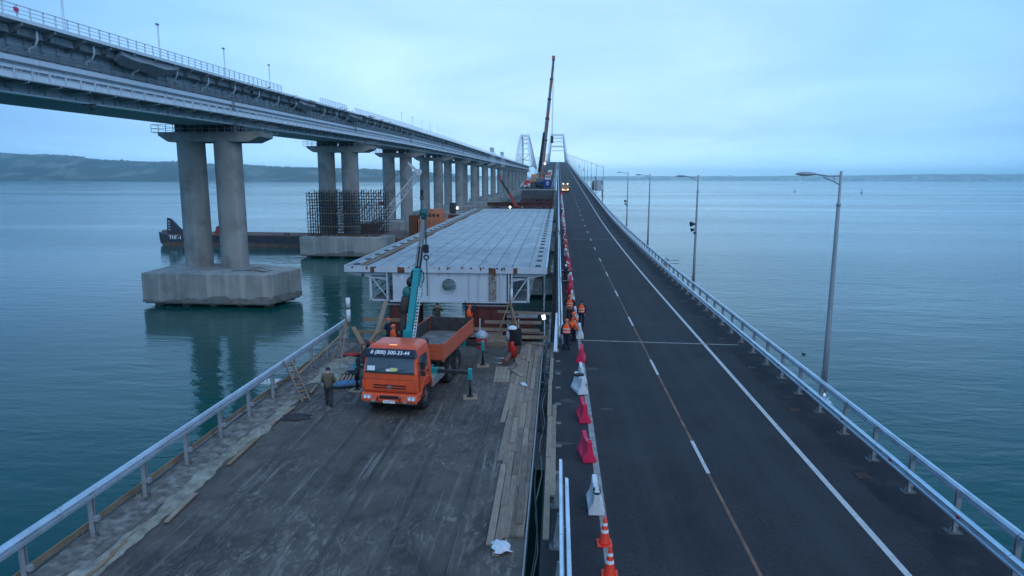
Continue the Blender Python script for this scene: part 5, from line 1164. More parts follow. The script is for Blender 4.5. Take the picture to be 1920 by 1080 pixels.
wn_ = MB(); wn_.cyl(B0 + BD * 1.1 + Vector((-.42, 0, 0)), B0 + BD * 1.85 + Vector((-.40, 0, 0)), .22, .20, n=14); wn_.build('winch_drum', MATS['cylinder_sleeve'], TR)
wh = MB(); wh.ell(B0 + BD * 2.05 + Vector((-.36, 0, 0)), .24, .24, .30, 12, 8); wh.build('winch_housing', teal_dark, TR)
wt = MB(); wt.ell(B0 + BD * 2.55 + Vector((-.28, 0, 0)), .19, .2, .24, 12, 8); wt.bar(B0 + BD * 2.65 + Vector((-.24, -.1, 0)), B0 + BD * 3.1 + Vector((-.2, -.05, 0)), .1, .1); wt.build('winch_motor', black, TR)
MB().box(CX - .3, CX - .2, CY - .02, CY + .1, 5.46, 5.62).build('winch_lamp', white_p, TR)
ct = MB().box(CX - 1.0, CX - .36, CY - .1, CY + .4, 2.10, 2.42); ct.box(CX - .85, CX - .45, CY + .0, CY + .3, 1.5, 2.1); ct.cyl((CX - 1.1, CY + .1, 2.2), (CX - 1.0, CY + .1, 2.2), .12, n=10); ct.build('control_stand', black, TR, bevel=.02)
MB().box(CX - .80, CX - .62, CY - .11, CY - .10, 2.27, 2.36).build('warning_plate', white_bright, TR); MB().box(CX - .52, CX - .40, CY - .11, CY - .10, 2.25, 2.33).build('warning_plate', white_bright, TR)
MB().box(CX - .17, CX + .03, CY - .255, CY - .25, 2.50, 2.66).build('warning_plate', mat('label_yellow', (.65, .62, .2), .6), TR)
# cable and hook
ht = Vector((tip.x + .12, tip.y - .36, tip.z))
MB().cyl(ht, ht - Vector((0, 0, 1.35)), .018, n=6).build('hoist_rope', dark_metal, TR); MB().cyl(ht + Vector((.06, 0, 0)), ht + Vector((.06, 0, -1.35)), .018, n=6).build('hoist_rope', dark_metal, TR)
hk = MB(); hk.box(ht.x - .08, ht.x + .14, ht.y - .07, ht.y + .07, ht.z - 1.75, ht.z - 1.35); hk.torus((ht.x + .03, ht.y, ht.z - 1.95), .11, .035, 14, 6, Matrix.Rotation(math.pi / 2, 3, 'X')); hk.build('hook_block', black, TR)
sl_ = MB(); 
for k in range(24): sl_.torus((ht.x + .05, ht.y, ht.z - 2.1 - .07 * k), .03, .012, 8, 5, Matrix.Rotation(math.pi / 2, 3, 'X' if k % 2 else 'Y'))
sl_.build('lifting_chain', dark_metal, TR)
def outrigger(y, xs, tilt=0.0):
    for s, x1 in xs:
        b = MB().bar((s * .5, y, 1.22), (x1, y, 1.20), .17, .16); b.build('outrigger_beam', dark_metal, TR)
        MB().bar((s * .45, y, 1.22), (s * 1.25, y, 1.22), .28, .27).build('outrigger_sleeve', teal, TR)
        MB().box(x1 - .085, x1 + .085, y - .09, y + .09, .88, 1.40).build('outrigger_head', teal, TR, bevel=.02)
        MB().cyl((x1, y, .12), (x1, y, .95), .055, n=10).build('outrigger_leg', black, TR); MB().cyl((x1, y, .07), (x1, y, .13), .17, .12, n=12).build('outrigger_foot', dark_metal, TR)
outrigger(3.0, ((-1, -2.75), (1, 2.78)))
outrigger(8.25, ((1, 2.2),))
MB().box(1.9 - .32, 1.9 + .0, 8.18, 8.3, .6, .66)
hs = MB(); hs.cyl((-2.68, 2.84, .6), (-2.68, 2.84, 1.15), .10, n=10); hs.build('stowed_hose', black, TR)
TR_M = Matrix.Translation((-7.0, 26.7, 0)) @ Matrix.Rotation(rad(-6.3), 4, 'Z')
for (x, y, lab) in ((-2.75, 3.0, 'square timber pad under the front outrigger foot beside the man'), (2.78, 3.0, 'square timber pad under the extended front outrigger near the planks'), (2.2, 8.25, 'square timber pad under the rear outrigger foot')):
    p = TR_M @ Vector((x, y, 0)); t = thing('outrigger_pad', lab, 'timber pad', (p.x, p.y, 0), rad(-6 + 5 * x), 'timber pads under the outriggers')
    for k in range(3): MB().box(-.33, .33, -.30 + .2 * k, -.11 + .2 * k, 0.004, .07).build('board', timber_pale, t)
# ================================================================== cones and water-filled barriers
def cone(label, x, y):
    t = thing('traffic_cone', label, 'traffic cone', (x, y, 0), RND.uniform(-.3, .3), 'traffic cones')
    MB().box(-.21, .21, -.21, .21, .005, .045).build('base', cone_red, t, bevel=.01)
    prof = [(.165, .045), (.15, .08), (.04, .78), (.03, .80)]
    c = MB(); c.tube([(0, 0, z) for _, z in prof], [r for r, _ in prof], 20); c.build('cone_body', cone_red, t)
    rr_ = lambda z: .15 - (z - .08) * (.11 / .70) + .003
    for z0, z1 in ((.36, .45), (.56, .64)): MB().tube([(0, 0, z0), (0, 0, z1)], [rr_(z0), rr_(z1)], 20, False).build('reflective_band', cone_white, t)
    return t
cone('red traffic cone with white bands, nearest to the camera at the edge of the picture', 1.45, 15.75)
cone('red traffic cone with white bands, standing just before the white barrier', 1.42, 17.25)
def barrier_meshes():
    out = {}
    prof = [(-.24, .0), (.24, .0), (.24, .13), (.205, .20), (.135, .34), (.10, .50), (.085, .72), (.07, .80), (-.07, .80), (-.085, .72), (-.10, .50), (-.135, .34), (-.205, .20), (-.24, .13)]
    L_ = .58
    m = MB(); rings = []
    for y, kx, kz in ((-L_, .86, .97), (-L_ + .03, 1, 1), (-.22, 1, 1), (-.18, .80, 1), (-.04, .80, 1), (.0, 1, 1), (.04, .80, 1), (.18, .80, 1), (.22, 1, 1), (L_ - .03, 1, 1), (L_, .86, .97)):
        rings.append([(x * (kx if z > .15 else 1), y, (z if z < .2 else .2 + (z - .2) * (.78 if abs(y) < .45 else 1) if z > .6 else z) * kz) for x, z in prof])
    m.loft(rings); out['body'] = m
    f = MB()
    for x in (-.16, .16):
        for y in (-.35, .35): f.box(x - .06, x + .06, y - .12, y + .12, -.02, -.001)
    out['feet'] = f
    c = MB(); c.box(-.055, .055, -.56, -.44, .802, .845); c.cyl((0, .30, .655), (0, .30, .69), .045, n=10); out['caps'] = c
    return out
bmz = barrier_meshes()
BM = {n: {k: v.mesh(k, m) for k, v in bmz.items()} for n, m in (('red', red_p), ('white', white_p), ('dull red', red_old))}
def barrier(colr, x, y, rz_, label, full=True, tilt=0.0):
    z = rz(y) + .022
    t = thing('road_barrier', label, 'barrier', (x, y, z), rz_, 'plastic barriers along the lane line')
    t.rotation_euler = (math.atan((rz(y + .5) - rz(y - .5))), tilt, rz_)
    put('barrier_body', BM[colr]['body'], t, bevel=.012 if full else 0); 
    if full: put('feet', BM[colr]['feet'], t); put('filler_caps', BM[colr]['caps'], t)
    return t
wb = barrier('white', 1.28, 19.35, .02, 'white plastic barrier behind the cones with a black wrap round its top')
w_ = MB(); w_.torus((0, -.5, .70), .085, .035, 12, 6); w_.torus((0, -.42, .73), .09, .03, 12, 6, Matrix.Rotation(.7, 3, 'X')); w_.build('black_wrap', black, wb)
barrier('red', 1.17, 23.1, .16, 'red plastic barrier nearest to the camera, next after the white one')
barrier('red', 1.20, 27.0, .10, 'second red plastic barrier from the camera')
sb = barrier('white', 1.15, 30.7, .30, 'white plastic barrier turned aslant with a black bag on top')
bg = MB(); bg.ell((-.1, 0, .80), .20, .12, .09, 10, 6); bg.ell((.12, .05, .78), .13, .11, .08, 10, 6); bg.build('black_bag', black, sb)
barrier('white', 1.30, 32.4, .05, 'white plastic barrier close behind the slanted one')
barrier('red', 1.42, 36.2, -.10, 'red plastic barrier just before the group of workers')
barrier('white', 1.52, 41.8, .0, 'white plastic barrier at the feet of the workers on the mortar joint')
barrier('white', 1.40, 47.4, .05, 'white plastic barrier behind the workers with the reddish one at its back')
barrier('dull red', 1.32, 50.2, -.12, 'dull red plastic barrier directly behind the group of workers')
barrier('white', 1.28, 54.6, .0, 'white plastic barrier ending the packed red row near the lone white-helmeted worker')
y = 57.0; n = 0; rb_ = random.Random(3)
whites = set([18, 19, 33, 47, 48, 58, 59, 60, 63, 64, 66, 70, 71, 74, 78, 79, 83, 84, 87, 90, 93, 94, 97])
whites |= {k for k in range(36, 120) if (k * 7) % 5 in (0, 2)} | {k for k in range(4, 36) if k % 5 == 1}
while y < 214:
    n += 1; c = 'white' if n in whites else ('dull red' if rb_.random() < .6 else 'red')
    barrier(c, 1.28 - .0005 * (y - 57) + rb_.uniform(-.10, .10), y, rb_.uniform(-.22, .22), f'{nth(n)} barrier of the packed row past the lone worker, {c} plastic', full=y < 100); y += 1.55 + rb_.uniform(-.12, .25)

# ================================================================== planks and rubbish on the work deck
def plank_row(t, x, y0, y1, w, z, m, r):
    y = y0
    while y < y1 - .3:
        L_ = min(r.uniform(2.6, 6.0), y1 - y); h = .045 + r.uniform(0, .015); a = r.uniform(-.008, .008); mm = r.choice(m)
        o = MB().box(-w / 2, w / 2, 0, L_ - .02, 0, h).build('plank', mm, t); o.location = (x + r.uniform(-.012, .012), y, z + r.uniform(0, .008)); o.rotation_euler = (0, r.uniform(-.01, .01), a); y += L_ + r.uniform(0, .04)
pk = thing('plank_walkway', 'weathered plank walkway laid along the gap on the work deck', 'planks')
r = random.Random(8)
ms = [timber_grey, timber_grey, timber_pale, mat('timber_dark', (.17, .125, .095), .9, var=.25, scale=1.2, streak=(.08, .06, .045), stretch=(9, .7, 9), sscale=2, samt=.6)]
for i, (x, y0, y1, w) in enumerate(((-.92, 17.4, 40.0, .20), (-1.125, 17.4, 40.1, .20), (-1.33, 17.3, 40.1, .20), (-1.535, 16.4, 39.8, .20), (-1.74, 16.9, 39.5, .20), (-1.945, 22.5, 39.0, .20), (-2.15, 26.3, 37.0, .20))):
    plank_row(pk, x, y0, y1, w, .004, ms, r)
for x, y0, y1 in ((-1.02, 18.0, 24.0), (-1.1, 30.5, 36.5), (-1.6, 24.0, 28.8)): plank_row(pk, x, y0, y1, .18, .066, ms, r)
pk2 = thing('plank_walkway', 'narrow strip of boards along the carriageway side of the gap', 'planks')
for x, y0, y1 in ((-.22, 17.3, 40.3), (.0 - .03, 19.9, 28.6)): plank_row(pk2, x, y0, y1, .18, .006, ms, r)
pw = thing('plywood_sheet', 'square boarded sheet lying flat between planks and outrigger', 'board', (-2.72, 33.1, .005), rad(2), None)
for k in range(4): MB().box(-.40 + .2 * k, -.212 + .2 * k, -1.35, 1.35, 0, .05).build('board', timber_pale, pw)
MB().box(-.40, .40, -1.38, -1.30, -.0, .045).build('batten', timber_grey, pw)
for i, (x, y, L_, a, lab) in enumerate(((-2.05, 35.3, 1.6, .1, 'pale offcut board lying beside the square sheet'), (-1.75, 36.6, 1.3, -.08, 'short grey board leaning on the edge of the planks'), (-1.95, 33.2, 1.2, .5, 'small dark offcut lying at an angle on the planks'), (-2.25, 34.4, 1.0, -.25, 'short offcut between the square sheet and the gas bottle'), (-1.1, 39.4, .9, 1.2, 'short block of wood at the far end of the planks'))):
    o = MB().box(-.12, .12, -L_ / 2, L_ / 2, 0, .05).build('offcut_board', ms[i % 4]); o.location = (x, y, .07); o.rotation_euler = (0, 0, a); tag(o, lab, 'board')
foil = mat('white_film', (.62, .65, .68), .35, var=.1, scale=6)
def crumple(name, label, cat, loc, sx, sy, h, m, seed, rot=0.0, n=14):
    r_ = random.Random(seed); mb = MB(); hs_ = {}
    ph = [r_.uniform(0, 6) for _ in range(8)]
    vs = []
    for j in range(n + 1):
        for i in range(n + 1):
            u, v = i / n * 2 - 1, j / n * 2 - 1; e = max(0, 1 - (abs(u) ** 2.5 + abs(v) ** 2.5))
            f = abs(math.sin(u * 4.1 + ph[0] + v * 2.2)) * .5 + abs(math.sin(v * 6.3 + ph[1] - u * 3.1)) * .35 + abs(math.sin(u * 11 + v * 7 + ph[2])) * .2
            vs.append((u * sx * (1 + .15 * math.sin(v * 5 + ph[3])) + r_.uniform(-.012, .012), v * sy * (1 + .15 * math.sin(u * 4 + ph[4])) + r_.uniform(-.012, .012), .006 + h * f * (e ** .5) + .004))
    mb.add(vs, [(j * (n + 1) + i, j * (n + 1) + i + 1, (j + 1) * (n + 1) + i + 1, (j + 1) * (n + 1) + i) for j in range(n) for i in range(n)], True)
    o = mb.build(name, m); o.location = loc; o.rotation_euler = (0, 0, rot)
    sol = o.modifiers.new('thick', 'SOLIDIFY'); sol.thickness = .006
    return tag(o, label, cat)
crumple('plastic_bag', 'crumpled white plastic bag lying at the near end of the planks', 'plastic bag', (-1.42, 16.75, .08), .24, .30, .12, foil, 1, .3)
crumple('plastic_scrap', 'scrap of clear film on the far planks', 'plastic scrap', (-1.55, 31.4, .07), .12, .28, .05, foil, 4, .4)
# gap cable
tag(MB().tube([(-.56 + .10 * math.sin(k * .9), 8 + k * 1.1, -.16 - .05 * math.sin(k * .5)) for k in range(31)], .03, 6).build('power_cable', black), 'dark cable snaking along the gap between the two decks', 'cable')
tag(MB().tube([(-.50 + .08 * math.sin(k * 1.3 + 1), 12 + k * 1.0, -.22) for k in range(28)], .02, 6).build('power_cable', mat('cable_grey', (.2, .2, .2), .6)), 'thin grey cable lying deeper in the gap between the decks', 'cable')
# red bucket with a bag, gas bottle under a coat, rolled hose
bk = thing('red_bin', 'red bin topped with a tied plastic bag behind the truck', 'bin', (-4.42, 38.6, 0))
MB().loft([[(x * .8, y * .8, 0) for x, y in ((-.30, -.25), (.30, -.25), (.30, .25), (-.30, .25))], [(-.30, -.25, .62), (.30, -.25, .62), (.30, .25, .62), (-.30, .25, .62)]]).build('bin_body', mat('bin_red', (.55, .025, .02), .5, var=.15, scale=4), bk, bevel=.03)
b_ = MB(); rings = []
for z, q in ((.58, .34), (.66, .40), (.82, .36), (1.0, .22), (1.08, .06)): rings.append([(q * math.cos(a) * (1 + .12 * math.sin(a * 5)), q * .8 * math.sin(a) * (1 + .12 * math.cos(a * 4)), z) for a in [k * math.pi / 9 for k in range(18)]])
b_.loft(rings, smooth=True); b_.build('tied_bag', mat('film_bag', (.34, .38, .42), .25, var=.2, scale=5), bk)
gb = thing('gas_bottle', 'red gas bottle with white helmet and dark coat hung over it', 'gas bottle', (-2.42, 36.7, 0))
MB().tube([(0, 0, .02), (0, 0, .9), (0, 0, 1.05), (0, 0, 1.15)], [.27, .27, .16, .06], 16).build('bottle', mat('bottle_red', (.5, .03, .02), .5, var=.2, scale=5), gb)
cc = MB(); rings = []
for z, q in ((1.75, .12), (1.62, .30), (1.35, .36), (1.0, .38), (.72, .40)): rings.append([(.12 + q * math.cos(a) * (1 + .16 * math.sin(a * 4 + z * 5)), q * .7 * math.sin(a) * (1 + .14 * math.cos(a * 5)), z) for a in [k * math.pi / 9 for k in range(18)]])
cc.loft(rings, smooth=True); cc.build('coat', black_cloth, gb)
MB().ell((-.02, -.02, 1.62), .30, .26, .20, 14, 6, zmin=0).build('helmet', white_p, gb)
sl = MB(); rings = []
for z, q in ((1.5, .08), (1.25, .13), (.95, .11)): rings.append([(-.28 + q * math.cos(a), -.12 + q * math.sin(a), z) for a in [k * .7 for k in range(9)]])
sl.loft(rings, smooth=True); sl.build('grey_sleeve', mat('sleeve_grey', (.25, .27, .3), .9, var=.2, scale=6), gb)
ro = MB().cyl((-2.75, 34.9, .16), (-2.55, 36.2, .3), .16, .14, 12); tag(ro.build('tarpaulin_roll', mat('roll_brown', (.16, .07, .05), .9, var=.3, scale=5)), 'short brown roll lying in front of the gas bottle', 'roll')
for i, y in enumerate((35.2, 36.2)): tag(MB().cyl((-3.4, y, .03), (-2.6, y + .05, .03), .025, n=8).build('steel_rod', galv), ['nearer', 'farther'][i] + ' thin bright rod lying by the brown roll', 'rod')
# timber tripod with lamp tube
tp = thing('timber_tripod', 'tall timber tripod with a white tube lamp at the end of the deck', 'tripod')
ap = Vector((-2.78, 39.3, 2.75))
for p in ((-3.75, 39.2, 0), (-1.95, 38.6, 0), (-2.5, 40.1, 0)): MB().bar(p, ap + (ap - Vector(p)).normalized() * .12, .07, .07).build('leg', timber, tp)
MB().bar((-2.80, 39.2, 2.65), (-2.76, 39.2, 3.75), .09, .09).build('mast', timber, tp)
MB().cyl((-2.68, 39.12, 2.75), (-2.66, 39.12, 3.5), .07, n=12).build('tube_lamp', white_p, tp)
tl = thing('timber_tripod', 'timber tripod with a white tube lamp where the seaward guardrail ends', 'tripod')
ap = Vector((-11.85, 36.3, 2.0))
for p in ((-12.15, 34.2, 0), (-11.5, 33.9, 0), (-11.0, 37.4, 0)): MB().bar(p, ap + (ap - Vector(p)).normalized() * .1, .06, .06).build('leg', timber, tl)
MB().bar((-11.87, 36.3, 1.7), (-11.83, 36.3, 3.35), .11, .11).build('mast', timber, tl)
for z0, z1 in ((2.0, 2.72), (2.78, 3.35)): MB().cyl((-11.70, 36.2, z0), (-11.70, 36.2, z1), .12, n=14).build('tube_lamp', white_p, tl)
MB().cyl((-11.70, 36.2, 2.72), (-11.70, 36.2, 2.78), .125, n=14).build('lamp_collar', dark_metal, tl)
# flood lamp on a stand: lit
fl = thing('flood_lamp', 'lit flood lamp on a thin stand beside the workers', 'lamp', (-.25, 38.8, 0))
for a in (0, 2.1, 4.2): MB().bar((.35 * math.cos(a), .35 * math.sin(a), 0), (0, 0, .55), .03, .03).build('stand_leg', dark_metal, fl)
MB().cyl((0, 0, .5), (0, 0, 1.9), .025, n=8).build('stand_pole', dark_metal, fl)
MB().box(-.13, .13, -.06, .08, 1.78, 2.12, M=Matrix.Rotation(-.25, 4, 'Y')).build('lamp_housing', galv_dull, fl, bevel=.02)
flo = mat('flood_light_glow', (1, 1, 1), .5, emit=(1.0, .96, .9), estr=6.0)
MB().box(-.09, .09, -.075, -.062, 1.84, 2.08, M=Matrix.Rotation(-.25, 4, 'Y')).build('lamp_glass', flo, fl)
MB().box(-.16, .16, -.05, .07, 1.15, 1.45, M=Matrix.Rotation(.35, 4, 'Y')).build('lamp_housing', galv_dull, fl, bevel=.02)
MB().box(-.13, .13, -.062, -.052, 1.18, 1.42, M=Matrix.Rotation(.35, 4, 'Y')).build('unlit_glass', mat('dim_glass', (.55, .55, .45), .2), fl)
# vertical sheet guard where the median rail starts
sp_ = thing('bent_rail_end', 'pale blue-grey steel plate standing upright at the start of the median guardrail', 'steel plate', (-.02, 38.4, 0))
MB().loft([[(-.10, -.4, 0), (.12, -.4, 0), (.12, .1, 0), (-.10, .1, 0)], [(.0, .0, 2.2), (.10, .0, 2.2), (.10, .2, 2.2), (.0, .2, 2.2)]]).build('plate', galv, sp_); MB().box(-.25, .2, -.5, .2, .001, .03).build('foot', galv_dull, sp_)

# safety railings of planks across the end of the deck
sr = thing('plank_railing', 'plank safety railing across the end of the deck beside the tripod', 'railing')
for i, (x0, x1, z, y, w, tl_) in enumerate(((-4.4, -.9, 1.25, 40.15, .2, 0), (-5.2, -1.0, .78, 40.2, .2, -.04), (-4.9, -.5, .30, 40.1, .2, .06), (-3.6, -.3, 1.9, 40.25, .16, -.10), (-2.6, -.6, .62, 40.3, .14, -.05), (-4.9, -2.4, .12, 40.0, .22, 0))):
    MB().bar((x0, y, z), (x1, y, z + tl_), .04, w).build('rail_board', ms[i % 3], sr)
for x in (-4.7, -2.3, -.7): MB().bar((x, 40.2, 0), (x, 40.2, 1.45), .05, .05).build('post', white_p, sr)
sr2 = thing('plank_railing', 'plank safety railing across the deck end behind the seaward tripod', 'railing')
for i, (x0, x1, z) in enumerate(((-12.0, -8.6, 1.35), (-12.3, -8.2, .55))): MB().bar((x0, 39.9, z), (x1, 39.9, z - .03), .05, .2).build('rail_board', timber, sr2)
for x in (-10.9, -9.3): MB().bar((x, 40.0, 0), (x, 40.0, 1.7), .045, .045).build('post', galv_dull, sr2)
for i, (p, q, w, lab) in enumerate((((-10.75, 37.3, 0), (-10.2, 38.8, 2.75), .30, 'wide pale plank leaning upright behind the seaward tripod'), ((-11.2, 36.2, .05), (-10.2, 38.6, 1.55), .2, 'brown plank propped slantwise behind the seaward tripod'), ((-12.9, 31.0, .25), (-11.9, 36.4, 1.45), .16, 'long batten sloping up to the seaward tripod'), ((-10.0, 34.9, .05), (-11.6, 36.6, 1.6), .28, 'slotted plank leaning from tripod towards the truck'))):
    tag(MB().bar(p, q, w, .05).build('leaning_plank', timber_pale if i == 0 else timber), lab, 'plank')
# wooden pallet ladder against the guardrail
ld = thing('wooden_ladder', 'short wooden ladder of slats leaning on the seaward guardrail', 'ladder')
p0, p1 = Vector((-11.2, 28.2, .03)), Vector((-12.62, 29.7, 1.5)); dl = (p1 - p0).normalized(); sd_ = Vector((.75, .62, 0)).normalized() * .17
for s in (-1, 1): MB().bar(p0 + sd_ * s, p1 + sd_ * s, .05, .10).build('stile', timber_grey, ld)
for k in range(6): c_ = p0 + (p1 - p0) * (.08 + .16 * k); MB().bar(c_ - sd_, c_ + sd_, .09, .045, up=tuple(dl)).build('rung', timber, ld)
# edge boards and geotextile along the guardrail
eb = thing('edge_board', 'long timber kickboard along the seaward edge of the work deck', 'board')
y = 6.0; k = 0
while y < 36:
    L_ = 5.0; MB().bar((-13.22 + .03 * (k % 2), y, .28 + .05 * math.sin(k * 2.1)), (-13.20, y + L_ + .15, .30 + .05 * math.sin(k * 2.1 + 2)), .045, .17).build('board', timber, eb); y += L_; k += 1
for y in frange(7, 36, 2.4): MB().box(-13.30, -13.25, y - .04, y + .04, 0, .3).build('stake', timber_grey, eb)
geo = mat('geotextile', (.30, .28, .225), .95, var=.3, scale=1.8, dirt=(.13, .12, .105), dscale=1.3, dpos=(.45, .64), damt=.8, bump=.9, bscale=7)
grime = mat('gravel_grime', (.14, .122, .108), .95, var=.5, scale=3.5, dirt=(.27, .245, .22), dscale=2.5, dpos=(.5, .62), damt=.8, bump=.8, bscale=12)
def ribbon(name, m, x_of, w_of, y0, y1, h, seed, step=.28, nx=9):
    r_ = random.Random(seed); mb = MB(); ys_ = frange(y0, y1, step); ph = [r_.uniform(0, 6) for _ in range(6)]
    vs = []
    for y in ys_:
        for i in range(nx):
            u = i / (nx - 1) - .5; x = x_of(y) + u * w_of(y) + r_.uniform(-.02, .02)
            z = .006 + h * (abs(math.sin(y * 1.7 + u * 5 + ph[0])) * .5 + abs(math.sin(y * 3.9 - u * 9 + ph[1])) * .35 + r_.uniform(0, .25)) * (1 - (2 * abs(u)) ** 4)
            vs.append((x, y + r_.uniform(-.03, .03), z))
    mb.add(vs, [(j * nx + i, j * nx + i + 1, (j + 1) * nx + i + 1, (j + 1) * nx + i) for j in range(len(ys_) - 1) for i in range(nx - 1)], True)
    return mb.build(name, m)
stuff(ribbon('mortar_rubble', grime, lambda y: -12.72 + .05 * math.sin(y), lambda y: 1.15, 5, 39, .09, 2, .2, 15))
tag(ribbon('geotextile_strip', geo, lambda y: -11.85 + .08 * math.sin(y * .8) + .03 * math.sin(y * 2.9), lambda y: .55 + .10 * math.sin(y * 1.3 + 1) + .10 * math.sin(y * 3.1) + .07 * math.sin(y * 7.7), 8, 29.0, .13, 5, .2, 13), 'long crumpled beige geotextile strip lying along the rubble', 'geotextile')
crumple('geotextile_heap', 'beige geotextile heap spread under the seaward tripod', 'geotextile', (-11.6, 33.3, .01), .75, 2.6, .25, geo, 12, .05, 22)
for i, (x, y, L_, a) in enumerate(((-11.45, 22.6, 2.4, .03), (-11.5, 26.3, 2.2, -.05), (-11.75, 15.6, 3.2, .05), (-11.35, 18.3, 1.8, .06), (-11.5, 29.9, 1.2, .1))):
    o = MB().box(-.07, .07, -L_ / 2, L_ / 2, 0, .05).build('batten', timber_pale if i % 2 else timber); o.location = (x, y, .05); o.rotation_euler = (0, 0, a)
    tag(o, ['pale batten half under the geotextile, third from the camera', 'brown batten lying along the geotextile before the ladder', 'long brown batten nearest to the camera beside the geotextile', 'pale batten second from the camera beside the geotextile', 'short batten under the foot of the wooden ladder'][i], 'batten')
crumple('tarpaulin_scrap', 'dark crumpled tarpaulin scrap at the foot of the ladder', 'tarpaulin', (-11.0, 26.2, .02), .65, .35, .14, grey_cloth, 31, .2)
# heap by the man: blue bag, red bag, wheelbarrow
blue_m = mat('blue_tarp', (.035, .19, .36), .7, var=.3, scale=6, dirt=(.10, .12, .13), dscale=4, dpos=(.42, .6), damt=.9)
bbg = thing('blue_sack', 'blue woven sack filled with wood scraps lying beside the man', 'sack', (-10.15, 30.5, 0), rad(15))
m_ = MB(); rings = []
for x, q in ((-.75, .05), (-.65, .16), (-.3, .22), (.1, .19), (.45, .21), (.68, .14), (.75, .04)): rings.append([(x, q * 1.3 * math.cos(a) * (1 + .1 * math.sin(a * 3 + x * 9)), .17 + q * .8 * math.sin(a) * (1 + .12 * math.sin(a * 5 + x * 5))) for a in [k * math.pi / 8 for k in range(16)]])
m_.loft(rings, smooth=True); m_.build('sack_body', blue_m, bbg)
for k in range(5): MB().bar((-.4 + .18 * k, .0, .28), (-.2 + .16 * k, .45, .45 + .04 * (k % 2)), .09, .03).build('wood_scrap', timber_pale, bbg)
rbg = thing('red_sack', 'red woven sack lying flat behind the wheelbarrow', 'sack', (-11.55, 36.0, 0), rad(10))
m_ = MB(); rings = []
for x, q in ((-.48, .03), (-.38, .13), (0, .17), (.34, .13), (.48, .03)): rings.append([(x, q * 1.3 * math.cos(a), .14 + q * .8 * math.sin(a) * (1 + .14 * math.sin(a * 5 + x * 5))) for a in [k * math.pi / 8 for k in range(16)]])
m_.loft(rings, smooth=True); m_.build('sack_body', mat('red_tarp', (.36, .035, .04), .6, var=.2, scale=6), rbg)
wbr = thing('wheelbarrow', 'wheelbarrow with a red-hubbed tyre beside the cab', 'wheelbarrow', (-10.1, 32.2, 0), rad(-80))
wl = MB(); wl.torus((0, 0, .22), .16, .065, 20, 8, Matrix.Rotation(math.pi / 2, 3, 'X')); wo = wl.build('tyre', rubber, wbr); MB().cyl((0, -.04, .22), (0, .04, .22), .12, n=16).build('hub', mat('hub_red', (.6, .05, .03), .5), wo); wo.location = (-.75 * 0, -.0, 0)
tr_ = MB(); tr_.loft([[(.15, -.2, .35), (.9, -.2, .35), (.9, .2, .35), (.15, .2, .35)], [(-.05, -.34, .68), (1.1, -.34, .68), (1.1, .34, .68), (-.05, .34, .68)]]); tr_.build('tray', mat('tray_grey', (.10, .12, .13), .5, var=.2), wbr)
for s in (-1, 1): MB().tube([(0, s * .05, .22), (.3, s * .2, .36), (.95, s * .24, .40), (1.5, s * .26, .62)], .02, 6).build('handle', dark_metal, wbr); MB().tube([(.75, s * .2, .38), (.85, s * .22, .02), (.98, s * .22, .02), (1.0, s * .2, .4)], .018, 6).build('stand_leg', dark_metal, wbr)
tag(MB().tube([(-10.9, 33.0, .05), (-10.5, 32.2, .08), (-10.9, 31.4, .05), (-10.7, 30.9, .1), (-10.2, 31.2, .06)], .05, 6).build('rope_coil', timber), 'brown hose snaking between the wheelbarrow and the blue sack', 'hose')
# dark welding set between tripod and cab
ws = thing('welding_set', 'dark welding machine with rusty frame behind the cab corner', 'machine', (-9.9, 35.2, 0), rad(10))
MB().box(-.6, .6, -.4, .4, .25, .85).build('casing', dark_metal, ws, bevel=.05); MB().cyl((-.5, 0, .95), (.5, 0, .95), .18, n=12).build('cylinder', black, ws)
MB().box(-.75, .75, -.5, .5, .1, .18).build('skid', red_brown, ws); MB().bar((-.7, -.45, .18), (-.7, -.45, 1.1), .05, .05).build('frame_bar', red_brown, ws); MB().bar((.7, -.45, .18), (.7, -.45, 1.1), .05, .05).build('frame_bar', red_brown, ws); MB().bar((-.7, -.45, 1.1), (.7, -.45, 1.1), .05, .05).build('frame_bar', red_brown, ws)
MB().box(-.5, .4, .45, .75, .9, .96).build('tray', red_brown, ws)
# white bolt bracket hung on the outer face of guardrail
bx_ = thing('bolt_bracket', 'white bolted bracket plate on the outer side of the seaward guardrail', 'bracket', (-13.55, 29.6, 0))
MB().box(-.45, .45, -.3, .3, .45, .53).build('plate', white_p, bx_)
for k in range(5): MB().cyl((-.32 + .16 * k, -.15, .53), (-.32 + .16 * k, -.15, .66), .03, n=6).build('bolt', galv_dull, bx_)
MB().bar((0, .2, .45), (.2, .2, -.3), .12, .12).build('support_arm', galv_dull, bx_)

# steel and timber left about behind the truck
for i, (x, y, L_, a, z, lab) in enumerate(((-10.2, 37.9, 2.6, 1.45, 0, 'rusty steel beam lying across the deck behind the seaward tripod'), (-9.7, 36.9, 2.2, 1.3, 0, 'shorter rusty steel beam lying nearer the cab'), (-5.6, 39.3, 2.4, 1.5, 0, 'rusty steel beam lying behind the truck tail board'))):
    m_ = MB().box(-.14, .14, -L_ / 2, L_ / 2, 0.005, .03); m_.box(-.14, .14, -L_ / 2, L_ / 2, .27, .295); m_.box(-.01, .01, -L_ / 2, L_ / 2, .03, .27); o = m_.build('steel_beam', red_brown); o.location = (x, y, z); o.rotation_euler = (0, 0, a); tag(o, lab, 'beam')
ts = thing('timber_stack', 'low stack of timbers beside the tripod at the deck end', 'timber stack', (-3.4, 39.6, 0), rad(88))
for k in range(7): MB().box(-.45 + .22 * (k % 4), -.26 + .22 * (k % 4), -.9 + .1 * k, .9 - .05 * k, .005 + .11 * (k // 4), .11 + .11 * (k // 4)).build('timber', ms[k % 4], ts)
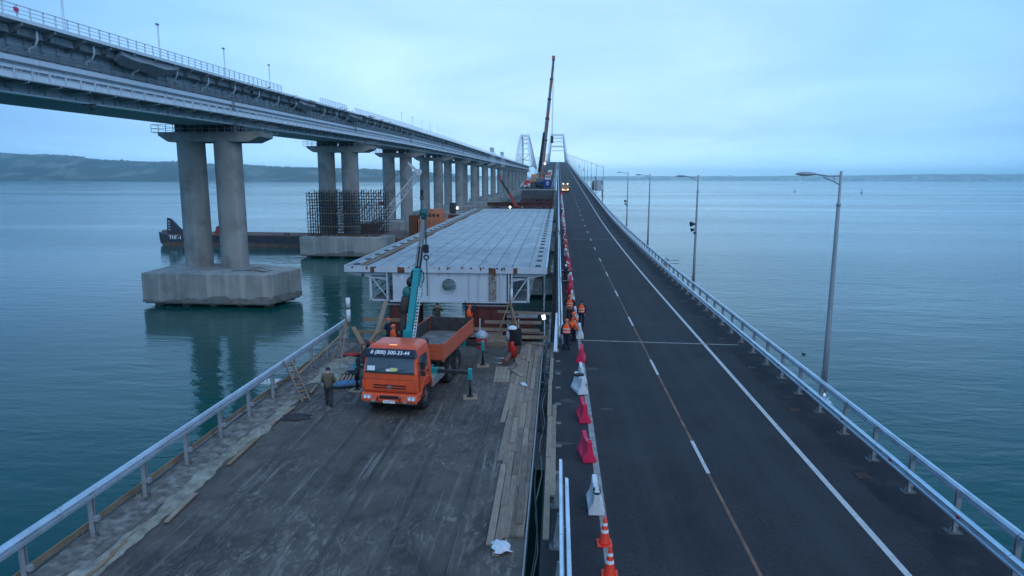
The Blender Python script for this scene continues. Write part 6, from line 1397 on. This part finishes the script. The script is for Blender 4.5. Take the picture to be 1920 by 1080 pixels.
for i, (x, y, L_, a, lab) in enumerate(((-9.6, 38.6, 2.2, 1.3, 'grey plank lying flat before the seaward plank railing'), (-10.9, 38.8, 1.8, .9, 'brown plank lying aslant before the seaward plank railing'), (-8.6, 38.8, 1.6, 1.7, 'short plank lying behind the crane column'))):
    o = MB().box(-.1, .1, -L_ / 2, L_ / 2, .005, .055).build('loose_plank', ms[i % 4]); o.location = (x, y, 0); o.rotation_euler = (0, 0, a); tag(o, lab, 'plank')
person('worker in dark suit and orange helmet standing by the plank railing near the tripod', (-9.95, 38.3, 0), rad(60), navy, navy, helmet=helmet_o, pose='fold', bands=False)
# ================================================================== barge
bz = WATER
BG = thing('barge', 'long flat barge with black hull, rusty deck and raised bow fin', 'barge', (-92.2, 182, bz), rad(-3))
hull_m = mat('hull_black', (.028, .034, .048), .6, var=.3, scale=.4, streak=(.13, .07, .05), spos=(.55, .7), sscale=1.0, samt=.6); wl_m = mat('hull_rust', (.13, .075, .055), .85, var=.35, scale=.6)
h = MB(); L2 = 24.0; sec = []
for x, w, zb, zt in ((-19.5, 2.6, 1.9, 3.6), (-18.6, 3.6, .6, 3.4), (-16, 4.6, -.5, 3.15), (L2, 4.8, -.5, 3.0)): sec.append([(x, -w, zt), (x, -w * .96, zb), (x, w * .96, zb), (x, w, zt)])
h.loft(sec); ho = h.build('hull', hull_m, BG)
wl_ = MB(); sec = []
for x, w, zb, zt in ((-17.9, 3.75, -.2, .9), (-16, 4.64, -.5, .9), (L2 + .03, 4.84, -.5, .9)): sec.append([(x, -w, zt), (x, -w * .98, zb), (x, w * .98, zb), (x, w, zt)])
wl_.loft(sec); wl_.build('waterline_band', wl_m, BG)
MB().box(-16, L2 - .3, -4.5, 4.5, 3.02, 3.12).build('deck', mat('barge_deck', (.16, .075, .05), .9, var=.35, scale=.5, dirt=(.08, .05, .04), dscale=.4), BG)
for s in (-1, 1): MB().box(-16, L2, s * 4.72 - .1, s * 4.72 + .1, 2.9, 3.25).build('rub_rail', wl_m, BG)
fin = MB(); fin.loft([[(-17.0, y, 3.2), (-10.6, y, 3.1), (-13.0, y, 4.6), (-15.6, y, 7.3), (-16.7, y, 7.6)] for y in (-2.6, -2.0)]); fo = fin.build('bow_fin', hull_m, BG)
for k in range(4): MB().box(-16.4, -15.9, -2.68, -2.6, 4.2 + .75 * k, 4.45 + .75 * k).build('draught_mark', white_p, fo)
text_mesh('name_letters', 'ТНГ-1', 1.35, white_bright, ho, Matrix.Translation((-13.2, -4.78, 2.25)) @ Matrix.Rotation(rad(90), 4, 'X'), bold=.03, ext=.02)
MB().box(-17.2, -13.0, -2.2, 2.2, 3.4, 4.0).build('bow_deck', wl_m, BG); MB().cyl((-19.0, -1.5, 3.9), (-16.6, -1.5, 3.9), .28, n=10).build('bow_fender', timber_grey, BG)
rm = MB(); rm.loft([[(-3.6, y, 3.1), (1.4, y, 3.1), (-.6, y, 5.1), (-2.8, y, 5.3)] for y in (-1.5, 1.5)]); rm.build('red_ramp', mat('ramp_red', (.22, .03, .025), .7, var=.25), BG)
for x in (6, 7, 18.5, 19.4): b_ = MB().cyl((x, -4.0, 3.1), (x, -4.0, 3.7), .22, n=10); b_.cyl((x, -4.0, 3.7), (x, -4.0, 3.85), .32, n=10); b_.build('bollard', dark_metal, BG)
for x in (-4.3, 10.8, 15): MB().cyl((x, -4.2, 3.1), (x, -4.2, 4.6), .06, n=6).build('stanchion', galv_dull, BG)
# ================================================================== floating crane beside the third pier
FC = thing('floating_crane', 'floating crane with white lattice jib and orange deckhouse beside the railway piers', 'crane', (0, 0, 0))
MB().box(-57, -23, 177, 203, WATER - .5, -5.8).build('pontoon', wl_m, FC, bevel=.1)
jm = mat('jib_white', (.55, .57, .60), .5, var=.1, scale=1)
def lattice(p0, p1, w0, w1, n, m, parent, name='jib', tk=.16):
    p0, p1 = Vector(p0), Vector(p1); d = (p1 - p0).normalized(); a = d.cross(Vector((0, 0, 1))).normalized(); b = a.cross(d)
    mb = MB(); cs = lambda t: [p0.lerp(p1, t) + a * (i * (w0 + (w1 - w0) * t) / 2) + b * (j * (w0 + (w1 - w0) * t) / 2) for i, j in ((-1, -1), (1, -1), (1, 1), (-1, 1))]
    c0, c1 = cs(0), cs(1)
    for q in range(4): MB().bar(c0[q], c1[q], tk, tk).build('jib_chord', m, parent)
    for k in range(n):
        A, B = cs(k / n), cs((k + 1) / n)
        for q in range(4):
            mb.bar(A[q], B[(q + 1) % 4] if k % 2 else B[(q - 1) % 4], tk * .55, tk * .55); mb.bar(A[q], A[(q + 1) % 4], tk * .55, tk * .55)
    return stuff(mb.build('jib_lacing', m, parent))
JT = Vector((-38.4, 185, 11.5))
lattice((-52.2, 184, -5.8), JT, 2.4, 1.4, 15, jm, FC)
MB().bar(JT + Vector((-.2, 0, .2)), JT + Vector((-3.0, 0, 2.8)), .8, .8, .5, .5).build('jib_strut', jm, FC)
MB().cyl(JT + Vector((0, -.5, .2)), JT + Vector((0, .5, .2)), .85, n=14).build('head_sheave', jm, FC)
for dx in (.4, .9): MB().cyl(JT + Vector((dx, 0, .3)), JT + Vector((dx, 0, -4.7)), .05, n=5).build('hoist_rope', dark_metal, FC)
hb_ = MB(); hb_.box(JT.x + .3, JT.x + 1.1, 184.7, 185.3, JT.z - 6.2, JT.z - 4.7); hb_.torus((JT.x + .7, 185, JT.z - 6.8), .45, .16, 14, 6, Matrix.Rotation(math.pi / 2, 3, 'X')); hb_.cyl((JT.x + .6, 185, JT.z - 7.2), (JT.x + .55, 185, JT.z - 9.5), .06, n=5); hb_.build('hook_block', black, FC)
MB().cyl(JT + Vector((-3.0, 0, 2.8)), (-54, 184, 1.5), .06, n=5).build('stay_rope', dark_metal, FC); MB().cyl((-45.0, 184.4, 4.0), (-57.5, 182, 1.4), .06, n=5).build('stay_rope', dark_metal, FC)
MB().ell((-48.8, 183.8, 3.2), .75, .6, .5, 10, 6).build('rope_block', mat('block_red', (.3, .03, .03), .6), FC)
MB().box(-55, -50, 182, 190, -5.8, -2.5).build('winch_house', rust, FC, bevel=.1)
om = mat('deckhouse_orange', (.50, .17, .08), .7, var=.2, scale=.6, dirt=(.25, .10, .06), dscale=.7, dpos=(.5, .7))
MB().box(-36.5, -31.8, 184, 189, -5.8, .9).build('deckhouse', om, FC, bevel=.1); MB().box(-38.6, -30, 183.5, 190, -5.8, -1.3).build('deckhouse', om, FC, bevel=.1); MB().box(-35.8, -32.4, 184.4, 188.5, .9, 1.5).build('deckhouse_roof', om, FC)
for x in (-35.8, -34.6, -33.4): MB().box(x, x + .7, 183.9, 183.99, -.5, .3).build('deckhouse_window', dark_metal, FC)
MB().cyl((-36.0, 185, 1.2), (-36.0, 185, 6.8), .07, n=6).build('mast', galv_dull, FC)
MB().box(-41.3, -39.0, 184, 188, -5.8, -.2).build('winch_house', rust, FC)
for x in frange(-42, -30, 1.4): MB().cyl((x, 183, -5.8), (x, 183, .2 if x < -38 else -1.0), .05, n=5).build('stanchion', rust, FC)
fw = thing('pontoon_winch', 'small dark winch with a lit lamp on the pontoon behind the lifted span', 'winch', (-30.2, 195, -3.4))
MB().box(-1.6, 1.6, -1.5, 1.5, -2.4, 3.2).build('base', rust, fw); MB().box(-1.2, .4, -1.2, 1.2, 3.2, 6.4).build('casing', dark_metal, fw, bevel=.1); MB().box(-2.4, 2.6, -1.7, 1.7, 3.0, 3.25).build('platform', galv_dull, fw)
MB().ell((1.1, -1.0, 4.9), .34, .3, .34, 12, 8).build('lit_lamp', mat('work_lamp_glow', (1, 1, 1), .5, emit=(1, .88, .72), estr=6), fw)
wl2 = thing('work_lamp', 'small lit work lamp at the far end of the lifted span', 'lamp', (-8.0, 113, 4.9)); MB().cyl((0, 0, -4), (0, 0, .2), .05, n=6).build('stand', dark_metal, wl2); MB().ell((0, 0, .35), .17, .14, .17, 10, 6).build('lit_glass', MATS['work_lamp_glow'], wl2)
# black and red knuckle boom at the far end of the span
kb = thing('loader_crane', 'black and red loader crane boom rising behind the far end of the lifted span', 'crane', (-7.4, 122, 4.2))
MB().box(-.8, .8, -.8, .8, .0, .8).build('crane_base', red_brown, kb); MB().bar((0, 0, .7), (-1.4, 0, 3.2), .45, .5, .38, .42).build('lower_boom', mat('boom_red', (.32, .03, .03), .5, var=.2), kb); MB().bar((-1.4, 0, 3.2), (-3.0, 0, 5.6), .34, .4, .26, .3).build('upper_boom', black, kb); MB().bar((-2.95, 0, 5.5), (-3.15, 0, 6.6), .45, .5, .3, .3).build('boom_tip', MATS['boom_red'], kb)
# ================================================================== tall mobile crane on the far deck
MC = thing('mobile_crane', 'tall telescopic mobile crane with raised orange and grey boom on the far deck', 'crane', (-6.3, 246, lz(246)))
blu = mat('crane_blue', (.02, .06, .16), .5, var=.15); bo_o = mat('boom_orange', (.36, .16, .09), .5, var=.2, scale=1); bo_g = mat('boom_slate', (.20, .23, .28), .5, var=.2, scale=1)
MB().box(-1.4, 1.4, -6, 7, .7, 1.6).build('carrier', blu, MC, bevel=.05); MB().box(-1.35, 1.35, -6.6, -4.6, 1.0, 3.0).build('carrier_cab', blu, MC, bevel=.1); MB().box(-1.2, 1.2, -6.63, -6.6, 1.9, 2.8).build('windscreen', glass, MC)
for y in (-5, -3.4, 1.5, 3.1, 4.7):
    for s in (-1, 1): MB().cyl((s * .95, y, .62), (s * 1.4, y, .62), .62, n=16).build('wheel', rubber, MC)
for y in (-2.2, 5.8): MB().bar((-3.6, y, .8), (3.6, y, .8), .3, .3).build('outrigger_beam', blu, MC); 
for s in (-1, 1): MB().cyl((s * 3.5, -2.2, 0), (s * 3.5, -2.2, .9), .12, n=8).build('outrigger_leg', galv_dull, MC)
MB().box(-1.3, 1.3, .5, 5.2, 1.7, 3.4).build('superstructure', bo_o, MC, bevel=.1); MB().box(-1.5, -.6, -1.8, .6, 1.7, 3.6).build('operator_cab', mat('cab_pale', (.3, .33, .36), .4), MC, bevel=.1); MB().box(-1.4, 1.4, 5.2, 6.6, 1.6, 3.6).build('counterweight', dark_metal, MC)
b0 = Vector((.1, 2.5, 3.0)); tipb = Vector((4.35, -8.0, 43.5)); cuts = [0, .34, .52, .68, .84, 1.0]
for i, (a, b) in enumerate(zip(cuts, cuts[1:])):
    w = 1.08 - .13 * i; MB().bar(b0.lerp(tipb, a), b0.lerp(tipb, b + (.0)), w, w * 1.2).build('boom_section', bo_o if i % 2 == 0 else bo_g, MC)
    if i < 4: MB().bar(b0.lerp(tipb, b - .010), b0.lerp(tipb, b + .004), w + .16, w * 1.2 + .16).build('boom_collar', dark_metal, MC)
for i in range(4):
    a, b = cuts[i + 1] + .07, cuts[i + 1] + .15
    MB().bar(b0.lerp(tipb, a) + Vector((0, -.0, 0)), b0.lerp(tipb, min(.99, b)), 1.08 - .13 * (i + 1) + .02, (1.08 - .13 * (i + 1)) * 1.2 + .02).build('boom_band', bo_g if i % 2 else bo_o, MC)
MB().bar(b0 + Vector((.2, -1.6, 1.5)), b0.lerp(tipb, .33) + Vector((0, -.7, 0)), .45, .45).build('luffing_cylinder', galv_dull, MC)
j0 = b0.lerp(tipb, .06) + Vector((-1.0, -.4, 0)); j1 = b0.lerp(tipb, .40) + Vector((-.7, -.4, 0))
MB().bar(j0, j1, .55, .9, .45, .6).build('folded_jib', mat('jib_dark', (.03, .022, .025), .6, var=.3), MC)
MB().box(tipb.x - .6, tipb.x + .5, tipb.y - 1.2, tipb.y + .5, tipb.z - .5, tipb.z + .7).build('boom_head', bo_o, MC)
for dx in (-.1, .15): MB().cyl(tipb + Vector((dx, -1.1, 0)), tipb + Vector((dx - .3, -1.1, -26)), .05, n=5).build('hoist_rope', dark_metal, MC)
MB().box(tipb.x - .75, tipb.x + .2, tipb.y - 1.5, tipb.y - .7, tipb.z - 28.4, tipb.z - 26).build('hook_block', dark_metal, MC, bevel=.1)
MB().ell(b0.lerp(tipb, .13) + Vector((.8, -1.2, 0)), .22, .2, .22, 8, 6).build('work_light', MATS['work_lamp_glow'], MC)
cn = thing('blue_container', 'blue container with a white ring mark beside the tall crane', 'container', (-3.6, 237, lz(237)))
cbm = mat('container_blue', (.008, .03, .20), .5, var=.12); m_ = MB().box(-1.45, 1.45, 0, 5.5, 0, 2.95)
for k in range(12): m_.box(-1.42 + .24 * k, -1.30 + .24 * k, -.04, .0, .15, 2.8)
m_.build('shell', cbm, cn); rg = MB()
for q, (s0, s1) in enumerate(((1.12, .72),)):
    pts = lambda k: [(.34 * k * math.copysign(abs(math.cos(a)) ** .5, math.cos(a)), .55 * (k + .12 * (1 - k)) * math.copysign(abs(math.sin(a)) ** .5, math.sin(a))) for a in [j * math.pi / 10 for j in range(20)]]
    A, B = pts(1.0), pts(.58); rg.loft([[(x, -.06, 1.75 + z) for x, z in A], [(x, -.06, 1.75 + z) for x, z in B], [(x, -.045, 1.75 + z) for x, z in B], [(x, -.045, 1.75 + z) for x, z in A], [(x, -.06, 1.75 + z) for x, z in A]], caps=False)
rg.build('ring_mark', white_bright, cn)
def lorry(label, x, y, z, c, cabc, rot=0.0, L_=7.5, box_h=2.6, cat='truck', lights=False):
    t = thing('lorry', label, cat, (x, y, z), rot)
    MB().box(-1.2, 1.2, 2.3, L_, 1.0, 1.0 + box_h).build('body', c, t, bevel=.06); MB().loft([[(-1.2, 0, .6), (1.2, 0, .6), (1.2, 2.1, .6), (-1.2, 2.1, .6)], [(-1.2, .0, 1.7), (1.2, .0, 1.7), (1.2, 2.1, 1.7), (-1.2, 2.1, 1.7)], [(-1.05, .3, 2.8), (1.05, .3, 2.8), (1.05, 2.0, 2.8), (-1.05, 2.0, 2.8)]]).build('cab', cabc, t, bevel=.06)
    MB().loft([[(-1.0, -.01, 1.75), (1.0, -.01, 1.75), (.93, .24, 2.6), (-.93, .24, 2.6)], [(-1.0, .02, 1.75), (1.0, .02, 1.75), (.93, .27, 2.6), (-.93, .27, 2.6)]]).build('windscreen', glass, t); MB().box(-.9, .9, .4, L_, .7, .98).build('chassis', dark_metal, t)
    for yy in (1.0, L_ - 2.4, L_ - 1.1):
        for s in (-1, 1): MB().cyl((s * .8, yy, .5), (s * 1.18, yy, .5), .5, n=16).build('wheel', rubber, t)
    return t
far_or = mat('plant_orange', (.55, .22, .05), .6, var=.2); far_red = mat('plant_red', (.45, .04, .03), .6, var=.2)
lorry('orange lorry parked beyond the tall crane boom', -9.6, 272, lz(272), far_or, far_or)
lorry('red lorry parked beyond the blue container', -4.2, 285, lz(285), far_red, white_p)
lorry('dark van-like lorry far up the closed deck', -8.2, 372, lz(372), mat('van_dark', (.03, .03, .04), .5), MATS['van_dark'])
lorry('white lorry far up the closed deck beside the dark one', -4.6, 390, lz(390), white_p, white_p)
red_rig = thing('red_generator', 'red machine with white bags at the end of the far deck', 'machine', (-10.8, 241, lz(241)))
MB().box(-1.3, 1.3, -1, 1.5, .3, 2.0).build('casing', far_red, red_rig, bevel=.08); MB().box(-1.0, .6, -.9, .5, 2.0, 2.6).build('hood', far_red, red_rig, bevel=.08)
for i, (x, z) in enumerate(((-.9, .4), (.0, .5), (.8, .35), (.4, 1.0))): MB().ell((x, -1.6, z), .55, .45, .42, 10, 6).build('white_bag', white_p, red_rig)
# oncoming truck with its lamps lit, on the open carriageway
ot = lorry('small orange truck with glowing headlights driving down the open carriageway', 2.7, 238, rz(238), far_or, far_or, rad(0), 6.5, 1.5)
hlm = mat('headlight_glow', (1, 1, 1), .4, emit=(1.0, .86, .62), estr=5)
for s in (-1, 1): MB().ell((s * .85, -.06, .95), .2, .08, .16, 10, 6).build('headlight', hlm, ot); MB().ell((s * .75, .2, 2.98), .2, .1, .15, 10, 6).build('roof_light', hlm, ot)
MB().box(-.55, .55, -.10, -.03, .55, .78).build('marker_light', mat('amber_glow', (1, .6, .2), .4, emit=(1, .5, .12), estr=3), ot); MB().box(-1.3, 1.3, -.6, -.2, .15, .7).build('plough_blade', dark_metal, ot)
pb = thing('red_sign_board', 'small bright red board across the lane in front of the lit truck', 'sign', (1.4, 222, rz(222))); MB().box(-.7, .7, -.05, .05, .35, .75).build('board', red_p, pb); MB().bar((-.5, 0, 0), (-.5, 0, .4), .05, .05).build('leg', dark_metal, pb); MB().bar((.5, 0, 0), (.5, 0, .4), .05, .05).build('leg', dark_metal, pb)
# ================================================================== small things on the outer side
cbn = thing('service_cabin', 'grey service cabin hung on the outer side of the road bridge', 'cabin', (15.2, 262, rz(262)))
MB().box(-1.8, 1.8, -2.5, 2.5, -.4, 3.2).build('cabin_box', rail_steel, cbn, bevel=.05); MB().box(-2.4, 2.6, -3, 3, -.7, -.42).build('platform', galv_dull, cbn)
for x in (-1.6, 1.8): MB().bar((x, -2.6, -3.5), (x, -2.6, -.7), .35, .35).build('strut', dark_metal, cbn)
for x in (-2.1, -1.6, -.6): MB().cyl((x, -2.7, -.4), (x, -2.7, 4.6 - abs(x)), .16, n=8).build('antenna', dark_metal, cbn)
br_ = thing('cable_bracket', 'small steel bracket with two arms beyond the outer guardrail', 'bracket', (12.1, 76, rz(76)))
for z in (.4, .75): MB().bar((0, 0, z), (1.7, .1, z + .05), .08, .08).build('arm', galv_dull, br_)
MB().bar((0, 0, -.3), (0, 0, 1.0), .12, .12).build('upright', galv_dull, br_); MB().box(.1, .5, -.05, .05, .2, 1.0).build('grille', galv_dull, br_)
lbw = thing('lifebuoy', 'faded red lifebuoy hung on the outer guardrail', 'lifebuoy', (11.75, 72.5, rz(72.5) + .75)); MB().torus((0, 0, 0), .33, .08, 20, 8, Matrix.Rotation(math.pi / 2, 3, 'Y')).build('ring', mat('buoy_red', (.4, .06, .05), .6), lbw); MB().tube([(.1, .4 * math.cos(a), .4 * math.sin(a)) for a in [k * .5 for k in range(14)]], .02, 5).build('rope', white_p, lbw)
def buoy(label, x, y):
    t = thing('sea_buoy', label, 'buoy', (x, y, WATER), 0, 'navigation buoys'); MB().cyl((0, 0, -.5), (0, 0, .9), 1.3, 1.2, 14).build('float', dark_metal, t)
    m_ = MB()
    for a in (0, 2.09, 4.19): m_.bar((.9 * math.cos(a), .9 * math.sin(a), .9), (.25 * math.cos(a), .25 * math.sin(a), 4.2), .15, .15)
    m_.build('tower', dark_metal, t); MB().tube([(0, 0, 4.2), (0, 0, 5.4)], [.7, .05], 10).build('topmark', dark_metal, t)
buoy('dark navigation buoy on the open water, the one nearer the lamp post', 347, 1014); buoy('dark navigation buoy on the open water, the outer of the two', 415, 952)
def bird(label, x, y, z=WATER):
    t = thing('water_bird', label, 'bird', (x, y, z), .6); m_ = MB(); rings = []
    for yy, q, zz in ((-.42, .02, .16), (-.3, .1, .13), (0, .16, .12), (.25, .12, .14), (.36, .05, .2), (.40, .045, .32), (.46, .06, .40), (.54, .04, .40), (.66, .01, .37)): rings.append([(q * math.cos(a), yy, zz + q * .8 * math.sin(a)) for a in [k * math.pi / 4 for k in range(8)]])
    m_.loft(rings, smooth=True); m_.build('body', dark_metal, t); t.scale = (.7, .7, .7)
bird('dark water bird swimming between the second and nearest lamp post', 26.6, 71.5)
# ================================================================== air
hz = MB().box(-13900, 13900, -1450, 15900, WATER - 1.0, 205).mesh('haze', asphalt)
hm = bpy.data.materials.new('haze_air'); hm.use_nodes = True; t = hm.node_tree; t.nodes.clear()
o_ = t.nodes.new('ShaderNodeOutputMaterial'); v_ = t.nodes.new('ShaderNodeVolumePrincipled')
v_.inputs['Color'].default_value = (0.74, 0.95, 1.0, 1); v_.inputs['Density'].default_value = 1.2e-4; v_.inputs['Anisotropy'].default_value = 0.84
t.links.new(v_.outputs[0], o_.inputs['Volume'])
hz.materials.clear(); hz.materials.append(hm)
stuff(put('haze', hz))
